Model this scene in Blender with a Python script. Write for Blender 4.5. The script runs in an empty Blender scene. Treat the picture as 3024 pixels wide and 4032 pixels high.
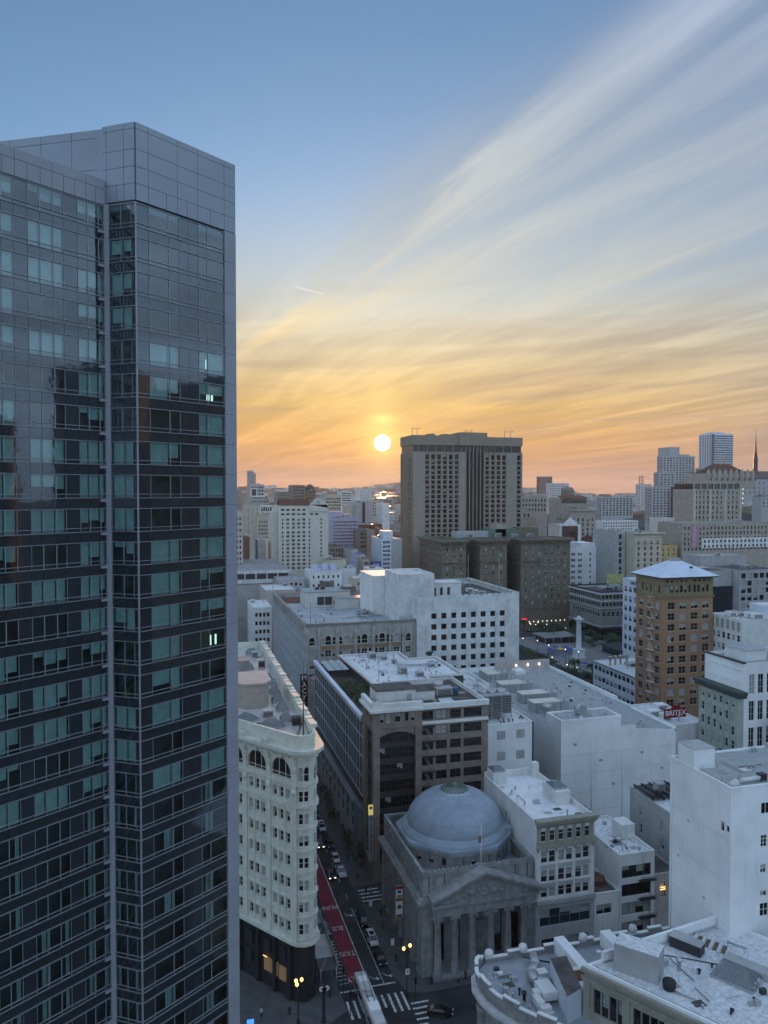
import bpy, math, random
from mathutils import Vector
R = math.radians
sc = bpy.context.scene
COL = sc.collection
random.seed(7)

# ------------------------------------------------------------------ camera
cam_d = bpy.data.cameras.new('camera')
cam_d.sensor_fit = 'HORIZONTAL'
cam_d.sensor_width = 36.0
cam_d.lens = 36.02
cam_d.clip_start = 0.5
cam_d.clip_end = 40000
cam = bpy.data.objects.new('camera', cam_d)
cam.location = (0, 0, 95)
cam.rotation_euler = (R(90 - 1.59), 0, R(-15.5))
COL.objects.link(cam)
sc.camera = cam

# ------------------------------------------------------------------ sky
SUN_AZ, SUN_EL = R(15.38), R(3.55)      # compass angle from +Y towards +X, height over the horizon
SUN = Vector((math.sin(SUN_AZ) * math.cos(SUN_EL), math.cos(SUN_AZ) * math.cos(SUN_EL), math.sin(SUN_EL)))
world = bpy.data.worlds.new('World')
sc.world = world
world.use_nodes = True
wt = world.node_tree
wt.nodes.clear()


class G:
    """small helper to write shader maths"""
    def __init__(s, t): s.t = t
    def n(s, kind, **kw):
        o = s.t.nodes.new(kind)
        for k, v in kw.items(): setattr(o, k, v)
        return o
    def put(s, sock, v):
        if hasattr(v, 'is_linked') or hasattr(v, 'links'): s.t.links.new(v, sock)
        else: sock.default_value = v
    def m(s, op, a, b=None, c=None, clamp=False):
        o = s.n('ShaderNodeMath', operation=op, use_clamp=clamp)
        for i, v in enumerate((a, b, c)):
            if v is not None: s.put(o.inputs[i], v)
        return o.outputs[0]
    def ss(s, v, a, b, to0=0.0, to1=1.0):
        o = s.n('ShaderNodeMapRange', interpolation_type='SMOOTHSTEP')
        for i, q in enumerate((v, a, b, to0, to1)): s.put(o.inputs[i], q)
        return o.outputs[0]
    def mix(s, f, a, b, mode='MIX'):
        o = s.n('ShaderNodeMix', data_type='RGBA', blend_type=mode)
        s.put(o.inputs[0], f); s.put(o.inputs[6], a); s.put(o.inputs[7], b)
        return o.outputs[2]
    def vec(s, x, y, z):
        o = s.n('ShaderNodeCombineXYZ')
        for i, v in enumerate((x, y, z)): s.put(o.inputs[i], v)
        return o.outputs[0]
    def noise(s, v, scale, detail=4, rough=.55, dist=0.0):
        o = s.n('ShaderNodeTexNoise')
        s.put(o.inputs['Vector'], v)
        o.inputs['Scale'].default_value = scale
        o.inputs['Detail'].default_value = detail
        o.inputs['Roughness'].default_value = rough
        o.inputs['Distortion'].default_value = dist
        return o.outputs['Fac']
    def ramp(s, v, stops):
        o = s.n('ShaderNodeValToRGB')
        el = o.color_ramp.elements
        while len(el) > 1: el.remove(el[0])
        el[0].position = stops[0][0]; el[0].color = (*stops[0][1], 1)
        for p, c in stops[1:]:
            e = el.new(p); e.color = (*c, 1)
        s.put(o.inputs[0], v)
        return o.outputs[0]


def build_sky():
    g = G(wt)
    d = g.n('ShaderNodeTexCoord').outputs['Generated']
    sp = g.n('ShaderNodeSeparateXYZ'); wt.links.new(d, sp.inputs[0])
    x, y, z = sp.outputs
    sky = g.n('ShaderNodeTexSky', sky_type='NISHITA')
    sky.sun_disc = False
    sky.sun_elevation = SUN_EL
    sky.sun_rotation = SUN_AZ
    sky.altitude = 0; sky.air_density = 1.0; sky.dust_density = .35; sky.ozone_density = 2.0
    base = sky.outputs[0]
    zc = g.m('MAXIMUM', z, 0.0)
    # coordinates on a flat cloud layer overhead; the streaks run along one compass direction
    ca, sa = math.cos(R(10)), math.sin(R(10))
    u = g.m('ADD', g.m('MULTIPLY', x, ca), g.m('MULTIPLY', y, sa))
    v = g.m('SUBTRACT', g.m('MULTIPLY', y, ca), g.m('MULTIPLY', x, sa))
    den = g.m('ADD', zc, 0.05)
    pu, pv = g.m('DIVIDE', u, den), g.m('DIVIDE', v, den)
    # angle to the sun
    dt = g.n('ShaderNodeVectorMath', operation='DOT_PRODUCT')
    wt.links.new(d, dt.inputs[0]); dt.inputs[1].default_value = SUN
    ang = g.m('ARCCOSINE', g.m('MINIMUM', dt.outputs['Value'], 1.0))       # radians
    # colour of cloud and haze by height, towards the sun and away from it; the half behind is raised to light walls
    az = g.m('ARCTAN2', x, y)
    away = g.ss(g.m('ABSOLUTE', g.m('SUBTRACT', az, SUN_AZ)), .12, .8)
    off = g.m('ABSOLUTE', g.m('SUBTRACT', az, SUN_AZ))
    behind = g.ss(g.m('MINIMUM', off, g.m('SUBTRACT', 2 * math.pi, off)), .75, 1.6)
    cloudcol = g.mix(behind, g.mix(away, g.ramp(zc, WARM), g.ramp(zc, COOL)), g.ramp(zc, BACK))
    # thin veil: a bank whose edge runs along the streaks, ragged by noise
    big = g.noise(g.vec(g.m('MULTIPLY', pu, .8), g.m('MULTIPLY', pv, .3), 3.1), 1.0, 5, .55, .4)
    wob = g.m('ADD', pu, g.m('MULTIPLY', g.m('SUBTRACT', big, .5), .5))
    edge = g.ss(wob, .78, 1.22)
    st1 = g.noise(g.vec(g.m('MULTIPLY', pu, 1.7), g.m('MULTIPLY', pv, .2), 7.7), 1.2, 5, .55, .9)
    st2 = g.noise(g.vec(g.m('MULTIPLY', pu, 3.6), g.m('MULTIPLY', pv, .55), 1.7), 1.2, 5, .55, 1.4)
    streak = g.ss(g.m('ADD', g.m('MULTIPLY', st1, .62), g.m('MULTIPLY', st2, .38)), .36, .68)
    def band(at, w):
        q = g.m('DIVIDE', g.m('SUBTRACT', wob, at), w)
        return g.m('EXPONENT', g.m('MULTIPLY', g.m('MULTIPLY', q, q), -1.0))
    plume = g.m('ADD', g.m('MULTIPLY', band(1.17, .13), g.ss(st2, .35, .62, .25, 1.0)), g.m('MULTIPLY', band(2.6, .25), .5))
    veil = g.m('ADD', g.m('MULTIPLY', edge, g.m('ADD', .42, g.m('MULTIPLY', streak, .4))), g.m('MULTIPLY', plume, .35), clamp=True)
    horizon = g.ss(zc, .12, .40, 1.0, 0.0)
    veil = g.m('MAXIMUM', veil, g.m('MULTIPLY', horizon, .98))
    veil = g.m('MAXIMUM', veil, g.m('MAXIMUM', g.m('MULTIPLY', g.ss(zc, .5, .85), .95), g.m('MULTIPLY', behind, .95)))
    lum = g.m('ADD', g.m('ADD', .84, g.m('MULTIPLY', g.m('MULTIPLY', streak, edge), .34)), g.m('MULTIPLY', plume, .22))
    cc = g.n('ShaderNodeVectorMath', operation='SCALE')
    wt.links.new(cloudcol, cc.inputs[0]); wt.links.new(lum, cc.inputs['Scale'])
    bs = g.n('ShaderNodeVectorMath', operation='MULTIPLY')
    wt.links.new(base, bs.inputs[0]); bs.inputs[1].default_value = SKYGAIN
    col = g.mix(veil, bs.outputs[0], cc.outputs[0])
    # grey-violet stratus bars low over the horizon
    bar = g.noise(g.vec(g.m('MULTIPLY', az, 2.6), g.m('MULTIPLY', g.m('SUBTRACT', zc, g.m('MULTIPLY', az, .05)), 26.0), 2.2), 1.0, 7, .58, .9)
    barm = g.m('MULTIPLY', g.ss(bar, .41, .66), g.m('MULTIPLY', g.ss(zc, .006, .03), g.ss(zc, .10, .30, 1.0, 0.0)))
    barm = g.m('MULTIPLY', barm, g.ss(ang, .03, .25, .45, 1.0))
    col = g.mix(g.m('MULTIPLY', barm, .62), col, g.mix(away, (1.0, .74, .60, 1), STRATUS))
    # glow round the sun, the pillar of light over it and the disc itself
    for w, c, k in GLOW:
        e = g.m('MULTIPLY', g.m('EXPONENT', g.m('MULTIPLY', g.m('POWER', g.m('DIVIDE', ang, w), 2.0), -1.0)), k)
        col = g.mix(e, col, c, 'ADD')
    da = g.m('DIVIDE', g.m('SUBTRACT', az, SUN_AZ), R(.8))
    de = g.m('DIVIDE', g.m('SUBTRACT', zc, math.sin(SUN_EL + R(1.85))), R(.38))
    pil = g.m('EXPONENT', g.m('MULTIPLY', g.m('ADD', g.m('MULTIPLY', da, da), g.m('MULTIPLY', de, de)), -1.0))
    col = g.mix(g.m('MULTIPLY', g.m('MULTIPLY', pil, g.ss(bar, .35, .6, 1.0, .3)), .7), col, (1.7, 1.3, .45, 1), 'ADD')
    shaft = g.m('MULTIPLY', g.m('EXPONENT', g.m('MULTIPLY', g.m('MULTIPLY', da, da), -.5)), g.m('MULTIPLY', g.ss(zc, .03, .06), g.ss(zc, .08, .20, 1.0, 0.0)))
    col = g.mix(g.m('MULTIPLY', shaft, .25), col, (1.5, .9, .2, 1), 'ADD')
    # short contrail
    A_, B_ = Vector((.1480, .9559, .2537)), Vector((.1890, .9511, .2444))
    nrm = A_.cross(B_).normalized(); mid = ((A_ + B_) / 2).normalized()
    def dot(v):
        o = g.n('ShaderNodeVectorMath', operation='DOT_PRODUCT'); wt.links.new(d, o.inputs[0]); o.inputs[1].default_value = v
        return o.outputs['Value']
    t_ = g.m('DIVIDE', dot(nrm), .0011)
    line = g.m('MULTIPLY', g.m('EXPONENT', g.m('MULTIPLY', g.m('MULTIPLY', t_, t_), -1.0)), g.ss(dot(mid), math.cos(A_.angle(mid)) , math.cos(A_.angle(mid) * .7)))
    col = g.mix(g.m('MULTIPLY', line, .55), col, (2.3, 2.2, 2.0, 1))
    disc = g.ss(ang, R(.42), R(.66), 1.0, 0.0)
    col = g.mix(disc, col, SUNDISC)
    bg = g.n('ShaderNodeBackground')
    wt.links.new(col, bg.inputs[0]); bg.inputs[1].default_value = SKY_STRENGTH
    out = g.n('ShaderNodeOutputWorld')
    wt.links.new(bg.outputs[0], out.inputs[0])


SKY_STRENGTH = 0.15
SKYGAIN = (.46, .545, .66)
WARM = [(0, (1.25, .62, .42)), (.02, (1.42, .70, .42)), (.066, (1.95, 1.02, .33)), (.105, (2.02, 1.27, .42)), (.16, (1.98, 1.50, .76)), (.24, (1.58, 1.42, 1.04)), (.32, (1.28, 1.30, 1.2)), (.45, (.95, 1.08, 1.25)), (.62, (.8, 1.03, 1.5)), (1.0, (1.2, 1.68, 2.5))]
COOL = [(0, (1.25, .76, .62)), (.016, (1.12, .77, .67)), (.04, (.82, .76, .80)), (.09, (.92, .86, .84)), (.155, (1.12, 1.03, .88)), (.32, (.85, .95, 1.12)), (.5, (.73, .92, 1.25)), (.7, (.9, 1.18, 1.72)), (1.0, (1.2, 1.68, 2.45))]
BACK = [(0, (1.75, 2.45, 3.2)), (.12, (2.2, 3.1, 4.05)), (.3, (2.05, 2.9, 3.85)), (.6, (1.45, 2.12, 3.0)), (1.0, (1.2, 1.68, 2.45))]  # sky behind the camera, brightened low down to light the facing walls
STRATUS = (.74, .68, .74, 1)
GLOW = [(R(6), (.5, .30, .03, 1), .55), (R(1.7), (1.6, 1.05, .25, 1), .6)]
SUNDISC = (22, 20, 16, 1)
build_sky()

# ------------------------------------------------------------------ sun lamp, exposure
sun_d = bpy.data.lights.new('sun', 'SUN')
sun_d.energy = 1.4
sun_d.angle = R(0.6)
sun_d.color = (1.0, .52, .22)
sun_o = bpy.data.objects.new('sun', sun_d)
sun_o.rotation_euler = (R(90 - 3.55), 0, math.pi - SUN_AZ)
COL.objects.link(sun_o)
sc.view_settings.view_transform = 'Standard'
sc.view_settings.look = 'None'
sc.view_settings.exposure = 1.5
sc.view_settings.gamma = 1.0
sc.view_settings.use_curve_mapping = False
sc.render.engine = 'CYCLES'
sc.cycles.use_denoising = True
sc.cycles.use_adaptive_sampling = True
sc.cycles.adaptive_threshold = .02
sc.cycles.max_bounces = 6
sc.cycles.diffuse_bounces = 3
sc.cycles.glossy_bounces = 3
sc.cycles.transmission_bounces = 4
sc.cycles.transparent_max_bounces = 8
sc.cycles.volume_bounces = 0
sc.cycles.sample_clamp_indirect = 4.0

# ------------------------------------------------------------------ materials
MATS = {}


def mat(name, c, rough=.8, var=.12, scale=.35, streak=0.0, spec=.3, metal=0.0, bump=0.0, c2=None, coat=0.0, seam=0.0):
    """painted / stone / roof surface: base colour with blotches, and rain streaks running down"""
    if name in MATS: return MATS[name]
    m = bpy.data.materials.new(name); m.use_nodes = True
    t = m.node_tree; g = G(t)
    b = t.nodes['Principled BSDF']
    b.inputs['Roughness'].default_value = rough
    b.inputs['Specular IOR Level'].default_value = spec
    b.inputs['Metallic'].default_value = metal
    b.inputs['Coat Weight'].default_value = coat
    if var or streak:
        pos = g.n('ShaderNodeNewGeometry').outputs['Position']
        n1 = g.noise(pos, scale, 6, .62)
        lo = tuple(v * (1 - 1.6 * var) for v in c) if c2 is None else c2
        hi = tuple(min(1, v * (1 + .8 * var)) for v in c)
        col = g.mix(g.ss(n1, .3, .68), (*lo, 1), (*hi, 1))
        if streak:
            mp = g.n('ShaderNodeMapping'); mp.inputs['Scale'].default_value = (1.3, 1.3, .07)
            t.links.new(pos, mp.inputs[0])
            n2 = g.noise(mp.outputs[0], 1.0, 5, .65)
            f = g.m('MULTIPLY', g.ss(n2, .5, .75), streak)
            col = g.mix(f, col, (c[0] * .42, c[1] * .42, c[2] * .42, 1))
        if seam:                      # welded sheet seams and ponding stains of a flat roof
            sp = g.n('ShaderNodeSeparateXYZ'); t.links.new(pos, sp.inputs[0])
            w = g.m('MULTIPLY', g.m('SUBTRACT', g.noise(pos, .5, 2), .5), .25)
            l1 = g.m('LESS_THAN', g.m('FRACT', g.m('ADD', g.m('DIVIDE', sp.outputs[0], 1.9), w)), .05)
            l2 = g.m('LESS_THAN', g.m('FRACT', g.m('ADD', g.m('DIVIDE', sp.outputs[1], 7.3), w)), .018)
            pond = g.ss(g.noise(pos, .13, 4, .5, .6), .56, .70)
            f2 = g.m('MAXIMUM', g.m('MULTIPLY', g.m('MAXIMUM', l1, l2), seam), g.m('MULTIPLY', pond, seam * .9))
            col = g.mix(f2, col, (c[0] * .4, c[1] * .39, c[2] * .38, 1))
        t.links.new(col, b.inputs['Base Color'])
        if bump:
            bp = g.n('ShaderNodeBump'); bp.inputs['Strength'].default_value = bump; bp.inputs['Distance'].default_value = .1
            t.links.new(g.noise(pos, 3.0, 5, .7), bp.inputs['Height'])
            t.links.new(bp.outputs[0], b.inputs['Normal'])
    else:
        b.inputs['Base Color'].default_value = (*c, 1)
    MATS[name] = m
    return m


def emit(name, c, k):
    if name in MATS: return MATS[name]
    m = bpy.data.materials.new(name); m.use_nodes = True
    b = m.node_tree.nodes['Principled BSDF']
    b.inputs['Base Color'].default_value = (*c, 1)
    b.inputs['Emission Color'].default_value = (*c, 1)
    b.inputs['Emission Strength'].default_value = k
    MATS[name] = m
    return m


def glass_clear(name, tint, refl):
    """coated tinted window glass that shows the room behind it"""
    m = bpy.data.materials.new(name); m.use_nodes = True
    t = m.node_tree; t.nodes.clear(); g = G(t)
    tr = g.n('ShaderNodeBsdfTransparent'); tr.inputs[0].default_value = (*tint, 1)
    gl = g.n('ShaderNodeBsdfGlossy'); gl.inputs['Roughness'].default_value = .03
    gl.inputs[0].default_value = (.86, .92, 1, 1)
    bp = g.n('ShaderNodeBump'); bp.inputs['Strength'].default_value = .018; bp.inputs['Distance'].default_value = .3
    t.links.new(g.noise(g.n('ShaderNodeNewGeometry').outputs['Position'], .7, 2), bp.inputs['Height'])
    t.links.new(bp.outputs[0], gl.inputs['Normal'])
    fr = g.n('ShaderNodeFresnel'); fr.inputs[0].default_value = 1.5
    mx = g.n('ShaderNodeMixShader')
    t.links.new(g.m('ADD', fr.outputs[0], refl, clamp=True), mx.inputs[0])
    t.links.new(tr.outputs[0], mx.inputs[1]); t.links.new(gl.outputs[0], mx.inputs[2])
    out = g.n('ShaderNodeOutputMaterial'); t.links.new(mx.outputs[0], out.inputs[0])
    MATS[name] = m
    return m


def glass_opaque(name, base, refl):
    """back-painted coated glass"""
    m = bpy.data.materials.new(name); m.use_nodes = True
    t = m.node_tree; t.nodes.clear(); g = G(t)
    df = g.n('ShaderNodeBsdfDiffuse'); df.inputs[0].default_value = (*base, 1)
    gl = g.n('ShaderNodeBsdfGlossy'); gl.inputs['Roughness'].default_value = .04; gl.inputs[0].default_value = (.84, .9, 1, 1)
    bp = g.n('ShaderNodeBump'); bp.inputs['Strength'].default_value = .018; bp.inputs['Distance'].default_value = .3
    t.links.new(g.noise(g.n('ShaderNodeNewGeometry').outputs['Position'], .7, 2), bp.inputs['Height'])
    t.links.new(bp.outputs[0], gl.inputs['Normal'])
    fr = g.n('ShaderNodeFresnel'); fr.inputs[0].default_value = 1.5
    mx = g.n('ShaderNodeMixShader'); t.links.new(g.m('ADD', fr.outputs[0], refl, clamp=True), mx.inputs[0])
    t.links.new(df.outputs[0], mx.inputs[1]); t.links.new(gl.outputs[0], mx.inputs[2])
    out = g.n('ShaderNodeOutputMaterial'); t.links.new(mx.outputs[0], out.inputs[0])
    MATS[name] = m
    return m


def far_wall(name, c, cell=(3.2, 3.4), win=(.05, .055, .06)):
    """wall of a block so distant that its windows cannot be told apart"""
    if name in MATS: return MATS[name]
    m = mat(name, c, .85, .14, .06)
    t = m.node_tree; g = G(t)
    b = t.nodes['Principled BSDF']
    old = b.inputs['Base Color'].links[0].from_socket
    sp = g.n('ShaderNodeSeparateXYZ'); t.links.new(g.n('ShaderNodeNewGeometry').outputs['Position'], sp.inputs[0])
    h = g.m('ADD', sp.outputs[0], g.m('MULTIPLY', sp.outputs[1], 1.01))
    def cellmask(v, p, a, e):
        f = g.m('FRACT', g.m('DIVIDE', v, p))
        return g.m('MULTIPLY', g.m('GREATER_THAN', f, a), g.m('LESS_THAN', f, e))
    k = g.m('MULTIPLY', cellmask(h, cell[0], .3, .72), cellmask(sp.outputs[2], cell[1], .3, .75))
    nz = g.n('ShaderNodeSeparateXYZ'); t.links.new(g.n('ShaderNodeNewGeometry').outputs['Normal'], nz.inputs[0])
    k = g.m('MULTIPLY', k, g.m('LESS_THAN', g.m('ABSOLUTE', nz.outputs[2]), .5))
    t.links.new(g.mix(g.m('MULTIPLY', k, .8), old, (*win, 1)), b.inputs['Base Color'])
    return m


WHITE = mat('white_paint', (.70, .70, .68), .7, .09, .15, .3)
WHITE2 = mat('white_stucco', (.80, .81, .81), .75, .08, .12, .18)
CREAM = mat('cream_terracotta', (.60, .61, .525), .6, .08, .5, .22)
STONE = mat('grey_granite', (.27, .27, .27), .8, .16, .6, .45)
STONE_D = mat('dark_granite', (.025, .026, .03), .5, .15, .5, .1)
MACY = mat('grey_terracotta', (.36, .355, .33), .8, .14, .4, .35)
CONC = mat('pale_concrete', (.60, .61, .61), .8, .13, .3, .4)
BROWN = mat('brown_stone', (.235, .20, .175), .8, .12, .5, .2)
STFR = mat('sooty_sandstone', (.185, .155, .118), .85, .14, .35, .25)
STFT = mat('tower_precast', (.29, .235, .18), .8, .06, .2, .10)
STFT_P = mat('tower_pier', (.32, .275, .23), .8, .05, .2, .06)
BRICK = mat('orange_brick', (.35, .205, .125), .85, .14, 1.2, .18, bump=.2)
BRICK_T = mat('olive_terracotta', (.25, .19, .11), .8, .12, .8, .2)
TAN = mat('tan_stone', (.38, .335, .285), .85, .1, .3, .2)
BEIGE = mat('beige_stucco', (.50, .45, .36), .85, .09, .3, .15)
PINK = mat('pinkish_stucco', (.48, .41, .38), .85, .09, .3, .18)
GREYW = mat('grey_render', (.40, .40, .40), .85, .09, .3, .2)
LAV = mat('lavender_paint', (.44, .44, .56), .8, .06, .3, .12)
BLUEW = mat('bluish_white_tile', (.58, .63, .70), .6, .05, .3, .1)
REDB = mat('red_brown_brick', (.20, .105, .08), .85, .12, .3, .2)
YEL = mat('ochre_paint', (.50, .36, .17), .8, .08, .3, .15)
OLIVE = mat('olive_stone', (.30, .29, .24), .8, .1, .5, .2)
DKGREY = mat('charcoal_cladding', (.045, .047, .05), .5, .1, .3)
ROOF_W = mat('white_membrane', (.74, .75, .77), .27, .06, .3, 0, .5, c2=(.66, .67, .69), seam=.30)
ROOF_W2 = mat('worn_white_membrane', (.64, .65, .67), .5, .2, 1.5, 0, .5, c2=(.48, .48, .48), seam=.28)
ROOF_G = mat('grey_roof_coating', (.32, .34, .35), .55, .10, .4, 0, .4, seam=.25)
ROOF_D = mat('tar_gravel', (.11, .10, .095), .9, .25, .4, 0, .2)
ROOF_R = mat('rusty_roof', (.17, .085, .06), .9, .2, .4, 0, .2)
TILE_R = mat('red_clay_tile', (.12, .055, .04), .8, .15, 1.0)
COPPER = mat('green_copper', (.13, .19, .145), .7, .15, .5, .2)
PALEROOF = mat('pale_standing_seam', (.60, .65, .74), .38, .06, .2, 0, .5)
DOME = mat('dome_coating', (.26, .31, .37), .5, .10, .35, .2, .4)
METAL = mat('galvanised_steel', (.45, .46, .47), .45, .1, .8, 0, .5, .6)
DKMETAL = mat('black_iron', (.025, .025, .028), .5, 0, 1)
ALU = mat('silver_aluminium', (.27, .285, .31), .45, .05, .5, 0, .5, .25)
TOWERP = mat('tower_stone_panel', (.29, .30, .335), .55, .06, .15, .05, .4)
TOWERC = mat('tower_metal_panel', (.235, .26, .30), .4, .05, .15, 0, .5, .3)
GLASS_D = mat('dark_window_glass', (.012, .014, .018), .06, 0, 1, 0, .6)
GLASS_B = mat('bluish_dark_glass', (.02, .03, .04), .05, 0, 1, 0, .9)
GLASS_S = glass_opaque('spandrel_glass', (.022, .027, .032), .045)
SKYL = mat('skylight_glass', (.13, .145, .155), .22, .1, 1, 0, .9)
BLIND = mat('window_blind', (.34, .35, .34), .35, .12, 1.5, 0, .5, coat=.4)
CURTAIN = mat('room_curtain', (.62, .66, .66), .8, .1, 1.2)
FRAME_W = mat('white_window_frame', (.66, .66, .62), .6, .05, 1)
FRAME_D = mat('dark_window_frame', (.05, .05, .05), .5, 0, 1)
FRAME_B = mat('bronze_window_frame', (.10, .085, .07), .5, .05, 1)
ASPH = mat('asphalt', (.036, .038, .042), .85, .22, .25, 0, .3, bump=.1)
WALK = mat('concrete_pavement', (.085, .086, .09), .85, .15, .4, 0, .3)
PLAZA = mat('granite_plaza', (.21, .205, .20), .8, .1, .3)
RED_L = mat('red_lane_paint', (.21, .022, .045), .8, .3, 1.1, c2=(.12, .02, .03))
PAINT = mat('road_marking_paint', (.58, .59, .59), .7, .3, 2.2, c2=(.26, .27, .27))
LEAF = mat('dark_foliage', (.035, .055, .028), .6, .3, 2)
LEAF2 = mat('olive_foliage', (.06, .075, .035), .6, .3, 2)
BARK = mat('bark', (.09, .07, .055), .9, .2, 3)
BRONZE = mat('weathered_bronze', (.10, .13, .11), .5, .1, 2)
BLUE_F = mat('blue_canvas', (.035, .07, .30), .8, .1, 2)
YEL_F = mat('yellow_canvas', (.62, .42, .05), .8, .1, 2)
GREY_F = mat('grey_canvas', (.38, .40, .41), .8, .1, 2)
RUBBER = mat('tyre_rubber', (.015, .015, .015), .8, 0, 1)
SIGN_BK = mat('black_sign_board', (.012, .012, .016), .35, 0, 1)
SIGN_W = mat('white_sign_letter', (.75, .75, .75), .5, 0, 1)
SIGN_R = mat('red_sign_board', (.22, .012, .02), .5, .1, 1)
GLASS_T = glass_clear('tower_vision_glass', (.58, .80, .78), .06)
LAMP_W = emit('warm_lamp_glow', (1.0, .55, .16), 1.0)
LAMP_C = emit('cool_lamp_glow', (1.0, .9, .72), .7)
LIT = emit('lit_room', (.30, .19, .09), .05)
LIT2 = emit('lit_room_bright', (.80, 1.0, .85), .5)
HEADL = emit('headlight_glow', (1.0, .86, .6), 1.2)
GROUND_FAR = mat('city_ground', (.07, .07, .068), .9, .35, .01)


# ------------------------------------------------------------------ mesh helpers
class MB:
    def __init__(s): s.v = []; s.f = []; s.mi = []; s.ms = []; s.sm = []
    def mid(s, m):
        if m not in s.ms: s.ms.append(m)
        return s.ms.index(m)
    def quad(s, pts, m, smooth=False):
        k = len(s.v); s.v += [tuple(p) for p in pts]
        s.f.append(tuple(range(k, k + len(pts)))); s.mi.append(s.mid(m)); s.sm.append(smooth)
        return s
    def box(s, x0, x1, y0, y1, z0, z1, m):
        k = len(s.v)
        s.v += [(x0, y0, z0), (x1, y0, z0), (x1, y1, z0), (x0, y1, z0), (x0, y0, z1), (x1, y0, z1), (x1, y1, z1), (x0, y1, z1)]
        i = s.mid(m)
        for q in ((0, 3, 2, 1), (4, 5, 6, 7), (0, 1, 5, 4), (1, 2, 6, 5), (2, 3, 7, 6), (3, 0, 4, 7)):
            s.f.append(tuple(k + j for j in q)); s.mi.append(i); s.sm.append(False)
        return s
    def prism(s, poly, z0, z1, m, mtop=None):
        n = len(poly); k = len(s.v)
        s.v += [(p[0], p[1], z0) for p in poly] + [(p[0], p[1], z1) for p in poly]
        for j in range(n):
            s.f.append((k + j, k + (j + 1) % n, k + n + (j + 1) % n, k + n + j)); s.mi.append(s.mid(m)); s.sm.append(False)
        s.f.append(tuple(k + n + j for j in range(n))); s.mi.append(s.mid(mtop or m)); s.sm.append(False)
        s.f.append(tuple(k + n - 1 - j for j in range(n))); s.mi.append(s.mid(m)); s.sm.append(False)
        return s
    def ring(s, poly, inner, z0, z1, m):
        """closed wall between two matching outlines"""
        n = len(poly); k = len(s.v); i = s.mid(m)
        for z in (z0, z1):
            s.v += [(p[0], p[1], z) for p in poly] + [(p[0], p[1], z) for p in inner]
        for j in range(n):
            a, b = j, (j + 1) % n
            for q in ((a, b, 2 * n + b, 2 * n + a), (n + b, n + a, 3 * n + a, 3 * n + b), (2 * n + a, 2 * n + b, 3 * n + b, 3 * n + a), (b, a, n + a, n + b)):
                s.f.append(tuple(k + e for e in q)); s.mi.append(i); s.sm.append(False)
        return s
    def lathe(s, prof, cx, cy, n, m, smooth=True, a0=0.0):
        k = len(s.v); i = s.mid(m)
        for r, z in prof:
            for j in range(n):
                a = a0 + 2 * math.pi * j / n
                s.v.append((cx + r * math.cos(a), cy + r * math.sin(a), z))
        for q in range(len(prof) - 1):
            for j in range(n):
                a, b = k + q * n + j, k + q * n + (j + 1) % n
                s.f.append((a, b, b + n, a + n)); s.mi.append(i); s.sm.append(smooth)
        if prof[-1][0] > 0.001:
            s.f.append(tuple(k + (len(prof) - 1) * n + j for j in range(n))); s.mi.append(i); s.sm.append(False)
        return s
    def tube(s, p, q, r, m, n=6, r2=None):
        p, q = Vector(p), Vector(q); d = (q - p).normalized()
        a = d.orthogonal().normalized(); b = d.cross(a); k = len(s.v); i = s.mid(m)
        r2 = r if r2 is None else r2
        for c, rr in ((p, r), (q, r2)):
            for j in range(n):
                t = 2 * math.pi * j / n
                s.v.append(tuple(c + (a * math.cos(t) + b * math.sin(t)) * rr))
        for j in range(n):
            s.f.append((k + j, k + (j + 1) % n, k + n + (j + 1) % n, k + n + j)); s.mi.append(i); s.sm.append(True)
        for base in (0, n):
            s.f.append(tuple(k + base + j for j in (range(n) if base else reversed(range(n))))); s.mi.append(i); s.sm.append(False)
        return s
    def mesh(s, name):
        me = bpy.data.meshes.new(name)
        me.from_pydata(s.v, [], s.f)
        for m in s.ms: me.materials.append(m)
        me.polygons.foreach_set('material_index', s.mi)
        me.polygons.foreach_set('use_smooth', s.sm)
        me.update()
        return me


def obj(name, data, parent=None, loc=(0, 0, 0), rz=0.0, sub=False):
    """one object; loc is a place in the world unless sub (then it is in the parent part's own space)"""
    if isinstance(data, MB): data = data.mesh(name)
    o = bpy.data.objects.new(name, data)
    COL.objects.link(o)
    if parent is not None:
        o.parent = parent
        if not sub: loc = (loc[0] - parent.location.x, loc[1] - parent.location.y, loc[2] - parent.location.z)
    o.location = loc
    o.rotation_euler = (0, 0, rz)
    return o


def part(name, mb, parent):
    """mesh given in world coordinates, made a child of a thing"""
    L = parent.location
    mb.v = [(x - L.x, y - L.y, z - L.z) for x, y, z in mb.v]
    o = bpy.data.objects.new(name, mb.mesh(name)); COL.objects.link(o); o.parent = parent
    return o


def thing(name, label, cat, loc=(0, 0, 0), group=None, rz=0.0):
    o = bpy.data.objects.new(name, None); COL.objects.link(o)
    o.empty_display_size = .5
    o.location = loc; o.rotation_euler = (0, 0, rz)
    o['label'] = label; o['category'] = cat
    if group: o['group'] = group
    return o


def tag(o, label, cat, group=None):
    o['label'] = label; o['category'] = cat
    if group: o['group'] = group
    return o


def struct(name, mb):
    o = obj(name, mb); o['kind'] = 'structure'
    return o


def dup(root, loc, rz, label, group=None):
    r = root.copy(); COL.objects.link(r); r.location = loc; r.rotation_euler = (0, 0, rz); r['label'] = label
    if group: r['group'] = group
    for ch in list(root.children):
        c = ch.copy(); COL.objects.link(c); c.parent = r
        for q in list(ch.children):
            e = q.copy(); COL.objects.link(e); e.parent = c
    return r


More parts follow.
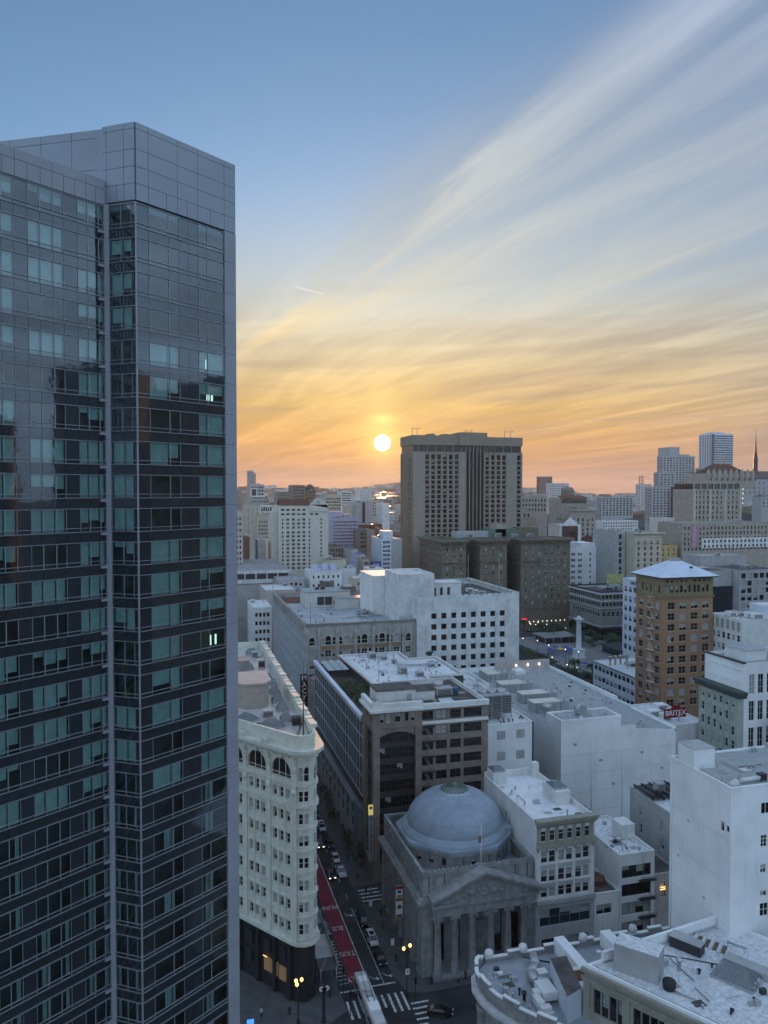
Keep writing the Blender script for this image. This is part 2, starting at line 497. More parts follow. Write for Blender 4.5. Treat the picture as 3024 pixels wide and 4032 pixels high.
def text_mb(mb, s, size, at, m, right=(1, 0, 0), up=(0, 0, 1), align='CENTER', depth=.06, stretch=1.0):
    """letters as flat solids, written into a mesh builder"""
    c = bpy.data.curves.new('t', 'FONT'); c.body = s; c.size = size; c.align_x = align; c.align_y = 'CENTER'; c.extrude = depth; c.resolution_u = 2
    o = bpy.data.objects.new('t', c); COL.objects.link(o)
    dg = bpy.context.evaluated_depsgraph_get(); dg.update()
    me = bpy.data.meshes.new_from_object(o.evaluated_get(dg))
    bpy.data.objects.remove(o); bpy.data.curves.remove(c)
    r, u = Vector(right), Vector(up); nn = r.cross(u); at = Vector(at)
    k = len(mb.v); i = mb.mid(m)
    for v in me.vertices: mb.v.append(tuple(at + r * v.co.x + u * v.co.y * stretch + nn * v.co.z))
    for p in me.polygons: mb.f.append(tuple(k + q for q in p.vertices)); mb.mi.append(i); mb.sm.append(False)
    bpy.data.meshes.remove(me)


# ------------------------------------------------------------------ windows and walls
WCACHE = {}
RW = random.Random(11)


def frame_mesh(w, h, d, nx, nz, fm, ft, sill):
    key = ('f', round(w, 2), round(h, 2), d, nx, nz, fm.name, ft, sill)
    if key in WCACHE: return WCACHE[key]
    b = MB(); y0, y1 = d - .09, d
    b.box(0, ft, y0, y1, 0, h, fm).box(w - ft, w, y0, y1, 0, h, fm).box(ft, w - ft, y0, y1, 0, ft, fm).box(ft, w - ft, y0, y1, h - ft, h, fm)
    for i in range(1, nx): b.box(w * i / nx - ft * .5, w * i / nx + ft * .5, y0 + .01, y1, ft, h - ft, fm)
    for j in range(1, nz): b.box(ft, w - ft, y0 + .02, y1, h * j / nz - ft * .4, h * j / nz + ft * .4, fm)
    if sill: b.box(-.12, w + .12, -.14, d, -.16, -.002, sill)
    WCACHE[key] = b.mesh('window')
    return WCACHE[key]


def pane_mesh(w, h, d, nx, variant, gm):
    key = ('p', round(w, 2), round(h, 2), d, nx, variant, gm.name)
    if key in WCACHE: return WCACHE[key]
    b = MB(); y = d - .03; r = random.Random(5 if variant == 'lit' else variant)
    for i in range(nx):
        x0, x1 = w * i / nx, w * (i + 1) / nx
        if variant == 'lit':
            b.quad([(x0, y, 0), (x1, y, 0), (x1, y, h), (x0, y, h)], LIT if r.random() < .6 else gm); continue
        v = variant % 10
        f = 0 if v < 4 else (1 if v in (8, 9) and r.random() < .8 else r.choice((0, .35, .5, .5, .62)))
        zc = h * (1 - f)
        if zc > .01: b.quad([(x0, y, 0), (x1, y, 0), (x1, y, zc), (x0, y, zc)], gm)
        if f > 0: b.quad([(x0, y, zc), (x1, y, zc), (x1, y, h), (x0, y, h)], BLIND)
    WCACHE[key] = b.mesh('pane')
    return WCACHE[key]


def single_window_mesh(w, h, d, variant, fm, gm, nx, nz):
    """window of a farther building: frame, lights and reveal in one small mesh"""
    key = ('s', round(w, 1), round(h, 1), d, variant, fm.name, gm.name, nx, nz)
    if key in WCACHE: return WCACHE[key]
    b = MB(); w, h = round(w, 1), round(h, 1)
    f = (0, 0, 0, .4, 0, 0)[variant % 6]; zc = h * (1 - f); y = d - .02
    if zc > 0: b.quad([(0, y, 0), (w, y, 0), (w, y, zc), (0, y, zc)], gm)
    if f > 0: b.quad([(0, y, zc), (w, y, zc), (w, y, h), (0, y, h)], BLIND)
    for i in range(1, nx): b.box(w * i / nx - .05, w * i / nx + .05, y - .06, y - .002, 0, h, fm)
    for j in range(1, nz): b.box(0, w, y - .05, y - .004, h * j / nz - .05, h * j / nz + .05, fm)
    WCACHE[key] = b.mesh('window')
    return WCACHE[key]


def arch_mesh(w, h, d, wm, fm, gm, nx=2, seg=10, full=0):
    """round-headed window: fills the square corners of its opening with wall"""
    key = ('a', round(w, 2), round(h, 2), d, wm.name, fm.name, gm.name, nx, full)
    if key in WCACHE: return WCACHE[key]
    b = MB(); r = w / 2; zs = h - r
    arc = [(r - r * math.cos(math.pi * i / seg), zs + r * math.sin(math.pi * i / seg)) for i in range(seg + 1)]
    for i in range(seg):
        (xa, za), (xb, zb) = arc[i], arc[i + 1]
        b.quad([(xa, 0, za), (xb, 0, zb), (xb, 0, h), (xa, 0, h)], wm)
        b.quad([(xa, 0, za), (xa, d, za), (xb, d, zb), (xb, 0, zb)], wm)
        k = 1 + .16 / r
        e = [(r + (p[0] - r) * k, zs + (p[1] - zs) * k) for p in (arc[i], arc[i + 1])]
        b.quad([(xa, -.1, za), (xb, -.1, zb), (e[1][0], -.1, e[1][1]), (e[0][0], -.1, e[0][1])], fm)
        b.quad([(e[0][0], -.1, e[0][1]), (e[1][0], -.1, e[1][1]), (e[1][0], .0, e[1][1]), (e[0][0], .0, e[0][1])], fm)
    y = d - .03
    g2 = BLIND if full else gm
    b.quad([(0, y, 0), (w, y, 0)] + [(p[0], y, p[1]) for p in reversed(arc)], g2)
    for i in range(1, nx): b.box(w * i / nx - .06, w * i / nx + .06, y - .08, y - .003, 0, zs + r * .8, fm)
    b.box(0, w, y - .07, y - .005, zs * .55 - .05, zs * .55 + .05, fm)
    b.box(-.1, w + .1, -.12, d, -.16, -.002, fm)
    WCACHE[key] = b.mesh('arched_window')
    return WCACHE[key]


def facade(root, ox, oy, ang, W, z0, z1, wm, ops, depth=.35, name='wall', near=True, sill=None):
    """a wall with real openings. ops: dicts x,z,w,h and a style. Local x runs left to right seen from outside"""
    xs, zs = {0.0, round(W, 3)}, {round(z0, 3), round(z1, 3)}
    rects = []
    for o in ops:
        a, b_, c, d_ = round(o['x'], 3), round(o['x'] + o['w'], 3), round(o['z'], 3), round(o['z'] + o['h'], 3)
        if a < .02 or b_ > W - .02 or c < z0 + .01 or d_ > z1 - .01: continue
        rects.append((a, b_, c, d_, o)); xs |= {a, b_}; zs |= {c, d_}
    xs, zs = sorted(xs), sorted(zs)
    xi = {v: i for i, v in enumerate(xs)}; zi = {v: i for i, v in enumerate(zs)}
    hole = set()
    mb = MB()
    for a, b_, c, d_, o in rects:
        for i in range(xi[a], xi[b_]):
            for j in range(zi[c], zi[d_]): hole.add((i, j))
        if o.get('style') != 'none' or True:
            dd = o.get('d', depth)
            mb.quad([(a, 0, c), (a, dd, c), (a, dd, d_), (a, 0, d_)], wm)
            mb.quad([(b_, dd, c), (b_, 0, c), (b_, 0, d_), (b_, dd, d_)], wm)
            mb.quad([(a, 0, d_), (a, dd, d_), (b_, dd, d_), (b_, 0, d_)], wm)
            mb.quad([(a, dd, c), (a, 0, c), (b_, 0, c), (b_, dd, c)], wm)
    for j in range(len(zs) - 1):
        i = 0
        while i < len(xs) - 1:
            if (i, j) in hole: i += 1; continue
            k = i
            while k < len(xs) - 1 and (k, j) not in hole: k += 1
            mb.quad([(xs[i], 0, zs[j]), (xs[k], 0, zs[j]), (xs[k], 0, zs[j + 1]), (xs[i], 0, zs[j + 1])], wm)
            i = k
    o_ = obj(name, mb, root, (ox, oy, 0), ang)
    ca, sa = math.cos(ang), math.sin(ang)
    for a, b_, c, d_, o in rects:
        w, h = b_ - a, d_ - c
        p = (ox + a * ca, oy + a * sa, c)
        dd = o.get('d', depth)
        fm, gm = o.get('fm', FRAME_W), o.get('gm', GLASS_D)
        nx, nz = o.get('nx', 1), o.get('nz', 2)
        st = o.get('style', 'sash')
        lit = RW.random() < o.get('lit', 0.0)
        if st == 'arch':
            obj('arched_window', arch_mesh(w, h, dd, wm, fm, gm, nx, full=RW.random() < .25), root, p, ang)
        elif st == 'none':
            pass
        elif near:
            q = obj('window', frame_mesh(w, h, dd, nx, nz, fm, o.get('ft', .09), o.get('sill', sill)), root, p, ang)
            obj('pane', pane_mesh(w, h, dd, nx, 'lit' if lit else (RW.randrange(4) if RW.random() < o.get('dark', 0) else RW.randrange(10) + (10 * RW.randrange(3) if nx > 1 else 0)), gm), q, (0, 0, 0), 0, True)
        else:
            obj('window', single_window_mesh(w, h, dd, RW.randrange(6), fm, gm, nx, nz), root, p, ang)
    return o_


def grid(x0, x1, n, w, z0, pitch, rows, h, **kw):
    """rows x n openings spread between x0 and x1; z0 is the sill of the top row, pitch goes down"""
    out = []
    for j in range(rows):
        for i in range(n):
            c = x0 + (x1 - x0) * (i + .5) / n
            out.append(dict(x=c - w / 2, z=z0 - j * pitch, w=w, h=h, **kw))
    return out


def inset(poly, t):
    """outline moved inwards by t (counter-clockwise polygon)"""
    n = len(poly); out = []
    for i in range(n):
        a, b, c = Vector(poly[i - 1]), Vector(poly[i]), Vector(poly[(i + 1) % n])
        e1, e2 = (b - a).normalized(), (c - b).normalized()
        n1, n2 = Vector((-e1.y, e1.x)), Vector((-e2.y, e2.x))
        k = n1 + n2
        k = k / max(.2, 1 + n1.dot(n2))
        out.append(tuple(b + k * t))
    return out


def rect(X0, X1, Y0, Y1): return [(X0, Y0), (X1, Y0), (X1, Y1), (X0, Y1)]


def shell(root, X0, X1, Y0, Y1, z0, z1, wm, roofm, par=1.0, front=None, left=None, zroof=None, near=True, depth=.35, sill=None, capm=None, fz=None):
    """box building on the street grid: four walls, roof slab, parapet"""
    zr = z1 - par if zroof is None else zroof
    facade(root, X0, Y0, 0, X1 - X0, z0, z1, wm, front or [], depth, 'wall', near, sill)
    facade(root, X0, Y1, -math.pi / 2, Y1 - Y0, z0, z1, wm, left or [], depth, 'wall', near, sill)
    b = MB()
    b.quad([(X1, Y0, z0), (X1, Y1, z0), (X1, Y1, z1), (X1, Y0, z1)], wm)
    b.quad([(X1, Y1, z0), (X0, Y1, z0), (X0, Y1, z1), (X1, Y1, z1)], wm)
    part('wall', b, root)
    t = .35
    part('roof', MB().quad([(X0 + .02, Y0 + .02, zr), (X1 - .02, Y0 + .02, zr), (X1 - .02, Y1 - .02, zr), (X0 + .02, Y1 - .02, zr)], roofm), root)
    if z1 - zr > .05:
        po = rect(X0 - .06, X1 + .06, Y0 - .06, Y1 + .06); pi_ = inset(po, t)
        part('parapet', MB().ring(po, pi_, z1 - .18, z1 + .06, capm or wm).ring(rect(X0 + .05, X1 - .05, Y0 + .05, Y1 - .05), inset(po, t + .02), zr, z1 - .17, wm), root)


def unit(root, x, y, z, w, d, h, m=METAL, name='roof_unit', fans=0):
    """rooftop plant box with a louvred side and a lid"""
    b = MB(); b.box(x - w / 2, x + w / 2, y - d / 2, y + d / 2, z + .25, z + h, m)
    b.box(x - w / 2 - .08, x + w / 2 + .08, y - d / 2 - .08, y + d / 2 + .08, z + h, z + h + .1, m)
    for sx in (-.4, .4):
        for sy in (-.4, .4): b.box(x + sx * w - .1, x + sx * w + .1, y + sy * d - .1, y + sy * d + .1, z, z + .25, DKMETAL)
    for k in range(4): b.box(x - w * .42, x + w * .42, y - d / 2 - .04, y - d / 2 - .002, z + .4 + k * (h - .6) / 4, z + .4 + (k + .55) * (h - .6) / 4, DKMETAL)
    o = part(name, b, root)
    for i in range(fans):
        fx = x - w / 2 + w * (i + .5) / fans
        c = MB().lathe([(min(w / fans, d) * .40, z + h + .09), (min(w / fans, d) * .36, z + h + .55)], fx, y, 12, m)
        part('fan', c, o) if False else obj('fan', shift(c, root.location), o, (0, 0, 0), 0, True)
    return o


def shift(mb, L):
    mb.v = [(x - L.x, y - L.y, z - L.z) for x, y, z in mb.v]
    return mb


def pipe(root, x, y, z, h, r=.15, m=METAL, name='vent_pipe'):
    return part(name, MB().lathe([(r, z), (r, z + h), (r * 1.9, z + h), (r * 1.9, z + h + r), (r * .3, z + h + r * 1.7)], x, y, 8, m), root)


def duct(root, pts, r, m=METAL):
    b = MB()
    for p, q in zip(pts, pts[1:]): b.tube(p, q, r, m, 4)
    return part('duct', b, root)


def rail(root, pts, h=1.05, m=METAL, step=2.0, name='railing'):
    b = MB()
    for p, q in zip(pts, pts[1:]):
        p, q = Vector(p), Vector(q); n = max(1, int((q - p).length / step))
        for k in (.5, 1.0): b.tube(p + Vector((0, 0, h * k)), q + Vector((0, 0, h * k)), .03, m, 4)
        for i in range(n + 1):
            c = p.lerp(q, i / n); b.tube(c, c + Vector((0, 0, h)), .03, m, 4)
    return part(name, b, root)


def skylight(root, x, y, z, w, d, h, rz=0.0, hip=True, m=SKYL, bars=5):
    """hipped glass skylight on a kerb, with glazing bars"""
    L = root.location
    k = w * .28 if hip else 0
    b = MB(); b.box(-w / 2, w / 2, -d / 2, d / 2, 0, .4, METAL)
    A, B, C_, D_ = (-w / 2, -d / 2, .4), (w / 2, -d / 2, .4), (w / 2, d / 2, .4), (-w / 2, d / 2, .4)
    E_, F_ = (-w / 2 + k, 0, .4 + h), (w / 2 - k, 0, .4 + h)
    b.quad([A, B, F_, E_], m).quad([C_, D_, E_, F_], m).quad([D_, A, E_], m).quad([B, C_, F_], m)
    for i in range(bars + 1):
        t = i / bars
        for y_ in (-d / 2, d / 2):
            p = (-w / 2 + w * t, y_, .42); q = (-w / 2 + k + (w - 2 * k) * t, 0, .42 + h)
            b.tube(p, q, .035, ALU, 4)
    b.tube(E_, F_, .05, ALU, 4)
    o = obj('skylight', b, root, (x, y, z), rz)
    return o


def clutter(root, x0, x1, y0, y1, z, n, seed):
    """small roof gear: vents, boxes, pipe runs on sleepers, hatches"""
    r = random.Random(seed)
    for i in range(n):
        x, y, k = r.uniform(x0, x1), r.uniform(y0, y1), r.random()
        if k < .4: pipe(root, x, y, z, r.uniform(.25, .9), r.uniform(.07, .16), r.choice((METAL, DKMETAL, GREYW)))
        elif k < .62: part('roof_box', MB().box(x - .4, x + .4, y - .3, y + .3, z, z + r.uniform(.3, .8), r.choice((METAL, GREYW, DKGREY, WHITE))), root)
        elif k < .82:
            L = r.uniform(2, 7); a = r.choice((0, 1)); x2, y2 = (min(x1, x + L), y) if a else (x, min(y1, y + L))
            part('pipe_run', MB().tube((x, y, z + .2), (x2, y2, z + .2), .06, r.choice((METAL, DKMETAL, ROOF_R)), 5), root)
        else: part('roof_patch', MB().quad([(x - .9, y - .6, z + .012), (x + .9, y - .7, z + .012), (x + .8, y + .7, z + .012), (x - .8, y + .6, z + .012)], r.choice((ROOF_D, GREYW, ROOF_G))), root)


# ------------------------------------------------------------------ ground and streets
def smooth(a, b, v):
    t = min(1, max(0, (v - a) / (b - a)))
    return t * t * (3 - 2 * t)


def terrain(x, y):
    h = 62 * smooth(640, 2600, y) + 24 * smooth(2600, 4200, y)
    h += 62 * math.exp(-(((x - 820) / 330) ** 2 + ((y - 1010) / 300) ** 2))
    az = math.atan2(x, y)
    if y > 3500:
        h += 72 * smooth(3800, 5200, y) * math.exp(-((az - R(17.5)) / R(4.6)) ** 2)
        h += 22 * smooth(3800, 5200, y) * math.exp(-((az - R(7)) / R(3)) ** 2)
        h += 5 * math.sin(x * .004) + 4 * math.sin(x * .011 + y * .003)
    if az > R(27) and y > 2600: h -= 90 * smooth(R(27), R(31), az) * smooth(2600, 4200, y)
    if y > 6500: h += 120 * smooth(6900, 8200, y) * math.exp(-((az - R(36.5)) / R(3.0)) ** 2) * (.75 + .25 * math.sin(x * .005))
    return h


def make_ground():
    b = MB()
    xs = [-9000, -5000, -3000, -2000, -1400, -1000, -700] + list(range(-500, 1500, 50)) + list(range(1500, 3000, 150)) + [3000 + 300 * i for i in range(31)]
    ys = [-3000, -1500, -600] + list(range(-300, 700, 100)) + list(range(700, 1500, 50)) + list(range(1500, 3000, 150)) + [3000 + 300 * i for i in range(29)]
    n = len(xs)
    for y in ys:
        for x in xs: b.v.append((x, y, terrain(x, y) - .02))
    for j in range(len(ys) - 1):
        for i in range(n - 1):
            b.f.append((j * n + i, j * n + i + 1, (j + 1) * n + i + 1, (j + 1) * n + i)); b.mi.append(0); b.sm.append(True)
    b.mid(GROUND_FAR)
    return struct('ground', b)


make_ground()
O0, O1 = 30.0, 41.2          # kerbs of the street with the red lane


def flat(poly, z, m): return MB().quad([(p[0], p[1], z) for p in poly], m)


struct('road', flat([(O0 - 40, 60), (46, 60), (O1 + 5, 118), (O1 + 5, 139), (O1, 142), (O1, 262), (O0, 262), (O0, 141), (22, 131), (-30, 131)], .01, ASPH))
struct('cross_road', flat(rect(O1, 170, 119, 135.5), .014, ASPH))
struct('far_road', flat(rect(-40, 520, 254, 273), .014, ASPH))
struct('square_road', flat(rect(146, 200, 273, 480), .014, ASPH))
struct('hotel_road', flat(rect(-40, 520, 455, 482), .018, ASPH))
for nm, poly in (('pavement', [(O1, 142), (O1 + 1.2, 136.6), (O1 + 4.5, 135.5), (90, 135.5), (90, 140), (46.7, 140), (46.7, 168.6), (O1, 168.6)]),
                 ('pavement', rect(O1, 46.7, 177, 255)), ('pavement', rect(25.9, O0, 141, 240)),
                 ('pavement', [(25.9, 141), (O0, 141), (30.4, 134.5), (26, 131.5), (18, 131), (8, 139), (-6, 160), (5, 163), (20.8, 139.4), (23.4, 138)]),
                 ('pavement', rect(89.9, 170, 135.5, 139.1))):
    o = struct(nm, MB().prism(poly, 0, .14, WALK))
marks = MB()


def stripe(name, poly, m=PAINT, z=.022):
    o = obj(name, flat(poly, z, m)); o['kind'] = 'structure'
    return o


stripe('red_lane', rect(32.6, 35.9, 141.2, 250), RED_L, .018)
stripe('lane_line', rect(35.95, 36.15, 138.5, 250))
stripe('lane_line', rect(38.85, 38.97, 140.2, 168))
for k in range(9): stripe('lane_dash', rect(38.85, 38.97, 172 + k * 8, 174.2 + k * 8))
stripe('stop_line', rect(36.1, 41.1, 139.9, 140.3))
stripe('stop_line', rect(30.2, 33.4, 139.6, 140.0))
for k in range(13): stripe('hatch_mark', rect(30.6, 32.4, 142.2 + k * 1.18, 142.36 + k * 1.18))
for k in range(4): stripe('parking_mark', rect(39.6, 41.1, 148 + k * 5.6, 148.14 + k * 5.6))
for k in range(4): stripe('crosswalk_bar', rect(42.0, 46.9, 169.6 + k * 1.62, 170.1 + k * 1.62), PAINT, .16)
for x in (36.1, 37.3, 38.6, 39.9, 41.2): stripe('crosswalk_bar', rect(x, x + .45, 131.8 if x > 38 else 133.5, 137.1))
for x in (30.6, 31.9, 33.2, 34.5): stripe('crosswalk_bar', rect(x, x + .45, 132.0, 137.0))
for k in range(5): stripe('crosswalk_bar', rect(41.8 + k * .1, 43.6 + k * .5, 127.3 + k * 1.45, 127.75 + k * 1.45))
for s, y in (('MUNI', 169.6), ('BUS', 161.0), ('TAXI', 151.6), ('ONLY', 143.2)):
    t = MB(); text_mb(t, s, 1.45, (34.2, y, .03), PAINT, (-1, 0, 0), (0, -1, 0), depth=.002, stretch=1.7)
    o = obj('lane_lettering', t); o['kind'] = 'structure'
for (ax, ay, sgn) in ((39.5, 142.6, 1), (36.7, 142.4, 1), (39.5, 166.0, 1), (36.8, 165.5, 1)):
    a = MB()
    for i in range(6):
        t0, t1 = R(15 * i), R(15 * (i + 1))
        a.quad([(ax + sgn * (1.3 - 1.3 * math.cos(t)), ay + 1.2 - 1.7 * math.sin(t) + dz, .024) for t, dz in ((t0, 0), (t1, 0), (t1, .28), (t0, .28))], PAINT)
    a.quad([(ax + sgn * 1.2, ay - .9, .024), (ax + sgn * 1.9, ay - .4, .024), (ax + sgn * 1.2, ay + .2, .024)], PAINT)
    o = obj('turn_arrow', a); o['kind'] = 'structure'


# ------------------------------------------------------------------ glass tower on the left
def make_tower():
    rd = Vector((math.sin(R(53.3)), math.cos(R(53.3)))); bk = Vector((-rd.y, rd.x))
    nd = Vector((-.834, .552))
    K0 = Vector((-3.0, 76.7)); P2 = K0 + nd * 3.5; LE = P2 - rd * 16; RE = K0 + rd * 12.2
    root = thing('glass_tower', 'tall dark glass tower with grey stone corner piers filling the left side', 'tower', (K0.x, K0.y, 0))
    aR = math.atan2(rd.y, rd.x); aN = math.atan2(-nd.y, -nd.x)
    ROOM = mat('dark_room_wall', (.05, .055, .06), .8, .25, .6)
    core = [tuple(p) for p in (LE + bk * 1.4, P2 + bk * 1.4 + rd * .4, K0 + bk * 1.4 + rd * .2, RE - rd * .4 + bk * 1.4, RE - rd * .4 + bk * 24, LE + bk * 24)]
    part('core', MB().prism(core, 0, 121.5, ROOM), root)
    ZT, PITCH, NF = 122.1, 3.2, 27
    faces = [(LE, aR, 16.0, [16 - s for s in (13.3, 12.1, 11.0, 9.9, 8.81, 7.57, 6.44, 5.2, 4.2, 2.83, 1.8, .7, .12)], 'DWWWDWWWDWWW'),
             (P2, aN, 3.5, [.55, 1.87, 3.0, 3.5], 'WWD'),
             (K0, aR, 12.2, [0.0, 1.4, 3.7, 4.95, 6.1, 7.3, 8.45, 10.65], 'DWWDDWW')]
    rnd = random.Random(5)

    def wmesh(w):
        key = ('tw', round(w, 2))
        if key not in WCACHE:
            b = MB()
            b.quad([(.03, 0, -1.78), (w - .03, 0, -1.78), (w - .03, 0, -.06), (.03, 0, -.06)], GLASS_T)
            b.quad([(.03, 0, -2.16), (w - .03, 0, -2.16), (w - .03, 0, -1.88), (.03, 0, -1.88)], GLASS_T)
            for x in (0, w - .035): b.box(x, x + .035, -.05, .05, -2.16, -.06, ALU)
            WCACHE[key] = b.mesh('window')
        return WCACHE[key]

    def smesh(w, h):
        key = ('ts', round(w, 2), round(h, 2))
        if key not in WCACHE:
            WCACHE[key] = MB().box(.015, w - .015, .005, .06, -h, 0, GLASS_S).mesh('spandrel_panel')
        return WCACHE[key]

    def bmesh_(w, h):
        key = ('tb', round(w, 2), round(h, 2))
        if key not in WCACHE: WCACHE[key] = MB().box(.05, w - .05, .30, .32, -h, 0, CURTAIN).mesh('blind')
        return WCACHE[key]
    wins, spans = [], []
    for k in range(NF):
        zt = ZT - k * PITCH
        for fi, (O, a, L, bd, types) in enumerate(faces):
            d = Vector((math.cos(a), math.sin(a)))
            i = 0; state = None
            for i in range(len(types)):
                x0, x1 = bd[i], bd[i + 1]; w = x1 - x0
                p = O + d * x0; dist = (p.length ** 2 + (zt - 95) ** 2) ** .5
                spans.append((dist, p, a, w, zt - 2.25, .89))
                if types[i] == 'D':
                    spans.append((dist, p, a, w, zt - .05, 2.12)); state = None; continue
                if state is None:
                    u = rnd.random()
                    top = k < 4 and fi == 2
                    low = k > 17
                    if top: state = 'none'
                    elif low: state = 'drape' if u < .75 else 'none'
                    else: state = 'full' if u < .62 else ('part' if u < .80 else 'none')
                wins.append((dist, p, a, w, zt, state, i))
            # rails and the face's vertical bars
            for zz, hh in ((zt, .06), (zt - 1.83, .05), (zt - 2.2, .06)):
                bx = MB().box(bd[0] - .02, bd[-1] + .02, -.10, .04, -hh / 2, hh / 2, ALU)
                obj('rail', bx, root, (O.x, O.y, zz), a)
    wins.sort(key=lambda q: q[0]); spans.sort(key=lambda q: q[0])
    rest, rest2 = MB(), MB()

    def add(mb, me, p, a, z):
        k = len(mb.v); ca, sa = math.cos(a), math.sin(a)
        for v in me.vertices: mb.v.append((p.x + v.co.x * ca - v.co.y * sa, p.y + v.co.x * sa + v.co.y * ca, z + v.co.z))
        for q in me.polygons:
            mb.f.append(tuple(k + i for i in q.vertices)); mb.mi.append(mb.mid(me.materials[q.material_index])); mb.sm.append(False)
    for n, (dist, p, a, w, zt, state, i) in enumerate(wins):
        me = wmesh(w)
        own = None
        if n < 300: own = obj('window', me, root, (p.x, p.y, zt), a)
        else: add(rest, me, p, a, zt)
        h = {'full': 2.1, 'part': rnd.choice((.5, 1.1, 1.3)), 'none': 0, 'drape': 2.1}[state]
        if state == 'full' and rnd.random() < .12: h = 1.4
        if state == 'drape':
            cw = .35 * w if i % 2 else .22 * w
            key = ('td', round(cw, 2))
            if key not in WCACHE:
                b = MB()
                for q in range(5): b.box(cw * q / 5, cw * (q + .8) / 5, .28 + .04 * (q % 2), .34, -2.1, 0, CURTAIN)
                WCACHE[key] = b.mesh('curtain')
            off = .05 if i % 2 == 0 else w - cw - .05
            if own: obj('curtain', WCACHE[key], own, (off, 0, -.04), 0, True)
            else: add(rest, WCACHE[key], p + Vector((math.cos(a), math.sin(a))) * off, a, zt - .04)
        elif h:
            if own: obj('blind', bmesh_(w, h), own, (0, 0, -.04), 0, True)
            else: add(rest, bmesh_(w, h), p, a, zt - .04)
    for n, (dist, p, a, w, z, h) in enumerate(spans):
        if n < 300: obj('spandrel_panel', smesh(w, h), root, (p.x, p.y, z), a)
        else: add(rest2, smesh(w, h), p, a, z)
    if rest.v: part('lower_windows', rest, root)['kind'] = 'stuff'
    if rest2.v: part('lower_spandrels', rest2, root)['kind'] = 'stuff'
    # bright gaps: rooms lit through to the far side
    for k, s0, w in ((4, 8.6, .35), (4, 9.1, .5), (4, 9.75, .3), (5, 8.7, .35), (5, 9.3, .2), (7, 8.8, .16), (7, 9.2, .16), (6, 9.4, .5), (10, 8.75, .5), (10, 9.4, .2), (13, 8.9, .2), (13, 9.6, .2)):
        p = K0 + rd * s0; zt = ZT - k * PITCH
        obj('lit_room', MB().box(0, w, .5, .55, -1.75, -.7, LIT2), root, (p.x, p.y, zt), aR)
    # stone piers, one panel to each storey
    for k in range(NF + 1):
        z1 = ZT + .2 - k * PITCH; z0 = z1 - PITCH + .03
        for O, a, x0, x1, pr in ((K0, aR, 10.68, 12.2, .14), (P2, aN, -.02, .52, .10), (LE, aR, 15.9, 16.03, .10)):
            obj('stone_panel', MB().box(x0, x1, -pr, .35, z0 - z1, 0, TOWERP), root, (O.x, O.y, z1), a)
        if k % 1 == 0:
            obj('pier_bracket', MB().box(15.25, 16.0, -.12, .1, -.42, -.16, TOWERP), root, (LE.x, LE.y, z1 - 2.35), aR)
    part('corner_mullion', MB().prism([tuple(K0 + Vector((dx, dy))) for dx, dy in ((-.07, -.12), (.07, -.12), (.09, .05), (-.09, .05))], 35, 122.2, ALU), root)
    # crown of big panels
    def panels(O, a, bounds, rows, m):
        for r0, r1 in rows:
            for x0, x1 in zip(bounds, bounds[1:]):
                obj('crown_panel', MB().box(x0 + .02, x1 - .02, -.12, .3, r0 + .02 - 120, r1 - .02 - 120, m), root, (O.x, O.y, 120), a)
    rows = [(122.35, 123.9), (123.9, 125.5), (125.5, 127.1), (127.1, 129.0)]
    panels(K0, aR, [0, 1.35, 4.7, 7.2, 10.65, 12.2], rows[1:], TOWERC)
    panels(K0, aR, [0, 1.35, 3.4, 4.7, 5.9, 7.2, 8.8, 10.65, 12.2], rows[:1], TOWERC)
    panels(K0, aR, [0, 1.35, 4.7, 7.2, 10.65, 12.2], [(129.0, 129.6)], TOWERC)
    panels(P2, aN, [-.1, .35, 2.3, 3.5], rows[1:], TOWERC)
    panels(P2, aN, [-.1, .35, 1.5, 2.3, 3.5], rows[:1], TOWERC)
    panels(P2, aN, [-.1, .35, 2.3, 3.5], [(129.0, 129.6)], TOWERC)
    panels(LE, aR, [16 - s for s in (15.5, 14.1, 13.0, 12, 10.9, 9.8, 8.7, 7.6, 6.4, 5.3, 4.2, 3.1, 2.0, 1.0, 0)], [(122.2, 123.7)], TOWERP)
    panels(LE, aR, [16 - s for s in (15.5, 12, 8.7, 5.3, 2.0, 0)], [(123.7, 124.6)], TOWERP)
    SW = Vector((-17.5, 85.6)); SE = Vector((-5.9, 79.3)); aS = math.atan2(SE.y - SW.y, SE.x - SW.x); LS = (SE - SW).length
    panels(SW, aS, [LS - s for s in (LS, 10.4, 6.9, 3.5, 0)], [(121, 123.3), (123.3, 125.9), (125.9, 128.9), (128.9, 129.7)], TOWERC)
    crown = [tuple(p) for p in (P2 + bk * .3, K0 + bk * .25, RE + bk * .25, RE + bk * 20, P2 + bk * 16)]
    part('crown_wall', MB().prism(crown, 121.6, 129.55, TOWERC), root)
    part('roof', MB().prism([tuple(p) for p in (LE + bk * .3, P2 + bk * .3, P2 + bk * 16, LE + bk * 24)], 121.6, 123.3, ROOF_G), root)
    endp = [tuple(p) for p in (RE - rd * .05, RE + rd * .02, RE + rd * .02 + bk * 24, RE - rd * .3 + bk * 24)]
    part('end_wall', MB().prism(endp, 0, 129.5, TOWERP), root)
    part('base', MB().prism([tuple(p) for p in (LE, P2, K0, RE - rd * 1.5, RE - rd * 1.5 + bk * 1.3, LE + bk * 1.3)], 0, 35.6, GLASS_S), root)


make_tower()


def shift_xy(mb, x, y, z):
    mb.v = [(x + a, y - c, z + b) for a, b, c in mb.v]
    return mb


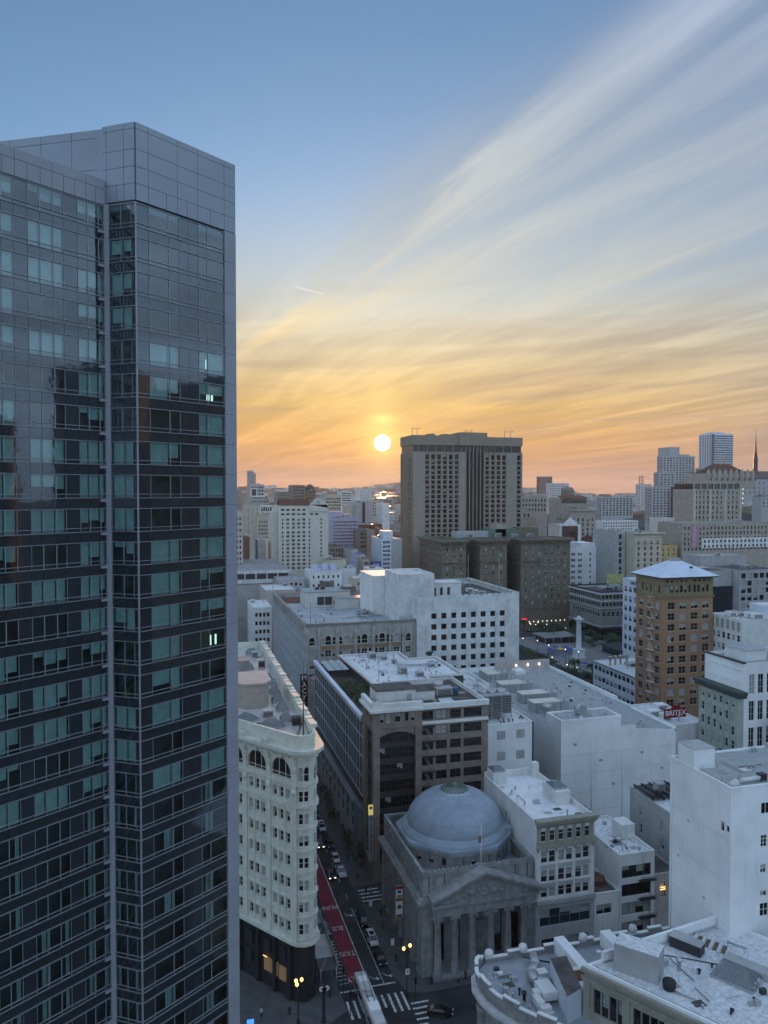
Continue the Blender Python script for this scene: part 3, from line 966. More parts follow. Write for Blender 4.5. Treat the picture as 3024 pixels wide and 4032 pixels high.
# ------------------------------------------------------------------ cream flatiron building
def make_flatiron():
    md = Vector((-.581, .814)); cN = Vector((23.4, 141.2)); rad = 2.6
    root = thing('flatiron_building', 'cream terracotta flatiron office building with rounded nose and arched top floor', 'building', (23.4, 141.2, 0))
    a0, a1 = R(215.5), R(360); NF = 6
    arc = [(cN.x + rad * math.cos(a0 + (a1 - a0) * i / NF), cN.y + rad * math.sin(a0 + (a1 - a0) * i / NF)) for i in range(NF + 1)]
    P0 = Vector(arc[0]); A = P0 + md * 60
    out = [tuple(A)] + arc + [(26, 231), (-5, 231)]
    LM = 34.0; S = P0 + md * LM; aM = math.atan2(-md.y, -md.x)
    rows = [37.6, 33.4, 29.3, 25.2, 21.0, 16.9, 12.8]
    ops = []
    for c in (3.1, 9.8, 16.5, 23.2, 29.9):
        for z in rows:
            for dx in (-1.75, 0, 1.75): ops.append(dict(x=LM - c + dx - .58, z=z, w=1.16, h=2.05, sill=CREAM))
        ops.append(dict(x=LM - c - 2.6, z=41.6, w=5.2, h=3.6, style='arch', nx=3, fm=CREAM))
    facade(root, S.x, S.y, aM, LM, 11, 46.5, CREAM, ops, .45)
    for i in range(NF):
        p, q = Vector(arc[i]), Vector(arc[i + 1]); w = (q - p).length
        o2 = []
        if i in (1, 2, 4):
            for z in rows: o2.append(dict(x=.1, z=z, w=w - .2, h=2.05, sill=CREAM))
            o2.append(dict(x=.1, z=41.5, w=w - .2, h=2.7, style='arch', nx=1, fm=CREAM))
        facade(root, p.x, p.y, math.atan2(q.y - p.y, q.x - p.x), w, 11, 46.5, CREAM, o2, .3)
    b = MB(); rest = [arc[-1], (26, 231), (-5, 231), tuple(A), tuple(S)]
    for p, q in zip(rest, rest[1:]): b.quad([(p[0], p[1], 11), (q[0], q[1], 11), (q[0], q[1], 46.5), (p[0], p[1], 46.5)], CREAM)
    part('wall', b, root)
    part('shopfront', MB().prism(inset(out, .35), 0, 11.1, STONE_D), root)
    for nm, z0, z1, o0, i0 in (('band', 10.9, 11.5, .55, -.1), ('band', 36.6, 37.2, .4, -.1), ('band', 40.5, 41.1, .3, -.1), ('cornice', 46.3, 46.9, .7, -.3), ('cornice', 46.9, 47.5, 1.35, -.3), ('band', 45.5, 45.75, .25, -.1)):
        part(nm, MB().ring(inset(out, -o0), inset(out, -i0), z0, z1, CREAM), root)
    for z in rows: part('sill_band', MB().ring([(p[0] + (p[0] - cN.x) * .10, p[1] + (p[1] - cN.y) * .10) for p in arc] , [(p[0] - (p[0] - cN.x) * .02, p[1] - (p[1] - cN.y) * .02) for p in arc], z - .9, z - .45, CREAM), root)
    for z in rows[1:]:
        for c in (3.1, 9.8, 16.5, 23.2):
            obj('spandrel', MB().box(LM - c - 2.5, LM - c + 2.5, -.14, .02, z + 2.35, z + 2.6, CREAM), root, (S.x, S.y, 0), aM)
    po = inset(out, .25)
    part('parapet', MB().ring(po, inset(out, .75), 47.4, 49.9, CREAM), root)
    part('roof', MB().prism(inset(out, .7), 46.6, 47.9, mat('pale_pink_roof', (.50, .46, .43), .28, .12, .2, 0, .6)), root)
    for c in (-.4, 6.45, 13.15, 19.85, 26.5):
        obj('pilaster', MB().box(LM - c - .55, LM - c + .55, -.22, .05, 11.5, 45.5, CREAM), root, (S.x, S.y, 0), aM)
        obj('keystone', MB().box(LM - c - .3, LM - c + .3, -.55, .05, 44.6, 46.2, CREAM), root, (S.x, S.y, 0), aM)
    for c in (-.4, 6.45, 13.15, 19.85, 26.5):
        obj('rosette', shift_xy(MB().lathe([(.5, 0), (.5, .16), (.34, .2), (.3, .08), (.12, .24)], 0, 0, 12, CREAM), LM - c, -.2, 43.6), root, (S.x, S.y, 0), aM)
        obj('swag', shift_xy(MB().lathe([(.62, 0), (.5, .2), (.1, .26)], 0, 0, 9, CREAM), LM - c, -.2, 39.4), root, (S.x, S.y, 0), aM)
    for c in (3.1, 9.8, 16.5, 23.2):
        g_ = MB()
        for i in range(11): g_.box(LM - c - 2.7 + i * .5, LM - c - 2.4 + i * .5, -.32, .02, 40.3 + .12 * (i % 2), 40.9, CREAM)
        obj('garland', g_, root, (S.x, S.y, 0), aM)['kind'] = 'stuff'
        obj('crest', MB().prism([(LM - c - .5, -.5), (LM - c + .5, -.5), (LM - c + .35, 0), (LM - c - .35, 0)], 45.2, 46.2, CREAM), root, (S.x, S.y, 0), aM)
        for dx in (-.875, .875): obj('window_mullion', MB().box(LM - c + dx - .2, LM - c + dx + .2, -.1, .02, 12, 36.5, CREAM), root, (S.x, S.y, 0), aM)
    # cornice blocks and antefixes
    den = MB()
    for i in range(int(LM / .62)):
        x = i * .62 + .2; den.box(x, x + .32, -.6, .02, 45.85, 46.28, CREAM)
    obj('dentil_course', den, root, (S.x, S.y, 0), aM)['kind'] = 'stuff'
    for c in (6.4, 13.0, 19.7): obj('antefix', MB().prism([(LM - c - .7, -1.3), (LM - c + .7, -1.3), (LM - c + .3, -.6), (LM - c - .3, -.6)], 47.5, 48.4, CREAM), root, (S.x, S.y, 0), aM)
    for i in range(34):                                    # tile ridge along the street side parapet
        y = 143.5 + i * 2.55
        obj('crest_tile', MB().box(25.2, 26.6, y, y + 1.7, 49.9, 50.35 + .25 * (i % 4 == 0), CREAM), root, (0, 0, 0))
    # shop level: piers, lit window strips
    for s in (1, 5, 9.8, 15, 20): obj('shop_pier', MB().box(LM - s - .4, LM - s + .4, -.3, .4, 0, 10.8, STONE_D), root, (S.x, S.y, 0), aM)
    for s, z, m in ((7.2, 4.2, LIT), (5.2, 4.2, LIT), (3.0, 4.0, LIT), (12.5, 4.2, GLASS_B), (3.0, 7.8, GLASS_B), (7.3, 7.8, GLASS_B), (12.3, 7.8, GLASS_B)):
        obj('shop_window', MB().box(LM - s - .9, LM - s + .9, .02, .3, z - 1.2, z + 1.4, m), root, (S.x, S.y, 0), aM)
    obj('tube_light', MB().box(LM - 8.3, LM - 7.2, -.02, .02, 5.6, 5.7, LAMP_W), root, (S.x, S.y, 0), aM)
    # roof: skylights, huts, penthouse
    zr = 47.9
    for x, y, w, d, h, rz in ((14.9, 158.5, 4.2, 2.6, 1.1, -.9), (19.3, 153.0, 4.4, 2.6, 1.2, -.9), (22.4, 155.8, 2.4, 2.4, 1.3, 0), (22.7, 163.2, 2.6, 2.6, 1.4, 0), (22.6, 170.2, 2.6, 2.6, 1.4, 0),
                              (22.9, 177.5, 2.6, 2.6, 1.4, 0), (23.2, 185.5, 2.6, 2.4, 1.3, 0), (22.9, 191, 2.4, 2.4, 1.3, 0), (19.5, 203.5, 2.6, 2.4, 1.3, 0), (18.5, 213, 2.6, 2.4, 1.2, 0), (22.0, 222, 3.4, 3.0, 1.4, 0), (14.5, 191, 5, 5, 2.2, 0)):
        skylight(root, x, y, zr, w, d, h, rz, bars=4)
    for x, y, w, d, h in ((24.0, 152.6, 1.7, 1.5, 1.6), (19.2, 160.0, 2.2, 1.6, 1.3), (23.0, 205, 1.6, 1.4, 1.5), (22.6, 219, 1.6, 1.4, 1.4)): unit(root, x, y, zr, w, d, h, ROOF_D if h > 1.4 else GREYW)
    pent = MB().prism([(13.2, 168.5), (15, 166.5), (19.2, 166.5), (20.4, 168.5), (20.4, 177), (13.2, 177)], zr, zr + 5.2, TAN)
    part('penthouse', pent, root)
    part('penthouse_roof', MB().prism([(12.7, 168.2), (14.8, 166.0), (19.4, 166.0), (20.9, 168.2), (20.9, 177.5), (12.7, 177.5)], zr + 5.2, zr + 5.6, PINK), root)
    for x in (15.4, 17.4): obj('arched_door', arch_mesh(1.5, 3.4, .2, TAN, PINK, BLIND if x > 16 else GLASS_D, 1), root, (x, 166.42, zr + .3))
    part('hut', MB().box(11.5, 19, 196, 202, zr, zr + 4, STONE), root)
    clutter(root, 12, 24, 150, 228, zr, 34, 37)
    # flagpole on a tripod
    part('flagpole', MB().tube((23.6, 141.6, zr), (23.6, 141.6, zr + 15), .14, FRAME_B, 6, .05).tube((22.2, 140.6, zr + .6), (23.6, 141.6, zr + 4.5), .08, FRAME_B).tube((25.0, 142.4, zr + .6), (23.6, 141.6, zr + 4.5), .08, FRAME_B).tube((22.6, 143.6, zr + .6), (23.6, 141.6, zr + 4.5), .08, FRAME_B).tube((22.2, 140.6, zr + .6), (25.0, 142.4, zr + .6), .07, FRAME_B), root)
    fl = thing('flag', 'red white and blue striped flag beside the black store sign', 'flag', (46.6, 268.3, 28.3))
    obj('pole', MB().tube((0, 0, -3), (.1, 0, 1.9), .06, METAL, 5), fl, (0, 0, 0), 0, True)
    for i in range(7):
        s = MB()
        for k in range(6):
            x0, x1 = k * .45, (k + 1) * .45; s.quad([(x0 + .1, .25 * math.sin(k * .9), 1.3 - i * .26 - x0 * .35), (x1 + .1, .25 * math.sin((k + 1) * .9), 1.3 - i * .26 - x1 * .35), (x1 + .1, .25 * math.sin((k + 1) * .9), 1.56 - i * .26 - x1 * .35), (x0 + .1, .25 * math.sin(k * .9), 1.56 - i * .26 - x0 * .35)], mat('flag_red', (.38, .05, .06), .8, 0) if i % 2 == 0 else SIGN_W)
        obj('stripe', s, fl, (0, 0, 0), 0, True)
    obj('canton', MB().box(.1, 1.1, -.06, -.03, .6, 1.5, mat('flag_blue', (.03, .05, .2), .8, 0)), fl, (0, -.1, 0), 0, True)


make_flatiron()


# ------------------------------------------------------------------ fin-fronted block with roof terrace (C)
def make_fin_block():
    root = thing('finned_office', 'modern office block with rows of pale vertical fins and a roof terrace', 'building', (46.6, 188.2, 0))
    Y0, Y1, X0, X1 = 188.2, 255.5, 46.6, 79.0
    z0, z1 = 17.0, 37.2
    part('body', MB().box(X0 + .5, X1, Y0, Y1, 0, 35.5, DKGREY), root)
    FIN = mat('pale_fin_metal', (.50, .56, .62), .5, .05, .3, .05, .5, .2)
    n = 20; L = Y1 - Y0; pw = L / n; rh = (z1 - z0) / 4
    pm = MB().box(0, 0.05, .2, pw - .2, .25, rh - .15, mat('grey_blue_vision_glass', (.03, .045, .055), .2, .15, .8, 0, .35)).mesh('pane')
    fm = MB().box(-.03, .1, -.17, .17, .1, rh - .1, FIN).mesh('fin')
    fm2 = MB().box(.0, .1, -.06, .06, .1, rh - .1, FIN).mesh('fin')
    for j in range(4):
        part('slab_edge', MB().box(X0 - .05, X0 + .5, Y0, Y1, z0 + j * rh - .12, z0 + j * rh + .14, FIN), root)
        for i in range(n):
            y = Y0 + i * pw
            obj('pane', pm, root, (X0 + .04, y, z0 + j * rh))
            obj('fin', fm, root, (X0, y, z0 + j * rh)); obj('fin', fm2, root, (X0, y + pw / 2, z0 + j * rh))
    part('parapet', MB().box(X0 - .7, X0 + .5, Y0 - .1, Y1, z1, z1 + .5, PALEROOF).box(X0 - .6, X0 - .3, Y0, Y1, z1 - .8, z1, FIN), root)
    part('soffit', MB().box(X0 - .4, X0 + 2, Y0, Y1, z0 - .9, z0 - .15, DKGREY), root)
    part('ledge', MB().box(X0 - 1.2, X0 + 1, Y0 + 6, Y1, 13.0, 13.6, ALU), root)
    for i in range(11):
        y = Y0 + 6 + i * 5.8
        part('shop_pier', MB().box(X0 - .9, X0 + .6, y, y + .5, 0, 13.0, GREYW), root)
        part('shop_window', MB().box(X0 - .2, X0 - .1, y + .6, y + 5.6, 5.5, 12.6, GLASS_B), root)
        part('transom', MB().box(X0 - .6, X0 + .2, y + .5, y + 5.8, 8.6, 8.9, ALU), root)
    part('corner_block', MB().box(X0 - .9, X0 + .6, Y0 + .2, Y0 + 6, 0, 14, mat('grey_blue_panel', (.16, .19, .21), .6, .06)), root)
    # upper white roof block behind the terrace
    part('terrace', MB().box(X0 + .5, 56, Y0, Y1, 35.5, 35.7, WALK), root)
    poly = [(56.2, 211), (74, 211), (74, 219), (86, 219), (86, 244), (76, 244), (76, 255), (55, 255)]
    part('attic', MB().prism(poly, 35.5, 38.6, DKGREY, ROOF_W), root)
    part('roof_edge', MB().ring(inset(poly, -.3), inset(poly, .5), 38.5, 39.1, mat('pale_coping', (.62, .60, .57), .5, .05)), root)
    part('roof_edge', MB().ring(inset(poly, .6), inset(poly, 1.0), 38.5, 38.75, GREYW), root)
    part('lower_roof', MB().prism(rect(79, 92, 205, 222), 0, 34.0, WHITE, ROOF_W).ring(inset(rect(79, 92, 205, 222), -.1), inset(rect(79, 92, 205, 222), .4), 33.9, 35.2, WHITE), root)
    for x in (82, 85.5, 89): part('louvre', MB().box(x - 1.1, x + 1.1, 204.8, 204.95, 30.6, 33.4, GREYW), root)
    part('lower_roof', MB().prism(rect(86.2, 96, 222.5, 240), 0, 33.5, WHITE, ROOF_W).ring(inset(rect(86.2, 96, 222.5, 240), -.1), inset(rect(86.2, 96, 222.5, 240), .4), 33.4, 34.3, WHITE), root)
    for x, y, w, d, h, f in ((65, 250, 2.4, 3.4, 1.7, 0), (68, 246, 2, 2, 1.2, 1), (68.5, 226, 2.2, 3.6, 2.0, 0), (70, 240, 1.4, 1.4, 1.3, 0), (72.5, 221, 2.2, 2, 1.3, 1), (80, 232, 2, 2, 1.1, 0)): unit(root, x, y, 38.6, w, d, h, METAL if f else GREYW, fans=f)
    duct(root, [(70, 240, 39.4), (70, 234, 39.4), (76, 232, 39.4), (83, 234, 39.4)], .4, METAL)
    r = random.Random(3)
    for i in range(26): pipe(root, r.uniform(58, 73), r.uniform(213, 253), 38.6, r.uniform(.3, .8), .1, DKMETAL if i % 3 else METAL)
    clutter(root, 58, 73, 213, 253, 38.6, 26, 31); clutter(root, 76.5, 85, 221, 243, 38.6, 12, 32); clutter(root, 80, 91, 206, 221, 34.0, 10, 33); clutter(root, 87, 95, 223, 239, 33.5, 10, 34)
    rail(root, [(X0 + .9, Y0 + 1, 35.7), (X0 + .9, Y1 - 1, 35.7)], 1.2, DKMETAL, 4)
    rail(root, [(79.3, 205.3, 35.2), (91.7, 205.3, 35.2)], 1.1, METAL, 2.5)
    part('flagpole', MB().tube((57.2, 211.8, 38.6), (57.2, 211.8, 50), .08, FRAME_B, 6, .04), root)


make_fin_block()


# ------------------------------------------------------------------ brown corner block with the big glazed bay (D)
def make_brown_block():
    X0, X1, Y0, Y1 = 46.6, 76.2, 177.5, 203.0
    root = thing('brown_office', 'brown stone office block with tall glazed corner bay, white cornice and fire escape', 'building', (X0, Y0, 0))
    ops = []
    for a, b in ((12.3, 15.2), (15.9, 18.8), (19.6, 22.5), (23.2, 28.0)):
        for j in range(9): ops.append(dict(x=a, z=38.7 - j * 3.74, w=b - a, h=2.25, nx=3 if b - a > 3.5 else 2, nz=2, fm=FRAME_D, lit=.04, dark=.75, gm=GLASS_D))
    ops.append(dict(x=1.6, z=4.2, w=9.0, h=32.3, style='none', d=.9))
    for x, w in ((1.65, 1.05), (3.2, 1.05), (5.4, 1.5), (7.95, 1.05), (9.5, 1.05)): ops.append(dict(x=x, z=38.7, w=w, h=2.3, nx=1, nz=1, fm=FRAME_W))
    facade(root, X0, Y0, 0, X1 - X0, 0, 41.9, BROWN, ops, .4)
    so = [dict(x=2.2, z=4.2, w=6.5, h=32.3, style='none', d=.9)] + [dict(x=x, z=38.7, w=1.0, h=2.3, nx=1, nz=1) for x in (2.3, 4.2, 6.0, 7.6)]
    facade(root, X0, Y0 + 10.5, -math.pi / 2, 10.5, 0, 41.9, BROWN, so, .4)
    b = MB(); b.quad([(X1, Y0, 0), (X1, Y1, 0), (X1, Y1, 41.9), (X1, Y0, 41.9)], BROWN).quad([(X0, Y0 + 10.5, 37), (X1, Y1, 37), (X1, Y1, 41.9), (X0, Y0 + 10.5, 41.9)], BROWN)
    part('wall', b, root)
    for j in range(8):                                    # bay: storeys of mullioned glass and dark spandrels
        z = 4.3 + j * 4.04
        for i in range(6):
            w = obj('bay_window', frame_mesh(1.5, 2.7, .1, 2, 2, FRAME_D, .07, None), root, (X0 + 1.6 + i * 1.5, Y0 + .75, z + 1.25))
            obj('pane', pane_mesh(1.5, 2.7, .1, 2, 'lit' if (j, i) in ((3, 0), (1, 0), (1, 4), (3, 2), (1, 2)) else [0, 1, 2, 12, 3, 23, 4, 0][(i * 3 + j) % 8], GLASS_D), w, (0, 0, 0), 0, True)
        part('bay_spandrel', MB().box(X0 + 1.6, X0 + 10.6, Y0 + .55, Y0 + .9, z, z + 1.25, DKGREY), root)
        part('bay_spandrel', MB().box(X0 + .55, X0 + .9, Y0 + 1.8, Y0 + 8.3, z, z + 1.25, DKGREY), root)
        part('bay_glazing', MB().box(X0 + .75, X0 + .85, Y0 + 1.8, Y0 + 8.3, z + 1.25, z + 4.04, GLASS_B), root)
    arch = MB()
    for i in range(10):                                   # flat arch over the bay
        x0, x1 = X0 + 1.6 + .9 * i, X0 + 1.6 + .9 * (i + 1)
        h0, h1 = [1.1 * ((2 * (x - X0 - 6.1) / 9.0) ** 2) for x in (x0, x1)]
        arch.quad([(x0, Y0 - .04, 36.5 - h0), (x1, Y0 - .04, 36.5 - h1), (x1, Y0 - .04, 36.9), (x0, Y0 - .04, 36.9)], BROWN)
        arch.quad([(x0, Y0 - .04, 36.5 - h0), (x0, Y0 + .6, 36.5 - h0), (x1, Y0 + .6, 36.5 - h1), (x1, Y0 - .04, 36.5 - h1)], BROWN)
    part('bay_arch', arch, root)
    for x in (0, 10.65): part('corner_pier', MB().box(X0 + x - .05, X0 + x + 1.5, Y0 - .3, Y0 + .1, 0, 37.2, BROWN), root)
    for x in (.75, 11.4): part('capital', MB().box(X0 + x - 1.0, X0 + x + 1.0, Y0 - .5, Y0 + .1, 36.2, 37.6, BROWN), root)
    part('string_course', MB().box(X0 - .4, X0 + 12.3, Y0 - .45, Y0 + .1, 37.6, 38.2, BROWN), root)
    part('string_course', MB().box(X0 - .4, X0 + .1, Y0, Y0 + 10.5, 37.6, 38.2, BROWN), root)
    part('white_band', MB().box(X0 + 12.3, X1 + .1, Y0 - .35, Y0 + .1, 37.7, 38.4, WHITE), root)
    part('cornice', MB().box(X0 - 1.0, X0 + 12.3, Y0 - 1.1, Y0 + .6, 41.6, 42.2, WHITE).box(X0 - .5, X0 + 12.3, Y0 - .5, Y0 + .5, 42.2, 43.6, WHITE).box(X0 - 1.0, X0 + .6, Y0 + .6, Y0 + 10.8, 41.6, 42.2, WHITE).box(X0 - .5, X0 + .5, Y0 + .5, Y0 + 10.6, 42.2, 43.6, WHITE), root)
    part('cornice', MB().box(X0 + 12.3, X1 + .2, Y0 - .6, Y0 + .5, 41.5, 42.8, WHITE), root)
    part('merlon', MB().box(X0 - .55, X0 + 2, Y0 - .55, Y0 - .1, 43.6, 44.2, WHITE), root)
    part('roof', MB().quad([(X0, Y0, 41.4), (X1, Y0, 41.4), (X1, Y1, 41.4), (X0, Y0 + 10.5, 41.4)], ROOF_D), root)
    part('roof_wall', MB().box(X1 - .36, X1 - .02, Y0 + .5, Y1 - .02, 41.4, 42.6, WHITE).box(X0 + 9, X1 - .4, Y1 - .45, Y1 - .02, 41.4, 42.4, WHITE), root)
    part('roof_hut', MB().box(49.2, 59.5, 184.2, 191, 41.4, 44.8, WHITE).box(59.5, 65, 185.5, 191, 41.4, 43.8, WHITE), root)
    part('hut_roof', MB().box(48.9, 59.7, 183.9, 191.2, 44.8, 45.0, ROOF_D).box(59.7, 65.2, 185.2, 191.2, 43.8, 43.95, ROOF_D), root)
    part('hut_door', MB().box(57, 58.3, 184.12, 184.19, 41.5, 43.7, GREYW), root)
    part('worn_patch', MB().quad([(65, 179.5, 41.41), (69, 179.5, 41.41), (69.5, 186, 41.41), (66, 186, 41.41)], ROOF_W2), root)
    unit(root, 68.5, 189, 41.4, 4.4, 2.6, 2.0, GREYW); unit(root, 71.5, 188, 41.4, 1.2, 1.2, 1.9, mat('blue_plant', (.05, .16, .32), .5, .1))
    part('round_fan', MB().lathe([(1.3, 43.4), (1.5, 43.9), (1.5, 44.6), (1.1, 44.9)], 67.5, 190.5, 14, METAL), root)
    rail(root, [(51, 182.5, 41.4), (64, 182.5, 41.4)], 1.3, DKMETAL, 1.6)
    for x in (52, 54.2, 56.6, 60): unit(root, x, 181.0, 41.4, .9, .8, .8, METAL)
    clutter(root, 66, 75, 180, 198, 41.4, 12, 35); clutter(root, 50, 64, 179, 183, 41.4, 9, 36)
    # fire escape down the front
    for j in range(7):
        z = 37.3 - j * 3.74
        fe = MB()
        fe.box(58.8, 62.0, Y0 - 1.25, Y0 - .1, z - .08, z, DKMETAL)
        for zz in (.45, .95): fe.tube((58.8, Y0 - 1.25, z + zz), (62, Y0 - 1.25, z + zz), .03, FRAME_B, 4)
        for i in range(7): fe.tube((58.8 + i * .53, Y0 - 1.25, z), (58.8 + i * .53, Y0 - 1.25, z + .95), .02, FRAME_B, 4)
        for sx in (0, .45): fe.tube((59.3 + sx, Y0 - .7, z), (61.2 + sx, Y0 - .7, z - 3.7), .06, GREYW, 4)
        part('fire_escape', fe, root)


make_brown_block()


# ------------------------------------------------------------------ vertical shop sign, big store sign
def letters_sign(name, label, text, x, y, z0, z1, w, board, lm, size, top=None):
    root = thing(name, label, 'sign', (x, y, z0))
    part('board', MB().box(x - w / 2, x + w / 2, y - .25, y + .25, z0, z1, board), root)
    n = len(text); step = (z1 - z0 - (2.2 if top else .4)) / n
    for i, ch in enumerate(text):
        if ch == ' ': continue
        t = MB(); text_mb(t, ch, size, (x, y - .3, z1 - (2.1 if top else .2) - step * (i + .5)), lm)
        part('letter', t, root)
    if top: part('lit_cap', MB().box(x - w / 2 - .02, x + w / 2 + .02, y - .3, y + .27, z1 - 2.4, z1, top), root); part('emblem', shift_xy(MB().lathe([(.36, -.02), (.36, .04), (.26, .04), (.26, .08)], 0, 0, 14, FRAME_B), x, y - .33, z1 - .6), root)
    return root


letters_sign('vertical_sign', 'tall narrow shop sign with black letters hung on the brown block', 'ADRIANO GOLDSCHMIED', 45.6, 176.4, 6.3, 19.7, 1.05, mat('pale_sign_board', (.30, .32, .34), .5, .05), SIGN_BK, .72, emit('lit_sign_cap', (1.0, .78, .25), .12))
letters_sign('store_sign', 'black vertical department store sign with white letters', 'MACY*S', 45.0, 268.5, 15.5, 30.0, 2.6, SIGN_BK, SIGN_W, 2.5)


# ------------------------------------------------------------------ old department store with pinnacled parapet (E)
def make_old_store():
    X0, X1, Y0, Y1 = 46.6, 88.0, 273.0, 362.0
    root = thing('old_department_store', 'grey terracotta department store with arched windows and small pinnacles along its parapet', 'building', (X0, Y0, 0))
    ops = [dict(x=1.2, z=39.0, w=1.9, h=3.0, style='arch', nx=1), dict(x=37.6, z=39.0, w=1.9, h=3.0, style='arch', nx=1)]
    bays = [8.1, 14.9, 21.7, 28.4, 34.0]
    for c in bays:
        ops.append(dict(x=c - 1.05, z=39.0, w=2.1, h=3.4, style='arch', nx=1))
        for s in (-2.15, 2.15): ops.append(dict(x=c + s - .5, z=39.0, w=1.0, h=2.9, style='arch', nx=1))
    for z in (34.6, 30.4, 26.2):
        for c in bays:
            ops.append(dict(x=c - 1.05, z=z, w=2.1, h=2.4, nx=2)); ops += [dict(x=c + s - .5, z=z, w=1.0, h=2.4) for s in (-2.15, 2.15)]
        ops += [dict(x=1.2, z=z, w=1.9, h=2.4, nx=2), dict(x=37.6, z=z, w=1.9, h=2.4, nx=2)]
    facade(root, X0, Y0, 0, X1 - X0, 0, 46.6, MACY, ops, .4)
    # street side: tall pale piers with strips of glass
    n = 30; L = Y1 - Y0; side = []
    for i in range(n):
        for j in range(8): side.append(dict(x=L * (i + .5) / n - .75, z=40.0 - j * 4.6, w=1.5, h=3.2, nx=1, nz=2, gm=GLASS_B, fm=ALU))
    PIER = mat('bluish_pier', (.42, .45, .48), .7, .1, .4, .3)
    facade(root, X0, Y1, -math.pi / 2, L, 0, 46.6, PIER, side, .10, near=False)
    for i in range(n + 1):
        y = Y0 + L * i / n
        part('pier', MB().box(X0 - .22, X0 + .05, y - .3, y + .3, 6, 44.5, PIER), root)
        if i % 2 == 0: part('pinnacle', MB().box(X0 - .6, X0 + .1, y - .4, y + .4, 43, 45.6, MACY).prism([(X0 - .5, y - .3), (X0, y - .3), (X0, y + .3), (X0 - .5, y + .3)], 45.6, 47.4, MACY), root)
    b = MB(); b.quad([(X1, Y0, 0), (X1, Y1, 0), (X1, Y1, 46.6), (X1, Y0, 46.6)], MACY).quad([(X1, Y1, 0), (X0, Y1, 0), (X0, Y1, 46.6), (X1, Y1, 46.6)], MACY)
    part('wall', b, root)
    for x in (.3, 4.6, 11.5, 18.3, 25.0, 31.4, 36.4, 40.9):
        p = MB().box(X0 + x - .4, X0 + x + .4, Y0 - .45, Y0 + .1, 33, 43.4, MACY).box(X0 + x - .55, X0 + x + .55, Y0 - .6, Y0 + .1, 42.6, 44.2, MACY)
        p.quad([(X0 + x - .55, Y0 - .6, 44.2), (X0 + x + .55, Y0 - .6, 44.2), (X0 + x, Y0 - .2, 46.0)], MACY).quad([(X0 + x + .55, Y0 - .6, 44.2), (X0 + x + .55, Y0, 44.2), (X0 + x, Y0 - .2, 46.0)], MACY).quad([(X0 + x - .55, Y0, 44.2), (X0 + x - .55, Y0 - .6, 44.2), (X0 + x, Y0 - .2, 46.0)], MACY)
        part('pinnacle', p, root)
    for c in bays: part('spandrel', MB().box(X0 + c - 2.7, X0 + c + 2.7, Y0 - .1, Y0 + .02, 37.3, 38.7, YEL if False else BRICK_T), root)
    part('cornice', MB().box(X0 - .3, X1, Y0 - .5, Y0 + .3, 46.3, 46.9, BROWN), root)
    part('coping', MB().box(X0 - .5, X0 + .4, Y0, Y1, 46.4, 47.0, MACY), root)
    part('coping', MB().box(X0, X1, Y0 + .3, Y0 + .8, 44.2, 46.5, GREYW), root)
    part('roof', MB().box(X0 + .1, X1 - .1, Y0 + .2, Y1 - .1, 43, 44.2, mat('pale_blue_roof', (.36, .40, .43), .45, .15, .12, 0, .5)), root)
    part('rusty_roof', MB().box(X0 + .6, 62, 344, Y1 - .6, 44.2, 44.5, ROOF_R), root)
    PW = mat('penthouse_render', (.56, .54, .51), .8, .06, .3, .15)
    part('penthouse', MB().box(56, 76, 330, 344, 44.2, 50.6, PW), root)
    part('penthouse_roof', MB().box(55.7, 76.3, 329.7, 344.3, 50.6, 50.9, ROOF_G), root)
    for x in (61.3, 64.7): part('dark_door', MB().box(x, x + 3.0, 329.9, 329.97, 45, 48.6, DKGREY), root)
    part('penthouse', MB().box(68, 83.5, 323, 331, 44.2, 48.4, PW), root)
    part('penthouse_roof', MB().box(67.7, 83.8, 322.7, 331, 48.4, 48.7, ROOF_G), root)
    for x, w in ((69.0, .0), (79.7, 1.0)):
        if w: part('hut_window', MB().box(x, x + w, 322.9, 322.97, 45.8, 47.4, GLASS_D), root)
    for y in (324.5, 327.5): part('hut_window', MB().box(67.93, 67.99, y, y + 1.0, 45.6, 47.4, GLASS_D), root)
    for x, y in ((62.5, 337), (65, 337)): unit(root, x, y, 50.9, 1.6, 1.4, 1.0, DKGREY)
    for x, y, r, h in ((76.5, 337, 3.3, 7.8), (69.5, 350, 3.4, 9.0), (80, 345, 2.2, 6)):     # steel tanks
        t = part('water_tank', MB().lathe([(r, 44.2), (r, 44.2 + h), (r * 1.04, 44.2 + h), (.2, 45.6 + h)], x, y, 20, METAL), root)
    for k, (x, y) in enumerate(((73, 301), (74.8, 301), (76.5, 302), (78.2, 300.5), (73.8, 305), (76.5, 306), (79, 305))): unit(root, x, y, 44.2, 1.3, 1.3, 1.4 + .3 * (k % 3), METAL)
    duct(root, [(72, 297.5, 45), (81, 297.5, 45)], .35, METAL); duct(root, [(74, 299, 45), (74, 310, 45)], .3, METAL)
    part('roof_step', MB().box(84, 87.5, 274, 318, 44.2, 47.2, GREYW), root)
    b = MB()
    for p, q in (((56, 322, 44.4), (60.5, 300, 44.4)), ((60.5, 300, 44.4), (72, 299.6, 44.4))): b.tube(p, q, .22, WHITE, 4)
    part('roof_kerb', b, root)
    r = random.Random(9)
    for i in range(14): pipe(root, r.uniform(50, 82), r.uniform(278, 320), 44.2, r.uniform(.4, 1.0), .18)
    clutter(root, 49, 84, 276, 322, 44.2, 40, 38)
    part('antenna', MB().tube((50.2, 284, 44.2), (50.2, 284, 53), .07, FRAME_B, 5), root)


make_old_store()


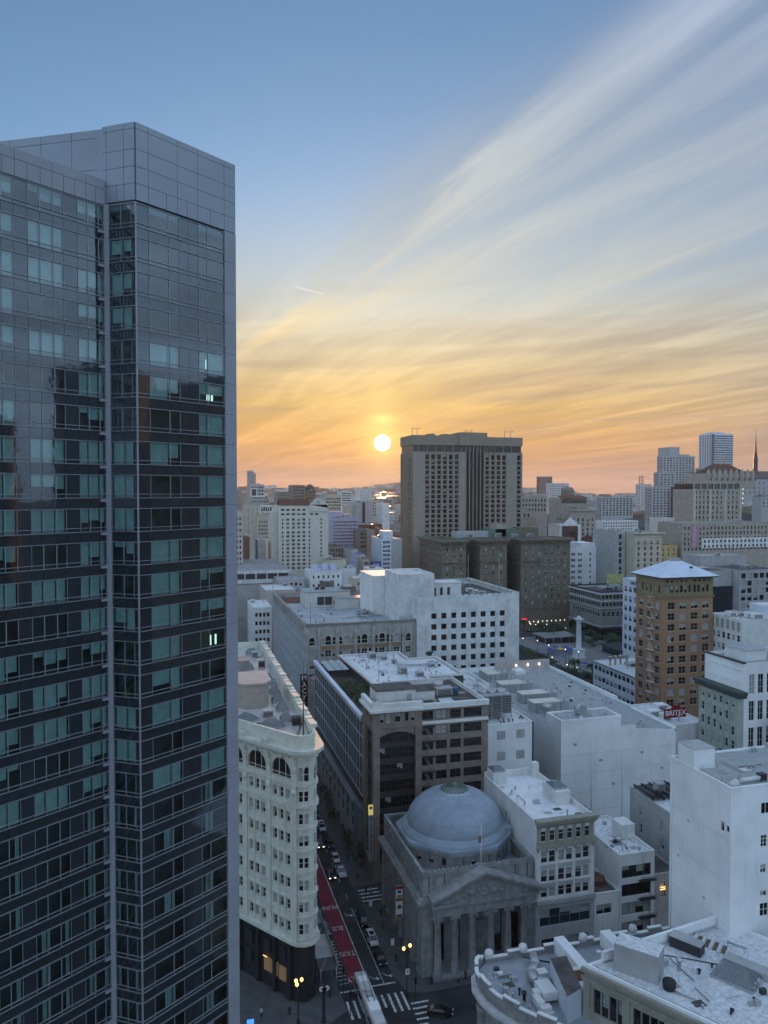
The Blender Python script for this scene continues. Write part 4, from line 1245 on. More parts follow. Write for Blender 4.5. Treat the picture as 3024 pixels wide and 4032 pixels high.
def make_concrete_store():
    X0, X1, Y0, Y1 = 88.1, 129.6, 271.5, 325.0
    root = thing('concrete_store', 'pale concrete store block with a grid of square dark windows', 'building', (X0, Y0, 0))
    DKW = mat('deep_window', (.012, .012, .012), .25, 0, 1, 0, .4)
    ops = []
    for j in range(6):
        for i in range(8):
            ops.append(dict(x=5.6 + i * 3.97, z=46.9 - j * 4.05, w=2.1, h=2.1, nx=1 + (i * 7 + j * 3) % 2, nz=1, fm=FRAME_D, ft=.06, gm=DKW, dark=.85))
    facade(root, X0, Y0, 0, X1 - X0, 0, 55.3, CONC, ops, .6)
    b = MB(); b.quad([(X1, Y0, 0), (X1, Y1, 0), (X1, Y1, 55.3), (X1, Y0, 55.3)], CONC).quad([(X1, Y1, 0), (X0, Y1, 0), (X0, Y1, 55.3), (X1, Y1, 55.3)], CONC).quad([(X0, Y1, 0), (X0, Y0, 0), (X0, Y0, 55.3), (X0, Y1, 55.3)], CONC)
    part('wall', b, root)
    for i in range(9): part('pilaster', MB().box(X0 + 4.1 + i * 3.97 - .25, X0 + 4.1 + i * 3.97 + .25, Y0 - .12, Y0 + .02, 18, 45.5, CONC), root)
    part('roof', MB().quad([(X0, Y0, 53.4), (X1, Y0, 53.4), (X1, Y1, 53.4), (X0, Y1, 53.4)], ROOF_D), root)
    for i in range(16): part('parapet_block', MB().box(X1 - .8, X1, Y0 + i * 3.35, Y0 + i * 3.35 + 2.4, 55.3, 55.8, CONC), root)
    for i in range(13): part('parapet_block', MB().box(X0 + 9 + i * 2.45, X0 + 9 + i * 2.45 + 1.7, Y0, Y0 + .6, 55.3, 55.7, CONC), root)
    part('slab_tower', MB().prism(rect(83.5, 97.5, 279, 300), 40, 62.4, CONC).ring(rect(83.5, 97.5, 279, 300), inset(rect(83.5, 97.5, 279, 300), .5), 62.4, 63.2, CONC), root)
    part('slab_tower', MB().prism(rect(78.5, 97, 300.2, 322), 40, 60.5, WHITE), root)
    part('roof_hut', MB().box(98, 110.5, 284, 292, 53.4, 58.6, WHITE).box(97.8, 110.7, 283.8, 292.2, 58.6, 58.9, WHITE), root)
    for x in (98.8, 101.6, 104.6): part('dark_door', MB().box(x, x + 1.1, 283.86, 283.97, 53.6, 57, DKGREY), root)
    r = random.Random(4)
    for i in range(9): unit(root, r.uniform(111, 124), r.uniform(276, 318), 53.4, r.uniform(1.6, 3.4), r.uniform(1.6, 3), r.uniform(1.4, 2.6), (METAL, GREYW, WHITE)[i % 3], fans=i % 2)
    unit(root, 112.5, 300, 53.4, 3.4, 3, 4.6, GREYW)
    clutter(root, 99, 128, 273, 283, 53.4, 18, 39)
    for x, y in ((113, 283), (124, 278)): part('flagpole', MB().tube((x, y, 53.4), (x, y, 70), .13, PINK, 6, .06), root)


make_concrete_store()


# ------------------------------------------------------------------ the old hotel of three wings and its tower (H, G)
def make_old_hotel():
    root = thing('old_hotel', 'sooty sandstone hotel with three wings and deep bracketed cornice facing the square', 'building', (175, 487, 0))
    Y0, zt = 487.0, 61.5
    wings = [(175.5, 193.0, 3, 4), (203.0, 223.0, 3, 5), (233.5, 271.5, 7, 9)]
    for wi, (a, b, n, nn) in enumerate(wings):
        W = b - a
        ops = grid(1.6, W - 1.4, n if wi < 2 else 7, 1.25, 54.0, 4.25, 10, 2.3, nx=1, nz=2, fm=FRAME_W)
        facade(root, a, Y0, 0, W, 0, zt, STFR, ops, .3)
        L = 48 if wi == 0 else 26
        lo = grid(1.5, L - 1.5, 11 if wi == 0 else 6, 1.2, 54.0, 4.25, 10, 2.2, nx=1, nz=2)
        facade(root, a, Y0 + L, -math.pi / 2, L, 0, zt, STFR, lo, .3, near=False)
        bb = MB(); bb.quad([(b, Y0, 0), (b, Y0 + 26, 0), (b, Y0 + 26, zt), (b, Y0, zt)], STFR)
        part('wall', bb, root)
        for z0, z1, o in ((59.0, 59.6, .5), (59.6, 60.4, 1.2), (60.4, 61.6, 1.9)):
            part('cornice', MB().ring(rect(a - o, b + o, Y0 - o, Y0 + L + o), rect(a + .5, b - .5, Y0 + .5, Y0 + L - .5), z0, z1, STFR if wi else (COPPER if z0 > 60 else STFR)), root)
        br = MB()
        for i in range(int(W / 1.6)): br.box(a + .4 + i * 1.6, a + .9 + i * 1.6, Y0 - 1.3, Y0, 58.3, 59.6, STFR)
        part('bracket_row', br, root)['kind'] = 'stuff'
        part('roof', MB().quad([(a, Y0, 61), (b, Y0, 61), (b, Y0 + L, 61), (a, Y0 + L, 61)], ROOF_R if wi == 0 else ROOF_D), root)
        for z in (57.0, 46.8, 12.6): part('string_course', MB().ring(rect(a - .35, b + .35, Y0 - .35, Y0 + L), rect(a + .2, b - .2, Y0 + .2, Y0 + L - .2), z - .3, z + .2, STFR), root)
        part('balcony', MB().box(a + 1.2, a + min(W - 1.2, 15), Y0 - 1.1, Y0, 46.0, 46.9, STFR), root)
        for i in range(max(2, int(W / 5))):
            x = a + 2 + i * 5
            obj('shop_arch', arch_mesh(2.6, 5.6, .3, STFR, FRAME_D, LIT if (wi == 2 and i in (5, 6)) else GLASS_D, 2), root, (x, Y0 - .05, 1.2))
    for a, b in ((193.0, 203.0), (223.0, 233.5)):
        part('court_wall', MB().box(a, b, Y0 + 25, Y0 + 27, 0, 61, STFR), root)
        for i in range(2):
            for j in range(10): obj('window', single_window_mesh(1.3, 2.2, .1, (i + j) % 6, FRAME_W, GLASS_D, 1, 2), root, (a + 2.2 + i * 4, Y0 + 24.85, 53.8 - j * 4.25))
    part('roof', MB().box(193, 271.5, Y0 + 26, Y0 + 46, 57, 61, ROOF_D), root)
    for x0, x1, h, m in ((197, 222, 4.5, GREYW), (222, 246, 6, COPPER), (246, 262, 7, STFR), (228, 236, 9.5, TAN)): part('roof_house', MB().box(x0, x1, Y0 + 30, Y0 + 40, 61, 61 + h, m), root)
    for x, h in ((205, 3), (227, 3.4), (240, 2.5), (252, 2.6)): unit(root, x, Y0 + 24, 61, 4, 3, h, GREYW)
    part('awning', MB().prism(rect(234.5, 237.5, 485.0, 487), 4.5, 6.2, emit('red_neon_awning', (1.0, .06, .10), .25)), root)
    lit = [(239 + i * 3.4) for i in range(9)]
    for x in lit: part('lamp', MB().lathe([(.25, 3.8), (.32, 4.1), (.1, 4.5)], x, 484.6, 6, LAMP_C), root)


make_old_hotel()


def make_hotel_tower():
    X0, X1, Y0, Y1 = 177.0, 266.9, 556.0, 587.0
    root = thing('hotel_tower', 'brown precast hotel tower with dark central ribs rising against the sunset', 'tower', (X0, Y0, 0))
    z0, zt = 0, 124.8
    part('body', MB().prism([(X0 + .4, Y0 + 1.3), (X1, Y0 + 1.3), (X1, Y1), (X0 + .4, Y1)], 0, zt + 6, STFT), root)

    def f(px): return X0 + (px - 262) * (X1 - X0) / (1148 - 262)
    # window fields left and right, columns of balconied windows between pale piers
    for a, b, n in ((350, 632, 6), (836, 1022, 4), (1100, 1147, 1)):
        xa, xb = f(a), f(b); pw = (xb - xa) / n
        ops = []
        for i in range(n):
            for j in range(19): ops.append(dict(x=(i + .5) * pw - 1.35, z=119.0 - j * 3.73, w=2.7, h=2.5 if j else 3.6, nx=1, nz=2, fm=STFT))
        ops = [o for o in ops if o['x'] > .05 and o['x'] + 2.7 < xb - xa - .05]
        facade(root, xa, Y0, 0, xb - xa, 0, zt, STFT, ops, .8, near=False)
        for i in range(n + 1): part('pier', MB().box(xa + i * pw - .55, xa + i * pw + .55, Y0 - .5, Y0 + .1, 0, zt, STFT_P), root)
    for a, b in ((262, 350), (632, 680), (1022, 1100)): part('blank_pier', MB().box(f(a), f(b), Y0 - .55, Y0 + .7, 0, zt, STFT_P), root)
    part('rib_recess', MB().box(f(680), f(836), Y0 + .2, Y0 + .7, 0, 130, mat('dark_ribs', (.045, .035, .03), .5, .1)), root)
    for i in range(6): part('rib', MB().box(f(682 + i * 30) - .35, f(682 + i * 30) + .35, Y0 - .7, Y0 + .3, 0, 130, STFT), root)
    part('centre_window', MB().box(f(712), f(740), Y0 - .1, Y0 + .25, 112, 116, GLASS_B), root)
    for i in range(7):
        y = Y0 + 1 + i * 4.9; part('side_rib', MB().box(X0 - .6, X0 + .2, y - .5, y + .5, 0, 124, STFT), root)
        for j in range(10): pass
    sw = grid(0, 31, 5, 2.6, 117.5, 3.73, 18, 2.4, nx=1, nz=1, fm=STFT)
    facade(root, X0 - .02, Y1, -math.pi / 2, Y1 - Y0, 0, zt, STFT, sw, .3, near=False)
    # top: dark glazed storey and the blind crown
    part('sky_lounge', MB().box(X0 + .2, X1 - .6, Y0 + .1, Y1 - 1, zt, 129.8, mat('lounge_glass', (.05, .04, .03), .2, 0, 1, 0, .6)), root)
    for i in range(12): part('lounge_mullion', MB().box(X0 + 4 + i * 7, X0 + 4.5 + i * 7, Y0 - .1, Y0 + .2, zt, 129.8, STFT), root)
    part('crown', MB().prism([(X0 + 1.5, Y0 - .9), (f(640), Y0 - .9), (f(640), Y1), (X0 - .8, Y1), (X0 - .8, Y0 + 1.5)], 129.8, 137.2, STFT), root)
    part('crown', MB().box(f(625), f(850), Y0 - 2.2, Y1, 129.8, 139.8, STFT), root)
    part('crown', MB().box(f(850), X1 + .3, Y0 - .9, Y1, 129.8, 136.6, STFT), root)
    for x in (400, 510): part('roof_house', MB().box(f(x), f(x + 45), Y0 + 3, Y0 + 12, 137.2, 138.7, STFT), root)
    for x, h in ((268, 5), (305, 5), (1020, 4.2), (1070, 4.5)): part('window_cleaning_davit', MB().tube((f(x), Y0 + 4, 136), (f(x), Y0 + 4, 137.5 + h), .25, PINK, 5).tube((f(x), Y0 + 4, 137.5 + h), (f(x) + 3, Y0 + 4, 137.2 + h), .2, PINK, 5), root)
    for i in range(7): part('antenna', MB().tube((f(680 + i * 14), Y0 + 5, 139.8), (f(680 + i * 14), Y0 + 5, 141 + (i % 3)), .18, DKMETAL, 4), root)


make_hotel_tower()


# ------------------------------------------------------------------ domed bank
def make_bank():
    X0, X1, Y0, Y1 = 46.7, 70.3, 140.0, 168.6
    root = thing('domed_bank', 'grey granite temple bank with a big pale blue dome and pedimented portico', 'building', (X0, Y0, 0))
    zc = 14.0
    # portico wall behind the columns
    ops = [dict(x=a, z=1.2, w=w, h=h, nx=1, nz=3, fm=FRAME_D, gm=GLASS_D, ft=.12) for a, w, h in ((3.0, 2.2, 7.5), (6.5, 2.1, 9.0), (10.5, 2.9, 6.2), (15.5, 2.1, 9.0), (19.4, 2.0, 7.6))]
    facade(root, X0, Y0 + 2.2, 0, X1 - X0, 0, zc, STONE, ops, .5)
    so = [dict(x=2.6 + i * 4.3, z=1.5, w=1.9, h=9.0, nx=1, nz=4, fm=FRAME_D, ft=.12) for i in range(6)]
    facade(root, X0, Y1, -math.pi / 2, Y1 - Y0, 0, zc, STONE, so, .9)
    b = MB(); b.quad([(X1, Y0, 0), (X1, Y1, 0), (X1, Y1, 20), (X1, Y0, 20)], STONE).quad([(X1, Y1, 0), (X0, Y1, 0), (X0, Y1, 20), (X1, Y1, 20)], STONE)
    part('wall', b, root)
    for i in range(7):
        y = Y1 - .6 - i * 4.4
        part('side_pilaster', MB().box(X0 - .45, X0 + .1, y - .75, y + .75, 0, 12.4, STONE).box(X0 - .6, X0 + .1, y - .9, y + .9, 12.4, 13.1, STONE).box(X0 - .6, X0 + .1, y - .9, y + .9, 0, .9, STONE), root)
    for x0, x1 in ((X0 - .3, X0 + 2.0), (X1 - 1.6, X1 + .2)): part('corner_pier', MB().box(x0, x1, Y0 - .2, Y0 + 2.3, 0, 13.2, STONE), root)
    part('plinth', MB().box(X0 + 1.6, X1, Y0 - 2.2, Y0 + 2.2, 0, .7, STONE), root)
    colm = MB().lathe([(.92, .7), (.92, 1.0), (.75, 1.15), (.72, 5), (.60, 11.6), (.72, 11.8)], 0, 0, 18, STONE)
    colm.box(-.85, .85, -.7, .7, 12.2, 12.5, STONE)
    cm = colm.mesh('column')
    vol = MB()
    for s in (-.75, .75):
        for i in range(12):
            a, c = R(30 * i), R(30 * (i + 1)); vol.quad([(s + .34 * math.cos(a), -.75, 12.0 + .34 * math.sin(a)), (s + .34 * math.cos(c), -.75, 12.0 + .34 * math.sin(c)), (s + .34 * math.cos(c), .6, 12.0 + .34 * math.sin(c)), (s + .34 * math.cos(a), .6, 12.0 + .34 * math.sin(a))], STONE)
        vol.quad([(s + .34 * math.cos(R(30 * i)), -.75, 12.0 + .34 * math.sin(R(30 * i))) for i in range(12)], STONE)
    vol.box(-.8, .8, -.6, .5, 11.9, 12.25, STONE)
    vm = vol.mesh('capital')
    for x in (49.3, 52.8, 56.5, 60.5, 64.1, 67.6):
        c = obj('column', cm, root, (x, Y0 - 1.2, 0)); obj('capital', vm, c, (0, 0, 0), 0, True)
    part('entablature', MB().box(X0 + 1.7, X1 - .4, Y0 - 2.0, Y0 + 2.2, 12.5, 14.4, STONE), root)
    o = rect(X0 - .5, X1 + .3, Y0 - .3, Y1)
    part('entablature', MB().ring(o, inset(o, 1.0), 13.0, 14.6, STONE), root)
    o = rect(X0 - 1.3, X1 + .2, Y0 - 1.0, Y1 + .6)
    part('cornice', MB().ring(o, inset(o, 1.9), 14.6, 15.2, STONE).ring(inset(o, .4), inset(o, 1.9), 15.2, 15.5, STONE), root)
    # pediment
    xa, xb, xm, yf = X0 + 1.2, X1 + .3, 58.6, Y0 - 2.4
    pd = MB(); pd.quad([(xa, yf + .6, 15.0), (xb, yf + .6, 15.0), (xm, yf + .6, 19.4)], STONE)
    part('tympanum', pd, root)
    part('pediment_base', MB().box(xa, xb, yf, Y0 + 1, 14.4, 15.0, STONE), root)
    for p, q in (((xa - .2, 15.0), (xm, 19.6)), ((xm, 19.6), (xb + .2, 15.0))):
        r = MB()
        for (y0, y1, t0, t1) in ((yf - .3, Y0 + 1.2, 0.2, .75), (yf - .7, Y0 + 1.2, .75, 1.15)):
            v = [(p[0], y0, p[1] + t0), (q[0], y0, q[1] + t0), (q[0], y0, q[1] + t1), (p[0], y0, p[1] + t1), (p[0], y1, p[1] + t0), (q[0], y1, q[1] + t0), (q[0], y1, q[1] + t1), (p[0], y1, p[1] + t1)]
            for ff in ((0, 1, 2, 3), (5, 4, 7, 6), (3, 2, 6, 7), (1, 0, 4, 5), (0, 3, 7, 4), (2, 1, 5, 6)): r.quad([v[k] for k in ff], STONE)
        part('raking_cornice', r, root)
    part('medallion', shift_xy(MB().lathe([(1.25, 0), (1.25, .25), (.95, .3), (.9, .1), (.55, .35), (.2, .45)], 0, 0, 18, STONE), xm, yf + .55, 16.9), root)
    for s in (-1, 1):
        for k in range(3): part('relief', shift_xy(MB().lathe([(.7 - .18 * k, 0), (.5 - .15 * k, .25), (.1, .35)], 0, 0, 9, STONE), xm + s * (2.4 + 1.7 * k), yf + .55, 16.3 - .28 * k), root)
    # attic storey with carved panels along the side street
    facade(root, X0 + .2, Y0 + .4, 0, X1 - X0 - .2, 15.2, 19.9, STONE, [], .2)
    facade(root, X0 + .2, Y1, -math.pi / 2, Y1 - Y0 - .4, 15.2, 19.9, STONE, [], .2)
    for x in (48, 51.2, 66.3, 69): part('attic_joint', MB().box(x, x + .12, Y0 + .3, Y0 + .42, 15.4, 19.6, STONE_D), root)
    for i in range(9):
        y = Y1 - 2 - i * 3.1
        cp = MB().box(X0 - .02, X0 + .22, y - 1.15, y + 1.15, 15.9, 19.2, STONE)
        if i % 2 == 0: cp.box(X0 - .22, X0, y - .7, y - .4, 16.3, 18.8, STONE).box(X0 - .22, X0, y + .4, y + .7, 16.3, 18.8, STONE).box(X0 - .22, X0, y - .4, y + .4, 17.4, 17.8, STONE)
        else:
            for k in range(10):
                a = R(36 * k); cp.box(X0 - .22, X0, y + .75 * math.cos(a) - .17, y + .75 * math.cos(a) + .17, 17.55 + 1.05 * math.sin(a) - .2, 17.55 + 1.05 * math.sin(a) + .2, STONE)
        part('carved_panel', cp, root)
    o = rect(X0 - .05, X1, Y0 + .15, Y1)
    part('attic_parapet', MB().ring(o, inset(o, .6), 19.8, 20.5, STONE), root)
    cren = MB()
    for i in range(24): cren.box(X0 + i * .98 + .1, X0 + i * .98 + .6, Y0 + .05, Y0 + .5, 20.5, 20.85, STONE)
    part('cresting', cren, root)['kind'] = 'stuff'
    part('roof', MB().box(X0 + .5, X1 - .2, Y0 + .7, Y1 - .2, 16, 17.0, DOME), root)
    for x, y in ((50, 143.2), (53.2, 142.5), (66.5, 144.5)): skylight(root, x, y, 17.0, 2.6, 1.8, .8, 0, bars=4)
    # octagonal drum and dome
    cx, cy = 59.3, 156.2
    oc = [(cx + 12.4 * math.cos(R(22.5 + 45 * i)), cy + 12.4 * math.sin(R(22.5 + 45 * i))) for i in range(8)]
    part('drum_roof', MB().prism(inset(oc, -.5), 21.2, 21.7, DOME), root)
    part('drum_cornice', MB().ring(inset(oc, -.45), inset(oc, .3), 20.6, 21.2, STONE), root)
    for i in range(8):
        p, q = Vector(oc[i]), Vector(oc[(i + 1) % 8]); w = (q - p).length
        ops = [dict(x=w * k - .55, z=18.3, w=1.1, h=1.6, nx=1, nz=1, fm=FRAME_D) for k in (.2, .5, .8)]
        facade(root, p.x, p.y, math.atan2(q.y - p.y, q.x - p.x), w, 16.5, 21.0, STONE, ops, .35)
    part('drum_ring', MB().lathe([(11.6, 21.7), (11.6, 22.3), (11.1, 22.4), (11.0, 22.9), (10.5, 23.0)], cx, cy, 64, DOME), root)
    prof = [(10.5 * math.cos(t) if t < 1.3 else 0, 22.9 + 7.4 * math.sin(t)) for t in [R(4 * i) for i in range(19)]]
    prof = [(10.4 * math.cos(R(4.3 * i)), 22.8 + 7.2 * math.sin(R(4.3 * i))) for i in range(18)]
    part('dome', MB().lathe(prof, cx, cy, 64, DOME), root)
    zl = 22.8 + 7.2 * math.sin(R(4.3 * 17)); rl = 10.4 * math.cos(R(4.3 * 17))
    ocu = part('oculus_skylight', MB().lathe([(3.3, zl - .5), (3.4, zl - .05), (3.2, zl + .1)], cx, cy, 32, METAL).lathe([(3.15, zl + .05), (1.9, zl + .7), (.3, zl + 1.1)], cx, cy, 20, mat('oculus_glass', (.15, .18, .18), .15, .1, 1, 0, .8), False), root)
    rb = MB()
    for i in range(20):
        a = R(18 * i); rb.tube((cx + 3.17 * math.cos(a), cy + 3.17 * math.sin(a), zl + .08), (cx + 1.9 * math.cos(a), cy + 1.9 * math.sin(a), zl + .74), .09, BRONZE, 4).tube((cx + 1.9 * math.cos(a), cy + 1.9 * math.sin(a), zl + .74), (cx + .3 * math.cos(a), cy + .3 * math.sin(a), zl + 1.14), .09, BRONZE, 4)
    rb.lathe([(.75, zl + 1.05), (.75, zl + 1.3), (.2, zl + 1.5)], cx, cy, 10, COPPER)
    part('oculus_ribs', rb, root)
    for k in (5, 12, 15): part('dome_seam', MB().lathe([(10.4 * math.cos(R(4.3 * k)) + .05, 22.8 + 7.2 * math.sin(R(4.3 * k)) - .02), (10.4 * math.cos(R(4.3 * k + .6)) + .05, 22.8 + 7.2 * math.sin(R(4.3 * k + .6)) + .02)], cx, cy, 64, mat('dome_seam_tar', (.225, .27, .325), .6, .1)), root)
    part('stair_hut', MB().box(66.2, 70, 150, 155, 17, 22.6, DOME).box(66, 70.2, 149.8, 155.2, 22.6, 22.8, DOME), root)
    part('flagpole', MB().tube((58.9, Y0 + .2, 19.5), (58.9, Y0 + .2, 28.6), .11, FRAME_W, 6, .06).lathe([(.02, 28.6), (.16, 28.75), (.02, 28.95)], 58.9, Y0 + .2, 8, FRAME_W), root)
    part('doorway', MB().box(57.2, 60.4, Y0 + 1.9, Y0 + 2.3, .7, 7.8, STONE).box(56.8, 60.8, Y0 + 1.7, Y0 + 2.3, 7.8, 8.6, STONE), root)
    part('tube_light', MB().box(53.5, 54.9, Y0 + 2.0, Y0 + 2.1, 9.9, 10.02, LAMP_C), root)
    part('projecting_flag', MB().tube((59.6, Y0 + 2, 10.6), (60.3, Y0 - .2, 11.4), .05, FRAME_W, 4).quad([(59.8, Y0 + 1.4, 10.8), (60.25, Y0 - .1, 11.3), (60.3, Y0 - .3, 10.3), (59.9, Y0 + 1.2, 9.9)], SIGN_W), root)


make_bank()
fb = thing('flag', 'small furled flag at half mast on the bank pediment pole', 'flag', (58.9, 140.2, 26.2))
obj('cloth', MB().prism([(0, -.1), (.0, .1), (-.35, .25), (-.6, .1), (-.55, -.1), (-.3, -.2)], -1.1, .3, mat('faded_flag', (.30, .14, .10), .8, .3, 3)), fb, (0, 0, 0), 0, True)
fl = thing('hanging_banner', 'tall white banner with red yellow and blue patches beside the bank', 'banner', (45.6, 152.4, 5))
obj('cloth', MB().box(-.75, .75, -.04, .04, 0, 7.2, SIGN_W), fl, (0, 0, 0), 0, True)
for z, h, w, c in ((6.4, .7, 1.5, (.35, .05, .05)), (5.6, .5, .8, (.03, .06, .3)), (4.6, .6, 1.0, (.5, .3, .02)), (3.9, .6, 1.4, (.3, .08, .06)), (2.2, .9, .5, (.12, .12, .1)), (2.4, .4, 1.1, (.12, .12, .1)), (.5, .5, 1.2, (.03, .06, .3)), (.05, .4, 1.5, (.4, .2, .02))):
    obj('printed_patch', MB().box(-w / 2, w / 2, -.06, -.045, z, z + h, mat('print_%d' % int(z * 10), c, .8, .2, 3)), fl, (0, 0, 0), 0, True)
obj('arm', MB().tube((-.7, 0, 7.3), (1.2, 0, 7.3), .05, DKMETAL, 4), fl, (0, 0, 0), 0, True)


# ------------------------------------------------------------------ buildings along the cross street
def make_grey_cornice():
    X0, X1, Y0, Y1 = 70.6, 83.7, 139.3, 166.4
    root = thing('green_cornice_building', 'narrow white building with grey green bracketed cornice and white roof next to the dome', 'building', (X0, Y0, 0))
    ops = [dict(x=.9 + i * 1.98, z=24.0, w=1.15, h=2.9, style='arch', nx=1) for i in range(6)]
    for z in (19.5, 15.6, 11.9 + .5):
        for i in range(3):
            for k in (0, 1): ops.append(dict(x=1.0 + i * 3.85 + k * 1.75, z=z, w=1.5, h=2.5, nx=1, nz=2))
    facade(root, X0, Y0, 0, X1 - X0, 11.5, 28.0, WHITE, ops, .35)
    facade(root, X0, Y0, 0, X1 - X0, 0, 11.5, GREYW, [dict(x=.8, z=6.4, w=11.5, h=3.6, nx=5, nz=2, fm=ALU, gm=GLASS_B), dict(x=1.2, z=.5, w=4.5, h=3.4, nx=2, nz=1, gm=GLASS_B, fm=FRAME_D), dict(x=7, z=.5, w=4.8, h=3.4, nx=2, nz=1, fm=FRAME_D)], .4)
    facade(root, X0, Y1, -math.pi / 2, Y1 - Y0, 0, 28.0, WHITE, [dict(x=11.5, z=21.5, w=1.1, h=2.8), dict(x=13.4, z=21.3, w=1.1, h=2.6)], .3)
    b = MB(); b.quad([(X1, Y0, 0), (X1, Y1, 0), (X1, Y1, 28), (X1, Y0, 28)], WHITE).quad([(X1, Y1, 0), (X0, Y1, 0), (X0, Y1, 28), (X1, Y1, 28)], WHITE)
    part('wall', b, root)
    part('arcade_front', MB().box(X0 - .1, X1 + .1, Y0 - .16, Y0 - .01, 26.95, 27.6, OLIVE).box(X0 - .1, X1 + .1, Y0 - .16, Y0 - .01, 23.1, 23.98, OLIVE), root)
    for i in range(7): part('arcade_pier', MB().box(X0 + (.0 if i == 0 else .9 + i * 1.98 - .8), X0 + .9 + i * 1.98 - .03, Y0 - .14, Y0 - .01, 23.98, 26.95, OLIVE), root)
    part('cornice', MB().box(X0 - .3, X1 + .3, Y0 - .9, Y0 + .3, 27.6, 28.3, OLIVE).box(X0 - .4, X1 + .4, Y0 - 1.3, Y0 + .3, 28.3, 28.7, OLIVE), root)
    d = MB()
    for i in range(22): d.box(X0 + .1 + i * .6, X0 + .4 + i * .6, Y0 - .75, Y0 - .1, 27.15, 27.6, OLIVE)
    part('dentil_course', d, root)['kind'] = 'stuff'
    part('string_course', MB().box(X0 - .1, X1 + .1, Y0 - .45, Y0, 22.6, 23.1, OLIVE), root)
    for i in range(7): part('bracket', MB().box(X0 + i * 2.1, X0 + i * 2.1 + .3, Y0 - .4, Y0, 22.0, 22.6, OLIVE), root)
    for z in (18.4, 14.6): part('spandrel', MB().box(X0 + .8, X1 - .8, Y0 - .05, Y0 - .01, z - .1, z + .8, GREYW), root)
    part('string_course', MB().box(X0 - .1, X1 + .1, Y0 - .5, Y0, 11.2, 12.0, GREYW), root)
    for i in range(4): part('pilaster', MB().box(X0 + .3 + i * 3.95, X0 + .75 + i * 3.95, Y0 - .15, Y0 - .01, 12, 22, WHITE), root)
    part('roof', MB().box(X0 + .05, X1 - .05, Y0 + .2, Y1 - .05, 26, 27.1, ROOF_W), root)
    part('parapet', MB().box(X0 - .03, X0 + .35, Y0 + .3, Y1 - .41, 27.95, 28.15, WHITE).box(X0 + .02, X0 + .33, Y0 + .3, Y1 - .41, 27.05, 27.96, WHITE).box(X1 - .35, X1 - .03, Y0 + .3, Y1 - .41, 27, 28.3, WHITE).box(X0 + .02, X1 - .03, Y1 - .4, Y1 - .02, 27, 28.8, WHITE), root)
    part('roof_hut', MB().box(79.6, 83, 148, 154.5, 27.1, 30.0, WHITE), root)
    skylight(root, 81.3, 151.2, 30.0, 3.0, 4.2, .8, math.pi / 2 * 0, bars=3)
    part('roof_hut', MB().box(71.2, 74.4, 162.2, 166, 27.1, 29.8, WHITE), root); skylight(root, 72.8, 164.1, 29.8, 2.8, 3.4, .8, 0, bars=3)
    part('chimney', MB().box(82.2, 83.6, 164, 165.6, 27, 30.5, WHITE), root)
    clutter(root, 71.5, 79, 141.5, 161, 27.1, 14, 40)
    pipe(root, 79.5, 143, 27.1, 1.0); part('roof_hatch', MB().box(81, 82.3, 141.5, 142.6, 27.1, 27.6, ROOF_D), root)
    pf = MB().box(68.9, 70.6, 157, 161, 22.9, 23.1, METAL); pf.tube((69, 157, 21), (69, 157, 25), .05, METAL, 4)
    part('side_platform', pf, root)


make_grey_cornice()


